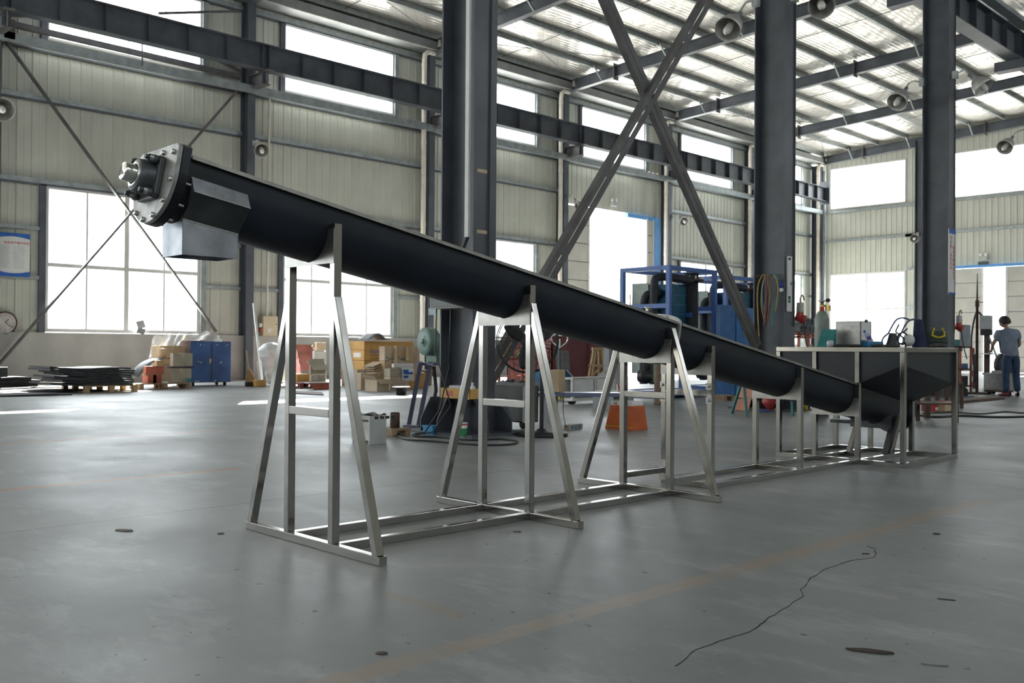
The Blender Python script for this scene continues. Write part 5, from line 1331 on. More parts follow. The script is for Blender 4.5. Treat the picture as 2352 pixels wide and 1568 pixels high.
# white cart
x0, x1, y0, y1, z0, z1 = (-11.453,-11.380,12.749,14.011,0.062,0.482)
x0 = x1 - .22
t = thing('white_cart', 'white two panel steel cart on casters behind the third A frame', 'cart', ((x0 + x1) / 2, (y0 + y1) / 2, 0))
for (a, e) in ((y0 + .05, (y0 + y1) / 2 - .05), ((y0 + y1) / 2 + .05, y1 - .05)): B().box(x1 - .03, x1 - .01, a, e, z0 + .08, z1 - .04).obj('panel', white_m, t)
b = B(); b.box(x0, x1, y0, y1, z1 - .04, z1).box(x0, x1, y0, y1, z0, z0 + .05); b.obj('deck', white_dirty, t)
for y in (y0, (y0 + y1) / 2 - .03, y1 - .05): B().box(x1 - .05, x1, y, y + .05, z0 + .05, z1 - .04).obj('upright', white_dirty, t)
B().box(x0, x0 + .03, y0, y1, z0 + .05, z1 - .04).obj('back_panel', lgrey, t)
for y in (y0 + .1, y1 - .12):
    for x in (x0 + .08, x1 - .08): B().lathe([(.0, -.02), (.06, -.02), (.06, .02), (.0, .02)], (x, y, .06), (0, 1, 0), 12).obj('wheel', black_rubber, t)
    for x in (x0 + .08, x1 - .08): B().box(x - .025, x + .025, y - .03, y + .03, .07, z0).obj('caster_fork', grey_paint, t)
b = B(); b.add([Vector(p) for p in ((x1 - .05, y1 - .55, z1 + .005), (x1 - .05, y1, z1 + .005), (x1 - .05, y1, z1 + .28))], [(0, 1, 2)]); tag(b.obj('metal_offcut', white_dirty, solid=.02), 'pale triangular metal offcut on the white cart', 'offcut')
# pallet truck handle
hb = Vector((-12.494,13.618,0.000)); ht = Vector((-12.494,13.608,1.009))
t = thing('pallet_truck', 'pallet truck with an upright chrome loop handle', 'pallet truck', hb)
B().cyl(hb + Vector((0, 0, .18)), ht, .022, n=12).obj('shaft', steel_dark, t)
sx_ = Vector((R_.x, R_.y, 0)).normalized(); hw = 0.151; hh = 0.252
lp = [ht, ht + sx_ * hw * .9 + Vector((0, 0, hh * .45)), ht + sx_ * hw + Vector((0, 0, hh * .8)), ht + sx_ * hw * .6 + Vector((0, 0, hh)), ht - sx_ * hw * .6 + Vector((0, 0, hh)), ht - sx_ * hw + Vector((0, 0, hh * .8)), ht - sx_ * hw * .9 + Vector((0, 0, hh * .45)), ht]
B().tube(smooth_path(lp), .013, 8).obj('handle_loop', chrome, t); B().bar(ht + Vector((0, 0, .02)), ht + Vector((0, 0, hh * .7)), .03, .03).obj('grip', white_m, t)
for s_ in (-.18, .18): B().bar(hb + sx_ * s_ + Vector((-.05, .05, .09)), hb + sx_ * s_ + Vector((-.75, .75, .07)), .15, .06).obj('fork', yellow_m, t)
B().box(hb.x - .15, hb.x + .12, hb.y - .12, hb.y + .12, .03, .2).obj('pump_body', yellow_m, t)
for s_ in (-.1, .1): B().lathe([(.0, -.03), (.08, -.03), (.08, .03), (.0, .03)], hb + sx_ * s_ + Vector((.05, -.03, .08)), sx_, 14).obj('wheel', black_rubber, t)
# maroon skip, boards, trestle, cabinet
x0, x1, y0, y1, z0, z1 = (-18.140,-16.279,17.451,20.191,0.000,1.315)
t = thing('maroon_skip', 'large maroon steel skip behind the third A frame', 'skip', ((x0 + x1) / 2, (y0 + y1) / 2, 0))
x0 = x1 - 1.6
b = B(); w = .03
b.box(x0, x1, y0, y0 + w, .12, z1).box(x0, x1, y1 - w, y1, .12, z1).box(x0, x0 + w, y0, y1, .12, z1).box(x1 - w, x1, y0, y1, .12, z1).box(x0, x1, y0, y1, .12, .15); b.obj('body', maroon, t)
for y in (y0 + .3, (y0 + y1) / 2, y1 - .4): B().box(x1, x1 + .04, y, y + .08, .12, z1).obj('rib', maroon, t)
for y in (y0 + .1, y1 - .3): B().box(x0, x1, y, y + .2, 0, .12).obj('skid', rust_m, t)
gx = (-14.500,15.219,0.337)
t = thing('red_rack', 'red oxide tube rack with clutter behind the floor fan', 'rack', (-14.765,14.946,0.000))
x0, x1, y0, y1, z0, z1 = (-15.826,-15.082,15.197,16.069,0.000,1.005)
for x in (x0, x1):
    for y in (y0, (y0 + y1) / 2, y1): B().box(x - .025, x + .025, y - .025, y + .025, 0, z1 + (.1 if x == x0 else 0)).obj('upright', redpaint, t)
    for z in (.35, .75, z1): B().box(x - .02, x + .02, y0, y1, z - .02, z + .02).obj('rail', redpaint, t)
B().box(x0, x1, y0, y1, z1 - .22, z1 - .2).obj('shelf', rust_m, t)
shz = z1 - .2
for i, (fx, fy, s_, h, m_, lab) in enumerate(((.2, .1, .14, .22, yellow_m, 'yellow can on the red rack behind the fan'), (.6, .35, .16, .16, card, 'small brown carton on the red rack behind the fan'), (.5, .62, .13, .28, white_m, 'white canister on the red rack behind the fan'), (.4, .88, .15, .14, cyan_m, 'blue tray on the red rack behind the fan'))):
    cx, cy = x0 + (x1 - x0) * fx, y0 + (y1 - y0) * fy
    tag(B().lathe([(.0, 0), (s_, 0), (s_ * 1.04, h * .9), (s_ * .8, h), (.0, h)], (cx, cy, shz + .001), n=(18 if i != 1 else 4)).obj(('metal_can', 'small_carton', 'canister', 'plastic_tray')[i], m_), lab, 'container')
q = (-14.993,-14.942,16.477,16.908,0.283,0.951)
tag(B().bar((q[1], q[2], .01), (q[1] - .12, q[2] + .02, q[5]), .02, q[3] - q[2], up=(0, 1, 0)).obj('grey_board', mat('board_grey', (0.30, 0.28, 0.26), .7, 0, .15, 6)), 'grey board leaning against the maroon skip', 'board')
q = (-14.506,-14.390,15.456,15.873,0.000,0.509)
t = thing('blue_bin_truck', 'blue steel tipping bin behind the brown carton', 'bin', ((q[0] + q[1]) / 2, (q[2] + q[3]) / 2, 0))
B().prism([(q[2], .12), (q[3], .12), (q[3] + .35, q[5] * .55), (q[3] + .05, q[5]), (q[2], q[5])], lambda u, v, w_: (w_, u, v), q[1] - .7, q[1]).obj('body', mat('bin_blue', (0.03, 0.17, 0.30), .45), t)
B().bar((q[1], q[3] + .05, q[5]), (q[1], q[3] + .35, q[5] * .55), .03, .03).obj('edge_bar', white_m, t); B().box(q[1] - .6, q[1] - .1, q[2] + .1, q[3] - .1, 0, .12).obj('skid', black_rubber, t)
t = thing('wooden_trestle', 'raw wooden trestle standing behind the white cart', 'trestle', (-14.935,17.655,0.000))
dt_ = 23.021
def tp(x, y, dd=0.0): return None
for a, c in (((-15.008,17.570,0.954), (-15.119,17.467,0.072)), ((-14.985,17.737,0.955), (-14.978,17.754,0.038)), ((-14.839,17.742,0.956), (-14.751,17.841,0.075)), ((-15.296,17.990,0.953), (-15.453,17.983,0.091)), ((-15.191,18.097,0.954), (-15.181,18.260,0.094))):
    B().bar(a, c, .06, .06).obj('leg', wood, t)
B().bar((-15.168,17.693,0.996), (-14.923,17.941,0.998), .4, .07).obj('top', wood, t); B().bar((-15.071,17.439,0.597), (-14.719,17.797,0.601), .03, .06).obj('rail', wood, t)
B().bar((-14.878,17.663,0.578), (-15.055,17.487,0.262), .03, .05).obj('strut', wood, t); B().bar((-14.849,17.693,0.578), (-14.702,17.845,0.307), .03, .05).obj('strut', wood, t)
q = (-12.482,-12.427,15.032,15.613,0.088,1.061)
t = thing('grey_machine_box', 'grey steel machine cabinet left of the blue framed chiller', 'cabinet', ((q[0] + q[1]) / 2, (q[2] + q[3]) / 2, 0))
B().box(q[0] - .1, q[1], q[2], q[3], .08, q[5]).obj('body', grey_paint, t, bevel=.01); B().box(q[1], q[1] + .01, q[2] + .05, q[3] - .05, .2, q[5] - .1).obj('door', lgrey, t); B().box(q[0] - .08, q[1] - .01, q[2] + .05, q[3] - .05, 0, .08).obj('base', black_rubber, t)
q = (-9.774,-9.738,11.989,12.235,0.315,0.427)
t = thing('hazard_board', 'red and white striped hazard board beside the orange box', 'board', (q[1], q[2], 0))
B().box(q[1] - .02, q[1], q[2], q[3], q[4], q[5]).obj('board', white_m, t)
wdt = q[3] - q[2]; hgt = q[5] - q[4]
for k in range(3):
    a = q[2] + wdt * (.02 + .36 * k); s_ = wdt * .16
    B().prism([(a, q[5]), (a + s_, q[5]), (min(a + s_ + wdt * .14, q[3]), q[4]), (min(a + wdt * .14, q[3]), q[4])], lambda u, v, w_: (w_, u, v), q[1], q[1] + .002).obj('red_stripe', ink_red, t)
B().box(q[1] - .5, q[1] - .02, q[2] - .02, q[3] + .2, 0, q[4]).obj('stand', grey_paint, t)
# orange box with pale top
x0, x1, y0, y1, _, z1 = (-7.701,-7.293,9.258,9.299,0.000,0.298)
t = thing('orange_box', 'orange tapered plastic box with a yellow line between the A frame legs', 'box', ((x0 + x1) / 2, (y0 + y1) / 2, 0))
y1 = y0 + .30; tpz = .04
b = B(); b.add([(x0 - .02, y0, 0), (x1 + .02, y0, 0), (x1 + .02, y1, 0), (x0 - .02, y1, 0), (x0 + tpz, y0 + .03, z1), (x1 - tpz * .3, y0 + .03, z1), (x1 - tpz * .3, y1 - .03, z1), (x0 + tpz, y1 - .03, z1)], [(0, 3, 2, 1), (4, 5, 6, 7), (0, 1, 5, 4), (1, 2, 6, 5), (2, 3, 7, 6), (3, 0, 4, 7)]); b.obj('body', orange_m, t, bevel=.006)
B().box(x0 - .012, x1 + .012, y0 - .003, y0 + .004, .035, .045).obj('yellow_line', yellow_m, t)
b = B(); b.box(x0 + .05, x1 - .03, y0 + .04, y0 + .05, z1, z1 + .055).box(x0 + .05, x1 - .03, y1 - .05, y1 - .04, z1, z1 + .055).box(x0 + .05, x1 - .03, y0 + .05, y1 - .05, z1, z1 + .01); b.obj('white_liner', paper, t)
for k in range(2): B().box(x0 + .09 + .17 * k, x0 + .15 + .17 * k, y0 + .036, y0 + .04, z1 + .005, z1 + .04).obj('hand_hole', card, t)
# brown drum
p = Vector((-10.397,14.013,0.000)); r_ = 0.110; hz = 0.723
tag(B().lathe([(.0, 0), (r_, 0), (r_, .03), (r_ * .98, .05), (r_ * .98, hz - .03), (r_, hz - .02), (r_, hz), (.0, hz)], p, n=26).obj('fibre_drum', brown_m), 'tall brown fibre drum under the trough near the third A frame', 'drum')

# ---- the two blue framed chillers
def chiller(lab, q, first=True):
    x0, x1, y0, y1, _, z1 = q
    t = thing('chiller_unit', lab, 'chiller', ((x0 + x1) / 2, (y0 + y1) / 2, 0))
    w = .09
    for x in (x0, x1 - w):
        for y in (y0, y1 - w): B().box(x, x + w, y, y + w, 0, z1).obj('frame_post', blue_frame, t)
        B().box(x, x + w, y0 + w, y1 - w, z1 - w, z1).obj('frame_rail', blue_frame, t); B().box(x, x + w, y0 + w, y1 - w, 0.05, .05 + w).obj('frame_rail', blue_frame, t)
    for y in (y0, y1 - w):
        for z in (z1 - w, z1 * .68, .05): B().box(x0 + w, x1 - w, y, y + w, z, z + w).obj('frame_rail', blue_frame, t)
    B().box(x0 + w, x1 - w, (y0 + y1) / 2, (y0 + y1) / 2 + .06, z1 * .62, z1 * .62 + w).obj('frame_rail', blue_frame, t)
    lx, ly = x1 - x0, y1 - y0
    # finned coil blocks with pale end plates
    for k, (cx, cy) in enumerate(((.16, .12), (.52, .25))):
        a0, a1, c0, c1 = x0 + lx * cx, x0 + lx * (cx + .30), y0 + ly * cy, y0 + ly * (cy + .5)
        co = B().box(a0, a1, c0, c1, z1 * .18, z1 * .87).obj('coil_block', teal_coil, t)
        B().box(a0 - .02, a1 + .02, c0 - .025, c0, z1 * .18, z1 * .88).obj('end_plate', mat('plate_pale_green', (0.45, 0.52, 0.47), .5), co) if k == 0 else None
        for j in range(9): B().box(a1, a1 + .006, c0 + .03, c1 - .03, z1 * (.2 + .073 * j), z1 * (.2 + .073 * j) + .012).obj('fin_line', blue_frame, co)
    # insulated pipe loops
    r = .085
    ya = y0 + ly * .08
    B().tube(smooth_path([Vector((x0 + lx * .62, ya, z1 * .1)), Vector((x0 + lx * .62, ya, z1 * .55)), Vector((x0 + lx * .62, ya, z1 * .86)), Vector((x0 + lx * .66, ya + .08, z1 * .92)), Vector((x0 + lx * .8, ya + .3, z1 * .92)), Vector((x0 + lx * .95, ya + .75, z1 * .9))], 4), r, 12).obj('insulated_pipe', insul, t)
    B().tube(smooth_path([Vector((x0 + lx * .42, ya, z1 * .1)), Vector((x0 + lx * .42, ya, z1 * .55)), Vector((x0 + lx * .42, ya, z1 * .72)), Vector((x0 + lx * .46, ya + .05, z1 * .79)), Vector((x0 + lx * .60, ya + .25, z1 * .80))], 4), r, 12).obj('insulated_pipe', insul, t)
    # tall black receiver with a brown bolted flange
    cxx, cyy = x1 - lx * .18, y0 + ly * .62
    B().lathe([(.0, z1 * .40), (.19, z1 * .40), (.21, z1 * .43), (.165, z1 * .44), (.165, z1 * .90), (.0, z1 * .90)], (cxx, cyy, 0), n=24).obj('receiver', insul, t)
    fl_ = B().lathe([(.0, z1 * .90), (.28, z1 * .90), (.28, z1 * .915), (.0, z1 * .915)], (cxx, cyy, 0), n=24).obj('flange', mat('flange_brown', (0.09, 0.03, 0.03), .5), t)
    for j in range(12): B().cyl((cxx + .25 * math.cos(j * PI / 6), cyy + .25 * math.sin(j * PI / 6), z1 * .91), (cxx + .25 * math.cos(j * PI / 6), cyy + .25 * math.sin(j * PI / 6), z1 * .94), .018, n=6).obj('bolt', bolt_m, fl_)
    B().lathe([(.17, z1 * .915), (.17, z1 * .965), (.0, z1 * .965)], (cxx, cyy, 0), n=20).obj('cap', insul, t)
    for j, (yy, zz) in enumerate(((.30, .55), (.30, .66), (.30, .77))):
        B().tube([(x0 + lx * .12, y0 + ly * .05, z1 * zz), (x0 + lx * .2, y0 + ly * .02, z1 * (zz + .02)), (x0 + lx * .2, y0 + ly * .02, z1 * (zz - .18))], .014, 6).obj('copper_pipe', copper_pipe, t)
    B().cyl((x0 + lx * .72, y0 + .05, z1 * .12), (x0 + lx * .72, y0 + .05, z1 * .5), .07, n=12).obj('green_pipe', green_d, t)
    B().lathe([(.0, -.25), (.13, -.25), (.15, -.1), (.15, .1), (.12, .28), (.0, .28)], (x0 + lx * .55, y0 + .15, z1 * .16), (1, .2, 0), 16).obj('pump', black_rubber, t)
    B().cyl((x0 + lx * .5, y0 + .12, z1 * .2), (x0 + lx * .5, y0 + .12, z1 * .45), .1, n=14).obj('pump_pipe', insul, t)
    B().box(x0 + w, x1 - w, y0 + w, y1 - w, .05, .12).obj('base_tray', blue_frame, t)
    return t
q1 = (-12.857,-11.571,15.888,17.623,0.000,2.712)
chiller('blue framed chiller unit with black pipes, nearer of the two behind the trough', q1)
q2_ = list((-13.591,-12.266,19.052,21.634,0.000,2.730))
q2_[2] = max(q2_[2], q1[3] + .35); 
chiller('blue framed chiller unit further back beside the hose hung column', q2_)
x0, x1, y0, y1, z0, z1 = (-11.137,-11.108,17.654,18.749,0.000,1.905)
t = thing('control_cabinet', 'blue control cabinet with screen and red emergency stop behind the cross brace', 'cabinet', (x1, (y0 + y1) / 2, 0))
B().box(x1 - .12, x1, y0, y1, .06, z1).obj('body', blue_cab, t, bevel=.01); B().box(x1 - .11, x1 - .01, y0 + .05, y1 - .05, 0, .06).obj('plinth', black_rubber, t)
sw = 107.967
B().box(x1, x1 + .006, 17.826, 18.155, 1.505, 1.767).obj('screen', mat('screen_dark', (0.03, 0.035, 0.04), .2), t)
for px_ in ((-11.108,17.879,1.448), (-11.108,18.017,1.450)): B().cyl(px_, (px_[0] + .03, px_[1], px_[2]), .028, n=12).obj('button', bolt_m, t)
es = (-11.108,18.001,1.337)
B().cyl(es, (es[0] + .015, es[1], es[2]), .055, n=16).obj('yellow_ring', yellow_m, t); B().cyl((es[0] + .015, es[1], es[2]), (es[0] + .05, es[1], es[2]), .034, n=16).obj('stop_button', red_m, t)
q = (-11.156,-11.117,17.055,17.622,0.000,1.939)
tag(B().box(q[1] - .12, q[1], q[2], q[3], .0, q[5]).obj('blue_cabinet', mat('panel_blue2', (0.05, 0.16, 0.40), .4), bevel=.01), 'plain blue steel cabinet left of the control cabinet', 'cabinet')

# ---- sawhorse with copper coloured board
t = thing('sawhorse', 'teal legged sawhorse with a brown cross rail under the trough', 'sawhorse', (-7.598,12.772,0.000))
top_l, top_r = Vector((-7.951,12.805,0.546)), Vector((-7.440,13.323,0.531))
for a, c in ((top_l, (-8.264,13.011,0.000)), (top_l + Vector((.05, -.05, 0)), (-7.738,12.599,0.000)), (top_r, (-7.911,13.774,0.000)), (top_r + Vector((.05, -.05, 0)), (-7.339,13.238,0.000))): B().bar(a, c, .035, .035).obj('leg', teal_m, t)
B().bar(top_l + Vector((-.1, 0, 0)), top_r + Vector((.1, 0.1, 0)), .08, .05).obj('top_rail', teal_m, t)
B().bar((-8.162,12.972,0.245), (-7.762,12.857,0.259), .03, .03).obj('cross_rail', wood_d, t)
a0, a1 = Vector((-8.670,13.676,0.000)), Vector((-8.383,13.688,0.000)); dv = Vector((-.12, .12, 0))
cz1 = Vector((-8.717,13.998,0.445)); cz2 = Vector((-8.441,13.980,0.439))
b = B(); b.add([a0 + Vector((0, 0, .005)), a1 + Vector((0, 0, .005)), cz2, cz1], [(0, 1, 2, 3)])
tag(b.obj('copper_board', copper_board, solid=.012), 'copper coloured board leaning on the sawhorse', 'board')
p = Vector((-7.837,14.547,0.000)); rr2 = 0.047
t = thing('yellow_bucket', 'small yellow bucket on the floor behind the trough', 'bucket', p)
B().lathe([(.0, 0), (rr2 * .8, 0), (rr2, rr2 * 2), (rr2 * .92, rr2 * 2), (rr2 * .72, .02), (.0, .02)], p, n=18).obj('body', yellow_m, t); B().tube([p + Vector((rr2 * math.cos(a), 0, rr2 * 2 - rr2 * .6 * abs(math.sin(a)))) for a in [PI * i / 8 for i in range(9)]], .004, 5).obj('bail', bolt_m, t)
q = (-10.364,-10.317,15.965,16.355,0.000,0.110)
t = thing('wooden_block', 'small wooden pallet block behind the sawhorse', 'wood block', (q[1], q[2], 0))
B().box(q[0] - .3, q[1], q[2], q[3], q[5] - .02, q[5]).obj('deck', wood_d, t); B().box(q[0] - .3, q[1], q[2], q[2] + .1, 0, q[5] - .02).obj('foot', wood_d, t); B().box(q[0] - .3, q[1], q[3] - .12, q[3], 0, q[5] - .02).obj('foot', wood_d, t)
p = Vector((-8.151,13.808,0.000))
tag(B().lathe([(.0, 0), (.10, 0), (.13, .03), (.11, .03), (.09, .015), (.0, .012)], p, n=20).obj('blue_dish', mat('dish_blue', (0.10, 0.16, 0.40), .5)), 'shallow blue dish on the floor under the trough', 'dish')
p = Vector((-8.096,13.877,0.000))
t = thing('red_white_sack', 'crumpled red and white bag on the floor behind the trough', 'bag', p)
b = B(); b.grid(lambda u, v: p + Vector((.12 * math.cos(2 * PI * u) * math.sin(PI * v) * (1 + .2 * math.sin(9 * u + 5 * v)), .10 * math.sin(2 * PI * u) * math.sin(PI * v), .32 * v)), 14, 10); b.obj('bag', red_m, t)
b = B(); b.grid(lambda u, v: p + Vector((.02, .14, 0)) + Vector((.08 * math.cos(2 * PI * u) * math.sin(PI * v), .08 * math.sin(2 * PI * u) * math.sin(PI * v) * (1 + .2 * math.sin(7 * u)), .30 * v)), 12, 8); b.obj('paper_part', paper, t)

# ---------------------------------------------------------------- hoses, level and sockets on the second crane column
hy = 14.36 - .006
t = thing('hose_rail', 'thin steel hook rail on the second crane column', 'rail', (-8.42, hy, 2.253))
hz_ = 2.253
B().bar((-8.70, hy - .05, hz_), (-8.16, hy - .05, hz_), .012, .012).obj('rail', rust_m, t)
for x in (-8.69, -8.17): B().bar((x, hy, hz_), (x, hy - .05, hz_), .01, .01).obj('pin', rust_m, t)
yel = mat('hose_yellow', (0.42, 0.28, 0.06), .5); tea = mat('hose_teal', (0.04, 0.24, 0.28), .5); rdh = mat('hose_red', (0.16, 0.03, 0.035), .5); brh = mat('hose_brown', (0.20, 0.13, 0.06), .5)
hs = [('yellow hose hung in a long loop on the hose column', yel, [(-8.555,14.300,1.178), (-8.574,14.300,1.473), (-8.592,14.300,1.841), (-8.577,14.300,2.099), (-8.504,14.300,2.250), (-8.454,14.300,2.262), (-8.462,14.300,2.204), (-8.502,14.300,2.059), (-8.517,14.300,1.766), (-8.458,14.300,1.508)]),
      ('teal hose hung in the widest loop on the hose column', tea, [(-8.451,14.300,1.676), (-8.493,14.300,1.838), (-8.486,14.300,2.058), (-8.421,14.300,2.202), (-8.332,14.300,2.278), (-8.242,14.300,2.252), (-8.202,14.300,2.155), (-8.193,14.300,1.974), (-8.248,14.300,1.758), (-8.295,14.300,1.469), (-8.270,14.300,1.374)]),
      ('dark red hose hanging straight down on the hose column', rdh, [(-8.441,14.300,1.398), (-8.434,14.300,1.617), (-8.419,14.300,1.836), (-8.412,14.300,2.128), (-8.397,14.300,2.252), (-8.372,14.300,2.243), (-8.387,14.300,2.054), (-8.402,14.300,1.762), (-8.425,14.300,1.434)]),
      ('brown hose hanging in a narrow loop on the hose column', brh, [(-8.376,14.300,1.506), (-8.345,14.300,1.688), (-8.338,14.300,1.906), (-8.363,14.300,2.090), (-8.372,14.300,2.243), (-8.348,14.300,2.249), (-8.331,14.300,2.125), (-8.329,14.300,1.833), (-8.360,14.300,1.543)]),
      ('second yellow hose hanging short on the right of the hose column', yel, [(-8.223,14.300,1.649), (-8.192,14.300,1.829), (-8.177,14.300,2.009), (-8.202,14.300,2.155), (-8.258,14.300,2.252)])]
for i, (lab, m_, pts) in enumerate(hs):
    pts = [Vector(p) + Vector((0, -.012 * i, 0)) for p in pts]
    tag(B().tube(smooth_path(pts, 4), .012 if i != 2 else .018, 7).obj('air_hose', m_), lab, 'hose')
p = Vector((-8.142,14.280,2.079))
t = thing('pressure_gauge', 'blue regulator with a small round gauge on the hose column', 'gauge', p)
B().lathe([(.0, -.05), (.026, -.05), (.026, .05), (.0, .05)], p, (0, 0, 1), 14).obj('body', mat('gauge_blue', (0.02, 0.05, 0.40), .4), t); B().lathe([(.0, 0), (.034, 0), (.034, .02), (.0, .02)], p + Vector((.02, -.01, -.085)), (0, -1, 0), 18).obj('dial', white_m, t)
t = thing('spirit_level', 'long white spirit level hung on the second crane column', 'spirit level', (-8.120,14.501,1.646))
l0, l1 = Vector((-8.115,14.421,1.643)), Vector((-8.115,14.569,2.568))
B().box(-8.13 + .004, -8.10, l0.y, l1.y, l0.z, l1.z).obj('body', white_m, t, bevel=.004)
hL = l1.z - l0.z; wL = l1.y - l0.y
for f0, f1 in ((.16, .28), (.93, .97)): B().box(-8.1, -8.098, l0.y + wL * .15, l0.y + wL * .65, l0.z + hL * f0, l0.z + hL * f1).obj('vial_window', ink, t)
B().box(-8.1, -8.097, l0.y + wL * .25, l0.y + wL * .55, l0.z + hL * .185, l0.z + hL * .235).obj('vial', green_l, t); B().box(-8.1, -8.098, l0.y + wL * .6, l0.y + wL * .95, l0.z + hL * .48, l0.z + hL * .53).obj('hand_slot', grey_paint, t)
def plug_set(lab, px_, scale=1.0):
    p = Vector(px_)
    t = thing('socket_cluster', lab, 'socket', p)
    B().lathe([(.0, 0), (.06, 0), (.07, -.12), (.05, -.2), (.0, -.2)], p + Vector((0, 0, .22)), (0, 0, 1), 14).obj('housing', white_dirty, t)
    B().lathe([(.0, -.16), (.05, -.16), (.065, 0), (.0, 0)], p + Vector((0, .01, .06)), (.25, .35, 1), 14).obj('red_cap', red_m, t); B().lathe([(.0, -.14), (.045, -.14), (.055, 0), (.0, 0)], p + Vector((.02, .11, .0)), (.25, .3, 1), 14).obj('red_cap', red_m, t)
    B().tube(smooth_path([p + Vector((0, 0, .2)), p + Vector((.02, -.03, .30)), p + Vector((.02, .05, .34)), p + Vector((.02, .1, .26))]), .012, 6).obj('cable_loop', yel, t)
    B().tube(smooth_path([p + Vector((.02, .08, -.1)), p + Vector((.05, .1, -.4)), p + Vector((.12, .14, -.75))]), .012, 6).obj('cable', cable_m, t)
plug_set('red and white industrial sockets hanging right of the hose column', (-8.150,14.934,1.593))
plug_set('red and white industrial sockets hanging right of the banner column', (-8.150,22.001,1.576))
# banner on the third column
b0, b1 = Vector((-8.115,21.309,2.241)), Vector((-8.115,21.688,3.667))
t = thing('banner', 'narrow vertical white banner with blue top and red characters', 'banner', b0)
hB = b1.z - b0.z; wB = b1.y - b0.y
B().box(-8.128, -8.112, b0.y, b1.y, b0.z, b1.z).obj('sheet', paper, t)
B().box(-8.112, -8.110, b0.y, b1.y, b1.z - hB * .07, b1.z).obj('blue_top', ink_blue, t); B().box(-8.112, -8.110, b0.y, b1.y, b0.z, b0.z + hB * .03).obj('blue_foot', ink_blue, t)
for k in range(8):
    text('character', '安全第一质量为本'[k], (-8.109, b0.y + wB * .16, b0.z + hB * (.84 - .065 * k)), (0, 1, 0), (0, 0, 1), .085, ink_red, t); text('character', '精益求精顾客至上'[k], (-8.109, b0.y + wB * .58, b0.z + hB * (.70 - .065 * k)), (0, 1, 0), (0, 0, 1), .085, ink_red, t)

# ---------------------------------------------------------------- workbench behind the hopper
zt = 1.050
er = Vector((R_.x, R_.y, 0)).normalized(); ef = Vector((F_.x, F_.y, 0)).normalized()
wq = Vector((-5.917,13.340,0.000))
WBM = Matrix((er, ef, (0, 0, 1))).transposed().to_4x4(); WBM.translation = wq
t = thing('workbench', 'dark steel workbench standing behind the feed hopper', 'workbench', wq)
B(WBM).box(-.88, .92, -.30, .75, zt - .05, zt).obj('top', rust_m, t)
for x in (-.84, .82):
    for y in (-.26, .64): B(WBM).box(x, x + .07, y, y + .07, 0, zt - .05).obj('leg', rust_m, t)
B(WBM).box(-.8, .84, -.2, .65, .25, .27).obj('shelf', rust_m, t)
DB = 13.563
# gas cylinder
p = Vector((-7.101,13.680,0.000)); r_ = 0.110; k_ = 1.449
t = thing('gas_cylinder', 'grey green gas cylinder with red shoulder and green lettering', 'gas cylinder', p)
B().lathe([(.0, 0), (r_, 0), (r_, k_ - .02), (r_ * .97, k_ + .04), (r_ * .8, k_ + .1), (r_ * .5, k_ + .15), (.0, k_ + .16)], p, n=28).obj('body', mat('cylinder_grey_green', (0.27, 0.31, 0.28), .4, 0, .1, 5), t)
B().lathe([(r_ * .5, k_ + .14), (r_ * .3, k_ + .17), (r_ * .28, k_ + .22), (.0, k_ + .22)], p, n=20).obj('red_collar', red_m, t); B().lathe([(.022, k_ + .2), (.022, k_ + .30), (.0, k_ + .30)], p, n=12).obj('valve', brass, t)
B().lathe([(.0, .0), (.05, .0), (.05, .02), (.0, .025)], p + Vector((0, 0, k_ + .30)), n=14).obj('handwheel', lgrey, t)
fdv = Vector((-F_.x, -F_.y, 0)).normalized()
for j in range(4):
    for i in range(3): B().bar(p + fdv * (r_ + .001) + sx_ * (-.03 + .03 * i) + Vector((0, 0, k_ - .28 - .05 * j)), p + fdv * (r_ + .001) + sx_ * (-.012 + .03 * i) + Vector((0, 0, k_ - .28 - .05 * j)), .002, .025).obj('lettering', green_l, t)
rg = p + sx_ * .09 + Vector((0, 0, k_ + .22))
B().lathe([(.0, -.02), (.03, -.02), (.03, .02), (.0, .02)], rg + Vector((0, 0, .1)), fdv, 14).obj('gauge', ink, t); B().bar(p + Vector((0, 0, k_ + .25)), rg, .03, .03).obj('regulator', brass, t); B().box(rg.x - .03, rg.x + .03, rg.y - .03, rg.y + .03, rg.z - .06, rg.z + .02).obj('regulator_body', brass, t)
# stainless box with clipboard
def bench_pt(x, y, d): return None
q = list((-6.549,-6.177,13.022,13.384,1.061,1.412)); q[4] = zt + .001
t = thing('stainless_box', 'plain brushed stainless steel box standing on the workbench', 'metal box', ((q[0] + q[1]) / 2, (q[2] + q[3]) / 2, q[4]))
B().box(*q).obj('body', plate_ss, t, bevel=.006); B().box(q[0], q[1], q[2], q[3], q[5], q[5] + .008).obj('lid', plate_ss, t)
t = thing('clipboard', 'white paper on a clipboard hung on the stainless box', 'clipboard', (q[1], q[2], q[5] - .25))
B().box(q[1] + .002, q[1] + .008, q[2] + .02, q[3] - .05, q[5] - .26, q[5] + .01).obj('paper', paper, t); B().box(q[1] + .008, q[1] + .02, q[2] + .12, q[2] + .2, q[5] - .005, q[5] + .03).obj('clip', ink, t)
pb0 = Vector((-5.993,12.984,1.128)); pb1 = Vector((-6.061,12.913,1.268)); dd = (pb1 - pb0)
t = thing('water_bottle', 'clear water bottle with blue cap leaning on the stainless box', 'bottle', pb0)
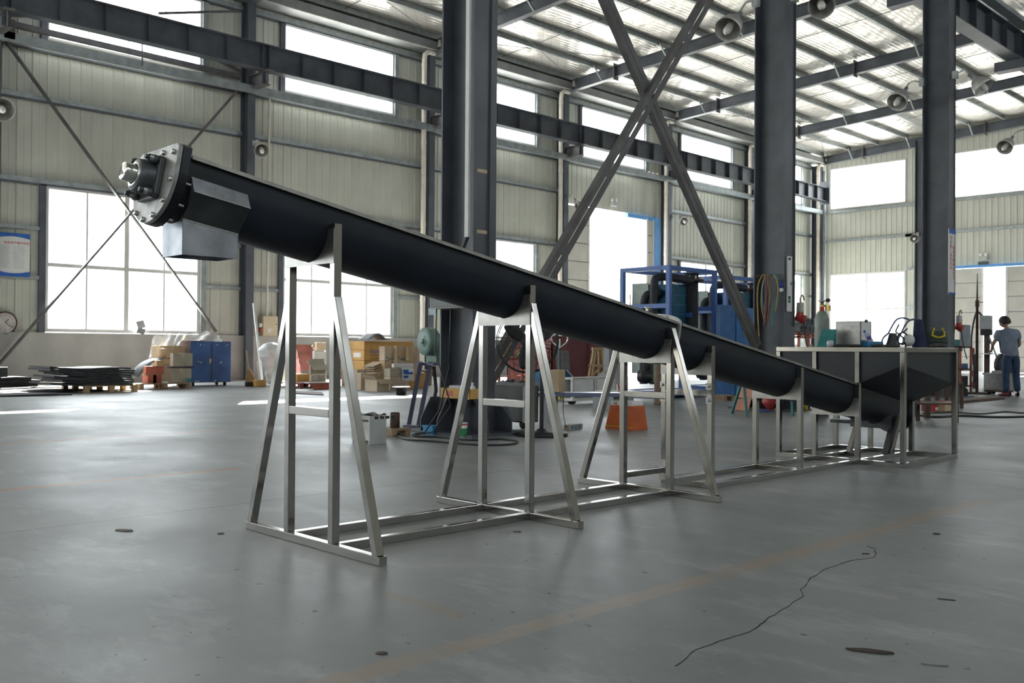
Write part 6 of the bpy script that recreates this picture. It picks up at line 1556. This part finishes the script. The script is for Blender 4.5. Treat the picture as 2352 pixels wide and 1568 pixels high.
B().lathe([(.0, 0), (.03, 0), (.032, .01), (.032, dd.length * .7), (.012, dd.length * .9), (.012, dd.length), (.0, dd.length)], pb0, dd, 14).obj('body', mat('bottle_clear_blue', (0.45, 0.55, 0.70), .15), t); B().lathe([(.015, dd.length * .93), (.017, dd.length * 1.1), (.0, dd.length * 1.12)], pb0, dd, 12).obj('cap', mat('cap_blue', (0.02, 0.06, 0.55), .4), t); B().lathe([(.0325, dd.length * .25), (.0325, dd.length * .55)], pb0, dd, 14).obj('label', mat('label_blue', (0.15, 0.10, 0.45), .5), t)
q = list((-6.177,-6.121,13.092,13.643,1.080,1.135)); q[4] = zt + .001; q[5] = max(q[5], q[4] + .05)
t = thing('parts_tray', 'shallow cyan plastic tray on the workbench', 'tray', ((q[0] + q[1]) / 2, (q[2] + q[3]) / 2, q[4]))
w = .006; b = B(); b.box(q[0], q[1], q[2], q[2] + w, q[4], q[5]).box(q[0], q[1], q[3] - w, q[3], q[4], q[5]).box(q[0], q[0] + w, q[2], q[3], q[4], q[5]).box(q[1] - w, q[1], q[2], q[3], q[4], q[5]).box(q[0], q[1], q[2], q[3], q[4], q[4] + w); b.obj('body', cyan_m, t)
q = list((-6.516,-6.445,12.697,12.842,1.058,1.304)); q[4] = zt + .001
tag(B().prism([(q[2], q[4]), (q[3], q[4]), (q[3], q[5]), (q[2] + .1, q[5] - .1)], lambda u, v, w_: (w_, u, v), q[0] - .15, q[1]).obj('teal_tool_case', teal_m), 'teal tool case left of the stainless box', 'case')
jp = Vector((-6.424,12.619,1.094)); jp.z = zt + .001
tag(B().lathe([(.0, 0), (.045, 0), (.05, .06), (.035, .09), (.0, .09)], jp, n=14).obj('glass_jar', mat('jar_clear', (0.6, 0.62, 0.6), .1)), 'small clear jar beside the teal tool case', 'jar')
for k, (xx, lab) in enumerate(((1945, 'left black rubber hose coil lying on the bench edge'), (2040, 'right black rubber hose coil lying on the bench edge'))):
    c = Vector(((-6.188,12.664,1.052), (-5.807,13.013,1.056))[k]); c.z = zt + .02
    tag(B().tube([c + sx_ * .19 * math.cos(a) + fdv * .08 * math.sin(a) for a in [2 * PI * i / 24 for i in range(25)]], .018, 7, False).obj('hose_coil', cable_m), lab, 'hose')
# hand trolley handles, dark box, clamp frame
dB = 13.581
t = thing('trolley_handle', 'blue grey bent tube trolley handles behind the workbench', 'trolley', (-7.058,16.255,0.000))
for pts in ([Vector(p) for p in ((-7.241,16.058,1.084), (-7.152,16.146,1.309), (-7.078,16.219,1.497), (-7.026,16.271,1.558), (-6.963,16.335,1.566), (-6.900,16.400,1.536))],
            [Vector(p) for p in ((-6.961,16.057,1.048), (-6.904,16.112,1.329), (-6.847,16.169,1.478), (-6.795,16.221,1.530), (-6.722,16.295,1.538))]):
    pp = [Vector((pts[0].x, pts[0].y, .05))] + pts
    B().tube(smooth_path(pp, 5), .016, 8).obj('tube', mat('tube_blue_grey', (0.13, 0.14, 0.24), .35, .4), t)
B().bar((-7.215,16.091,0.448), (-6.951,16.074,0.441), .03, .03).obj('cross_tube', steel_dark, t)
for s_ in (0, 1):
    c = (Vector((-7.204,16.070,0.000)), Vector((-6.834,15.807,0.000)))[s_]; B().lathe([(.0, -.02), (.07, -.02), (.07, .02), (.0, .02)], c + Vector((0, 0, .07)), sx_, 14).obj('wheel', black_rubber, t)
q = list((-5.968,-5.900,13.360,13.609,1.070,1.256)); q[4] = zt + .001
tag(B().prism([(q[2], q[4]), (q[3], q[4]), (q[3], q[5]), (q[2] + .12, q[5])], lambda u, v, w_: (w_, u, v), q[0], q[1]).obj('dark_case', mat('case_dark', (0.035, 0.04, 0.055), .4), bevel=.01), 'dark sloped case on the workbench in front of the trolley handles', 'case')
t = thing('clamp_frame', 'black metal clamp frame with a ring on the workbench', 'clamp', (0, 0, 0)); t.location = Vector((-5.805,13.579,1.072)); ORG[t] = Vector(t.location)
cc0 = Vector((-5.809,13.574,1.178))
B().tube([cc0 + sx_ * .075 * math.cos(a) + Vector((0, 0, .085 * math.sin(a))) for a in [2 * PI * i / 20 for i in range(21)]], .012, 7, False).obj('ring', ink, t)
for a, c in (((-5.879,13.502,1.277), (-5.809,13.573,1.196)), ((-5.809,13.573,1.196), (-5.748,13.636,1.104)), ((-5.844,13.536,1.383), (-5.879,13.502,1.277)), ((-5.914,13.469,1.040), (-5.783,13.601,1.134)), ((-5.809,13.573,1.259), (-5.761,13.621,1.321)), ((-5.783,13.601,1.134), (-5.775,13.610,1.041))): B().bar(a, c, .018, .018).obj('arm', ink, t)
# navy cloth over a post, white bag, welding mask
dC = 13.696
b = B()
ctop = Vector((-5.665,13.761,1.448)); cbot = Vector((-5.639,13.792,1.043))
b.grid(lambda u, v: ctop.lerp(cbot, v) + sx_ * ((.055 + .07 * v) * math.cos(2 * PI * u) * (1 + .12 * math.sin(10 * PI * u) * v)) + fdv * ((.05 + .05 * v) * math.sin(2 * PI * u) * (1 + .15 * math.sin(8 * PI * u + 1) * v)) + Vector((0, 0, .0)), 40, 10)
b.grid(lambda u, v: ctop + sx_ * (.055 * v * math.cos(2 * PI * u)) + fdv * (.05 * v * math.sin(2 * PI * u)) + Vector((0, 0, .012 * (1 - v))), 20, 3)
tag(b.obj('navy_cloth', navy), 'dark navy cloth draped over a post behind the hopper', 'cloth')
tag(B().cyl(Vector((ctop.x, ctop.y, 0)), ctop - Vector((0, 0, .02)), .03, n=10).obj('short_post', rust_m), 'short rusty post under the navy cloth', 'post')
wb = Vector((-5.756,13.654,1.104))
tag(B().sphere(wb + Vector((0, 0, .05)), .09, 12, (1, .8, 1)).obj('white_bag', plastic_film), 'crumpled white bag left of the navy cloth', 'bag')
wm = Vector((-5.499,13.965,1.194))
t = thing('welding_mask', 'dark welding mask with a yellow head strap on the workbench', 'welding mask', wm)
b = B(); b.grid(lambda u, v: wm + sx_ * ((u - .5) * .36) + fdv * (.12 * math.sin(PI * u) * (1 - .3 * v)) + Vector((0, 0, .09 - .19 * v + .02 * math.sin(PI * u))), 12, 8); b.obj('shell', mat('mask_dark_green', (0.05, 0.07, 0.065), .3), t, solid=.006)
B().box(wm.x - .02, wm.x + .06, wm.y - .06, wm.y + .02, wm.z - .02, wm.z + .06).obj('inner_pad', black_rubber, t)
b = B(); n_ = 10
for s_ in (-1, 1): B().tube([wm + sx_ * (s_ * .09 * (1 - .35 * i / n_)) + Vector((0, 0, .03 + .11 * i / n_)) + fdv * .09 for i in range(n_ + 1)], .014, 6).obj('strap', yellow_m, t)
B().tube([wm + sx_ * (-.09 + .18 * i / n_) + Vector((0, 0, .03 - .03 * math.sin(PI * i / n_))) + fdv * .10 for i in range(n_ + 1)], .016, 6).obj('strap', yellow_m, t)
gl_ = Vector((-5.499,13.966,1.063)); gl_.z = zt + .002
t = thing('work_gloves', 'pile of grey work gloves on the bench below the welding mask', 'gloves', gl_)
for k in range(3): B().sphere(gl_ + sx_ * (.1 * k - .12) + Vector((0, 0, .025)), .07, 10, (1.2, .8, .35)).obj('glove', mat('glove_grey', (0.10, 0.09, 0.08), .9), t)
# pipe rack by the corner
q = (-13.620,-13.560,24.792,25.893,0.000,1.479)
t = thing('pipe_rack', 'red oxide rack near the far corner', 'rack', ((q[0] + q[1]) / 2, (q[2] + q[3]) / 2, 0))
for y in (q[2], (q[2] + q[3]) / 2, q[3] + .6): B().box(q[1] - .06, q[1], y, y + .06, 0, q[5]).obj('upright', redpaint, t)
for z in (.4, q[5] - .12, q[5] - .04): B().box(q[1] - .9, q[1], q[2], q[3] + .6, z, z + .05).obj('rail', redpaint, t)
rz = q[5] + .01
for row, cnt in ((0, 5), (1, 4)):
    for i in range(cnt):
        y = q[2] + .12 + .24 * i + .12 * row; z = rz + .115 + .205 * row
        tb = B(); tb.lathe([(.10, 0), (.115, 0), (.115, -.9), (.10, -.9), (.10, 0)], (q[1] + .02, y, z), (1, 0, 0), 18)
        tag(tb.obj('grey_pipe', grey_paint), 'short grey pipe lying in the stack on the red rack', 'pipe', 'grey pipes on the red rack')

# ---------------------------------------------------------------- far right: worker, tank, stands
t = thing('welding_tank', 'stainless rectangular tank on casters left of the worker', 'tank', (-7.815,23.353,0.000))
q = (-8.163,-7.646,23.581,23.979,0.100,0.461)
B().box(*q).obj('body', plate_ss, t, bevel=.01); B().box(q[0] - .03, q[1] + .03, q[2] - .03, q[3] + .03, q[5], q[5] + .04).obj('rim', plate_ss, t)
B().box(q[0], q[1], q[2], q[3], q[4] - .04, q[4]).obj('base', rust_m, t)
for x in (q[0] + .1, q[1] - .1):
    for y in (q[2] + .08, q[3] - .08): B().lathe([(.0, -.02), (.045, -.02), (.045, .02), (.0, .02)], (x, y, .046), (0, 1, 0), 12).obj('wheel', black_rubber, t)
tag(B().box(q[0] + .15, q[0] + .45, q[2] + .02, q[2] + .14, q[5] + .041, q[5] + .10).obj('white_part', white_dirty), 'small white part lying on the stainless tank', 'part')
q = (-9.247,-8.895,26.967,27.895,0.000,0.955)
t = thing('steel_plate_bench', 'bench with a bright steel plate in front of the worker', 'bench', ((q[0] + q[1]) / 2, (q[2] + q[3]) / 2, 0))
B().box(q[0] - .5, q[1], q[2], q[3] + .3, q[5] - .03, q[5]).obj('plate', alu, t)
for x in (q[0] - .4, q[1] - .1): B().box(x, x + .06, q[2] + .05, q[2] + .11, 0, q[5] - .03).obj('leg', rust_m, t); B().box(x, x + .06, q[3] + .1, q[3] + .16, 0, q[5] - .03).obj('leg', rust_m, t)
dk = Vector((-7.923,24.250,0.671))
tag(B().lathe([(.0, -.09), (.27, -.09), (.3, -.06), (.3, .06), (.27, .09), (.0, .09)], dk, (.8, -.35, .05), 28).obj('cable_drum', mat('drum_dark', (0.03, 0.035, 0.05), .5)), 'dark round cable drum beside the worker', 'drum')
# tall lance stand, red white pole, wire feeder
p = Vector((-8.355,23.669,0.000))
t = thing('lance_stand', 'tall thin tapering stand pole left of the sliding door opening', 'stand', p)
zt2 = 2.847; zm = 2.056
B().lathe([(.035, 0), (.03, zm), (.045, zm), (.045, zm + .15), (.022, zm + .15), (.006, zt2), (.0, zt2)], p, n=12).obj('pole', rust_m, t)
B().lathe([(.0, 0), (.28, 0), (.28, .03), (.04, .05)], p, n=18).obj('foot', rust_m, t); B().bar(p + Vector((0, 0, zm + .1)), p + Vector((.1, .1, zm + .11)), .015, .015).obj('arm', rust_m, t)
p = Vector((-9.948,27.883,0.000)); n6 = 7; hp_ = 1.093
t = thing('marker_pole', 'red and white banded marker pole beside the thin stand', 'pole', p)
for k in range(n6): B().cyl(p + Vector((0, 0, hp_ * k / n6)), p + Vector((0, 0, hp_ * (k + 1) / n6)), .04, n=12).obj('band', red_m if k % 2 == 0 else white_m, t)
p = Vector((-9.359,27.241,0.000)); d_ = 25.777
t = thing('wire_feeder', 'grey wire feeder box on an upright behind the tank', 'machine', p)
fz0, fz1 = 1.598, 1.974
B().box(p.x - .16, p.x + .10, p.y - .14, p.y + .14, fz0, fz1).obj('body', lgrey, t, bevel=.02); B().box(p.x - .14, p.x + .11, p.y - .12, p.y + .12, fz0 - .16, fz0).obj('drive_case', ink, t, bevel=.02)
B().box(p.x - .06, p.x + .06, p.y - .06, p.y + .06, 0, fz0 - .16).obj('upright', rust_m, t); B().bar(p + Vector((.05, 0, fz0 - .2)), p + Vector((.35, .3, .3)), .06, .04).obj('white_lever', white_m, t)
B().tube(smooth_path([p + Vector((-.1, -.1, fz1)), p + Vector((-.2, -.25, fz1 + .05)), p + Vector((-.3, -.3, fz0 - .3)), p + Vector((-.2, -.35, .5)), p + Vector((-.25, -.2, .15))]), .025, 7).obj('hose', cable_m, t)
q = (-8.703,-8.600,23.336,24.038,0.000,1.128)
tq = q
t = thing('tool_trolley', 'dark tool trolley cluttered with cases right of the banner column', 'trolley', ((q[0] + q[1]) / 2, (q[2] + q[3]) / 2, 0))
for z in (.15, .55, q[5] - .05): B().box(q[0] - .3, q[1], q[2], q[3], z, z + .04).obj('shelf', rust_m, t)
for x in (q[0] - .3, q[1] - .04):
    for y in (q[2], q[3] - .04): B().box(x, x + .04, y, y + .04, 0, q[5]).obj('post', redpaint, t)
zz = q[5] - .009
for k, (m_, lab, h) in enumerate(((ink, 'black case on the tool trolley', .22), (blue_paint, 'blue case on the tool trolley', .12), (teal_m, 'teal case on top of the tool trolley', .16))):
    z0_ = (.191, .591, zz)[k]
    tag(B().box(q[0] - .2, q[1] - .06, q[2] + .08, q[3] - .08, z0_, z0_ + h).obj('tool_case', m_, bevel=.015), lab, 'case')
q = list((-9.623,-9.553,26.042,26.517,1.086,1.634)); 
tag(B().box(tq[1] - .05, tq[1] - .02, tq[2] + .05, tq[3] - .05, zz + .001, max(q[5], zz + .3)).obj('grey_plate', mat('plate_grey_blue', (0.33, 0.35, 0.40), .5)), 'grey steel plate standing on the tool trolley', 'plate')
# red cartons and posts on the floor right of the hopper
for k, (q, m_, lab) in enumerate((((-6.557,-6.481,16.073,16.387,0.000,0.152), red_m, 'red and white carton on the floor behind the hopper, leftmost'), ((-6.486,-6.340,16.076,16.504,0.000,0.166), red_m, 'red and white carton on the floor behind the hopper, middle'), ((-6.386,-6.226,16.219,16.732,0.000,0.159), card, 'brown carton on the floor at the right of the red cartons'))):
    c = carton(lab, q, m_, tape=False)
    if m_ is red_m: B().box(q[1], q[1] + .002, q[2] + .03, q[3] - .03, q[4] + .02, q[4] + .07).obj('white_print', paper, c)
t = thing('brown_stand', 'rusty brown table frame behind the hopper', 'table', (-6.381,16.737,0.000))
q = (-6.590,-6.381,16.737,17.449,0.000,0.423)
for x in (q[0], q[1] - .05):
    for y in (q[2], q[3] - .05): B().box(x, x + .05, y, y + .05, 0, q[5]).obj('leg', rust_m, t)
B().box(q[0], q[1], q[2], q[3], q[5], q[5] + .04).obj('top', rust_m, t)
pth = [Vector(p) for p in ((-6.201,14.913,0.015), (-5.740,14.588,0.015), (-5.591,15.211,0.015), (-5.175,15.283,0.015), (-4.892,15.778,0.015), (-4.751,16.714,0.015))]
tag(B().tube(smooth_path(pth), .018, 6).obj('welding_cable', cable_m), 'thick black welding cable across the floor at right', 'cable')
pth = [Vector(p) for p in ((-6.216,15.281,0.012), (-6.023,16.014,0.012), (-5.582,15.909,0.012), (-5.500,16.840,0.012), (-5.186,16.726,0.012), (-5.070,17.378,0.012))]
tag(B().tube(smooth_path(pth), .012, 6).obj('welding_cable', cable_m), 'thinner black cable winding on the floor at right', 'cable')
q = (-7.331,-7.002,18.830,21.428,0.000,0.066)
tag(B().box(q[0], q[1], q[2], q[3], 0, .05).obj('steel_slab', rust_m), 'flat rusty steel slab lying on the floor at right', 'slab')

# ---------------------------------------------------------------- emergency lights
def twin_light(lab, p, nrm, along, sign=False):
    p, nrm, al = Vector(p), Vector(nrm), Vector(along)
    t = thing('emergency_light', lab, 'emergency light', p)
    B().bar(p - al * .17 + nrm * .05, p + al * .17 + nrm * .05, .10, .16).obj('case', lgrey, t)
    for s_ in (-1, 1): B().lathe([(.0, -.05), (.075, -.05), (.085, .02), (.07, .03), (.0, .02)], p + al * s_ * .12 + nrm * .08 + Vector((0, 0, .18)), nrm, 16).obj('lamp_head', white_m, t)
    if sign:
        B().bar(p - al * .30 + nrm * .03 + Vector((0, 0, -.24)), p + al * .30 + nrm * .03 + Vector((0, 0, -.24)), .05, .24).obj('exit_sign_case', lgrey, t)
        B().bar(p - al * .25 + nrm * .058 + Vector((0, 0, -.24)), p + al * .25 + nrm * .058 + Vector((0, 0, -.24)), .004, .17).obj('exit_sign_face', mat('exit_dark', (0.05, 0.07, 0.07), .4), t)
twin_light('grey twin head emergency light above the tall gate', (-26.080,31.730,7.186), (1, 0, 0), (0, 1, 0))
twin_light('twin head emergency light with exit sign above the sliding door', (-17.169,49.500,5.581), (0, -1, 0), (1, 0, 0), True)

# ---------------------------------------------------------------- bell lamps
def lamp(lab, mount, apex, mouth, R, bulb=True, group=None):
    mount, apex, mouth = Vector(mount), Vector(apex), Vector(mouth)
    d = (mouth - apex); Lh = d.length; d.normalize()
    t = thing('bell_lamp', lab, 'lamp', apex)
    B().lathe([(.0, -.02), (R * .22, -.02), (R * .26, .02), (R * .45, Lh * .12), (R * .78, Lh * .45), (R * .95, Lh * .8), (R, Lh), (R * .97, Lh), (R * .91, Lh * .8), (R * .74, Lh * .47), (R * .4, Lh * .15), (.0, Lh * .08)], apex, d, 28).obj('shade', lamp_alu, t)
    B().lathe([(.0, -.16), (R * .18, -.16), (R * .2, -.02), (.0, -.02)], apex, d, 16).obj('socket', grey_paint, t)
    if bulb: B().lathe([(.0, Lh * .1), (R * .22, Lh * .15), (R * .30, Lh * .7), (R * .30, Lh * 1.05), (R * .2, Lh * 1.2), (.0, Lh * 1.24)], apex, d, 18).obj('bulb', bulb_m, t)
    m2 = mount.lerp(apex - d * .15, .55) + Vector((0, 0, .10))
    B().tube(smooth_path([mount, m2, apex - d * .30 + Vector((0, 0, .03)), apex - d * .12], 5), .018, 7).obj('arm', lamp_alu, t)
    B().box(mount.x - .05, mount.x + .05, mount.y - .05, mount.y + .05, mount.z - .08, mount.z + .08).obj('bracket', galv, t)
    return t
def D_(x, y, d): return None
lamp('silver bell lamp tilted left of the hose column near the top', (-8.205,13.557,6.616), (-8.372,13.248,6.313), (-8.359,12.978,6.050), 0.215)
lamp('silver bell lamp facing the camera at the very top right of the hose column', (-7.867,14.183,6.765), (-7.529,14.384,6.688), (-7.340,14.080,6.463), 0.209)
lamp('silver bell lamp hanging left of the banner column', (-8.709,21.320,6.963), (-8.994,21.033,6.747), (-9.017,20.728,6.462), 0.219)
lamp('silver bell lamp hanging right of the banner column', (-8.035,21.419,7.014), (-7.712,21.606,6.903), (-7.498,21.612,6.665), 0.225)
lamp('dark silhouetted bell lamp against the high gable window', (-8.572,28.284,7.027), (-8.919,27.650,6.718), (-8.965,27.321,6.462), 0.211)
lamp('bell lamp on the wall column above the front of the conveyor', (-25.660,14.442,7.047), (-25.344,14.478,6.929), (-24.995,14.337,6.703), 0.219)
lamp('bell lamp at the left edge of the picture', (-25.660,7.365,6.965), (-25.330,7.417,6.798), (-24.873,7.313,6.626), 0.287)
lamp('bell lamp on the wall column left of the gate', (-25.660,28.403,7.089), (-25.440,28.629,6.917), (-25.110,28.467,6.656), 0.197)
lamp('bell lamp on the wall column right of the gate', (-25.660,35.450,7.003), (-25.384,35.731,6.927), (-25.053,35.499,6.717), 0.200)
lamp('bell lamp low on the gable wall column', (-20.219,49.080,6.989), (-20.230,48.785,6.875), (-20.110,48.339,6.672), 0.219)
cl = Vector((-25.550,14.917,8.442))

# ---------------------------------------------------------------- the worker at the right edge
PB = Vector((-7.372,22.961,0.000))
er = Vector((R_.x, R_.y, 0)).normalized(); ef = Vector((F_.x, F_.y, 0)).normalized()
def P_(r, f_, z): return PB + er * r + ef * f_ + Vector((0, 0, z))
wk = thing('person', 'worker seen from behind in grey blue shirt and jeans at the right edge', 'person', PB)
def skin_mesh(name, pts, edges, mt, parent, sub=2):
    me = bpy.data.meshes.new(name); me.from_pydata([Vector(p[:3]) - ORG[parent] for p in pts], edges, [])
    o = bpy.data.objects.new(name, me); C.objects.link(o); o.parent = parent; me.materials.append(mt)
    md = o.modifiers.new('skin', 'SKIN'); md.use_smooth_shade = True
    sv = me.skin_vertices[0].data if me.skin_vertices else None
    if sv is None:
        bpy.context.view_layer.objects.active = o; o.select_set(True); bpy.ops.object.modifier_remove(modifier='skin') if False else None
    for i, p in enumerate(pts):
        me.skin_vertices[0].data[i].radius = (p[3], p[4] if len(p) > 4 else p[3])
    me.skin_vertices[0].data[0].use_root = True
    ms = o.modifiers.new('sub', 'SUBSURF'); ms.levels = sub; ms.render_levels = sub
    return o
J = dict(pel=(0.0, 0.0, .98), sp=(-.02, .03, 1.16), ch=(-.04, .06, 1.36), nk=(-.06, .09, 1.50), nk2=(-.075, .12, 1.57),
         ls=(-.23, .07, 1.41), le=(-.335, .16, 1.16), lw=(-.25, .38, 1.04), rs=(.15, .05, 1.41), re=(.255, .13, 1.15), rw=(.19, .36, 1.06),
         lh=(-.095, 0, .92), lk=(-.11, .03, .50), la=(-.12, -.01, .10), rh=(.095, 0, .92), rk=(.12, .04, .50), ra=(.14, .0, .10))
def V(k, *rad): p = P_(*J[k]); return (p.x, p.y, p.z) + rad
names = ['pel', 'sp', 'ch', 'nk', 'nk2', 'ls', 'le', 'lw', 'rs', 're', 'rw', 'lh', 'lk', 'la', 'rh', 'rk', 'ra']
rad = dict(pel=.13, sp=.115, ch=.105, nk=.058, nk2=.052, ls=.06, le=.042, lw=.030, rs=.06, re=.042, rw=.030, lh=.085, lk=.058, la=.042, rh=.085, rk=.058, ra=.042)
pts = [V(k, rad[k]) for k in names]; ix = {k: i for i, k in enumerate(names)}
ed = [('pel', 'sp'), ('sp', 'ch'), ('ch', 'nk'), ('nk', 'nk2'), ('ch', 'ls'), ('ls', 'le'), ('le', 'lw'), ('ch', 'rs'), ('rs', 're'), ('re', 'rw'), ('pel', 'lh'), ('lh', 'lk'), ('lk', 'la'), ('pel', 'rh'), ('rh', 'rk'), ('rk', 'ra')]
E_ = [(ix[a], ix[c]) for a, c in ed]
for sd_, w_ in ((-1, 'lw'), (1, 'rw')):                    # palm and five fingers each
    wv = Vector(P_(*J[w_])); fd_ = (wv - Vector(P_(*J['le' if sd_ < 0 else 're']))).normalized(); ac = Vector((0, 0, 1)).cross(fd_).normalized()
    pm = wv + fd_ * .07; pts.append((*pm, .026, .018)); pi_ = len(pts) - 1; E_.append((ix[w_], pi_))
    for j, (o_, ln) in enumerate(((-.03, .07), (-.01, .078), (.01, .072), (.028, .058))):
        a_ = pm + fd_ * .035 + ac * o_; c_ = a_ + fd_ * ln * .55 + Vector((0, 0, -.012)); e_ = c_ + fd_ * ln * .35 + Vector((0, 0, -.03))
        k0 = len(pts); pts += [(*a_, .0095), (*c_, .0088), (*e_, .0078)]; E_ += [(pi_, k0), (k0, k0 + 1), (k0 + 1, k0 + 2)]
    a_ = pm + ac * .03 * -sd_ + fd_ * -.01; c_ = a_ + fd_ * .035 + ac * .018 * -sd_ + Vector((0, 0, -.02))
    k0 = len(pts); pts += [(*a_, .011), (*c_, .0095)]; E_ += [(pi_, k0), (k0, k0 + 1)]
skin_mesh('body', pts, E_, skin, wk)
def sub_skin(name, keys, edges, mt, sub=2):
    pp = [V(*k) if not isinstance(k[0], tuple) else (*P_(*k[0]), *k[1:]) for k in keys]
    return skin_mesh(name, pp, edges, mt, wk, sub)
def lerpj(a, c, t_): return tuple(J[a][i] + (J[c][i] - J[a][i]) * t_ for i in range(3))
sub_skin('shirt', [('sp', .185, .15), ((.0, .0, .95), .185, .15), ('ch', .20, .155), ((-.058, .088, 1.51), .10, .085), ('ls', .10), (lerpj('ls', 'le', .65), .092), ('rs', .10), (lerpj('rs', 're', .65), .092), ((.005, -.005, .86), .18, .145)],
         [(0, 1), (0, 2), (2, 3), (2, 4), (4, 5), (2, 6), (6, 7), (1, 8)], shirt_m)
sub_skin('trousers', [((0, 0, .95), .155, .125), ('lh', .11), ('lk', .085), ((-.12, -.01, .09), .075), ('rh', .11), ('rk', .085), ((.14, .0, .09), .075), ((0, 0, .99), .14, .115)],
         [(0, 1), (1, 2), (2, 3), (0, 4), (4, 5), (5, 6), (0, 7)], jeans_m)
for k in ('la', 'ra'):
    b = B(); c = Vector(P_(*J[k])); c.z = 0
    b.grid(lambda u, v: c + (ef * .86 + er * (-.5 if k == 'la' else .3)) * (-.10 + .28 * v) + er * (.05 * math.sin(PI * min(1, v * .92 + .08)) ** .5 * math.cos(2 * PI * u)) + Vector((0, 0, .045 * (1 + math.sin(2 * PI * u)) * (1.25 - .7 * v))), 14, 8); b.obj('shoe', shoe_m, wk)
# head turned down to the left
hc = P_(-.095, .15, 1.66); lookd = (er * -.55 + ef * .75 + Vector((0, 0, -.38))).normalized(); hup = (Vector((0, 0, 1)) - lookd * lookd.z).normalized(); hr = lookd.cross(hup).normalized()
def hpt(a, c, e): return hc + hr * a + lookd * c + hup * e
b = B()
def headf(u, v):
    th, ph = PI * v, 2 * PI * u
    x_, y_, z_ = .082 * math.sin(th) * math.cos(ph), .105 * math.sin(th) * math.sin(ph), .122 * math.cos(th)
    if z_ < 0: x_ *= 1 + .9 * z_ / .115 * .35; y_ = y_ * (1 + .12 * z_ / .115) + .012 * (-z_ / .115)
    return hpt(x_, y_, z_)
b.grid(headf, 24, 18); hd = b.obj('head', skin, wk, weld=True)
B().lathe([(.0, 0), (.016, .005), (.010, .03), (.0, .045)], hpt(0, .088, -.02), (lookd + hup * -.5), 8).obj('nose', skin, hd)
for s_ in (-1, 1):
    b = B(); b.sphere(hpt(s_ * .078, -.005, -.005), .024, 10, (.5, 1, 1.3)); b.obj('ear', skin, hd)
    B().sphere(hpt(s_ * .03, .086, .012), .011, 8).obj('eye', ink, hd)
B().bar(hpt(-.022, .095, -.062), hpt(.022, .095, -.062), .006, .006).obj('mouth', mat('lip', (0.35, 0.16, 0.14), .5), hd)
b = B(); b.grid(lambda u, v: hpt(.096 * math.sin(PI * .66 * v) * math.cos(2 * PI * u), (.120 * math.sin(PI * .66 * v) * math.sin(2 * PI * u)) - .014 - .02 * v, .136 * math.cos(PI * .66 * v) + .006 + (.10 * max(0, math.sin(2 * PI * u)) * v ** 3)), 28, 12); b.obj('hair', hair_m, wk, solid=.01)

# ---------------------------------------------------------------- loose debris on the floor in front
chips = [('long dark wood splinter lying on the floor at the lower right', (-1.424,3.090,0.000), .085, .022, .9, mat('splinter_brown', (0.05, 0.035, 0.03), .8)), ('flat grey scrap on the floor near the bottom right corner', (-1.224,3.111,0.000), .045, .012, 1.0, grey_paint),
         ('small black plastic block on the floor right of the yellow line', (-2.091,5.333,0.000), .022, .02, .3, ink), ('thin dark sliver on the floor at right', (-1.511,3.955,0.000), .04, .008, 1.3, ink), ('small dark crumb on the floor near the bottom centre', (-2.519,1.897,0.000), .02, .015, .2, rust_m),
         ('dark oval scrap on the floor at lower left', (-5.148,2.144,0.000), .06, .03, 1.1, rust_m), ('small dark chip at the foot of the front stand', (-4.722,2.483,0.000), .02, .02, .4, rust_m), ('tiny dark shard beside the front stand', (-3.685,3.686,0.000), .025, .01, .8, rust_m),
         ('brown leaf like chip right of the yellow line', (-2.124,4.549,0.000), .02, .012, .2, rust_m)]
for lab, p, ln, wd, ang, m_ in chips:
    p = Vector(p); d = er * math.cos(ang * .5) - ef * math.sin(ang * .5) * .6; d.normalize(); n_ = Vector((-d.y, d.x, 0)); b = B(); poly = []
    k = 11
    for i in range(k):
        a = 2 * PI * i / k; poly.append((ln * math.cos(a) * random.uniform(.8, 1.05), wd * math.sin(a) * random.uniform(.75, 1.1)))
    b.prism(poly, lambda u, v, w_: p + d * u + n_ * v + Vector((0, 0, w_)), .0005, min(.004, wd * .3)); tag(b.obj('floor_chip', m_), lab, 'debris')
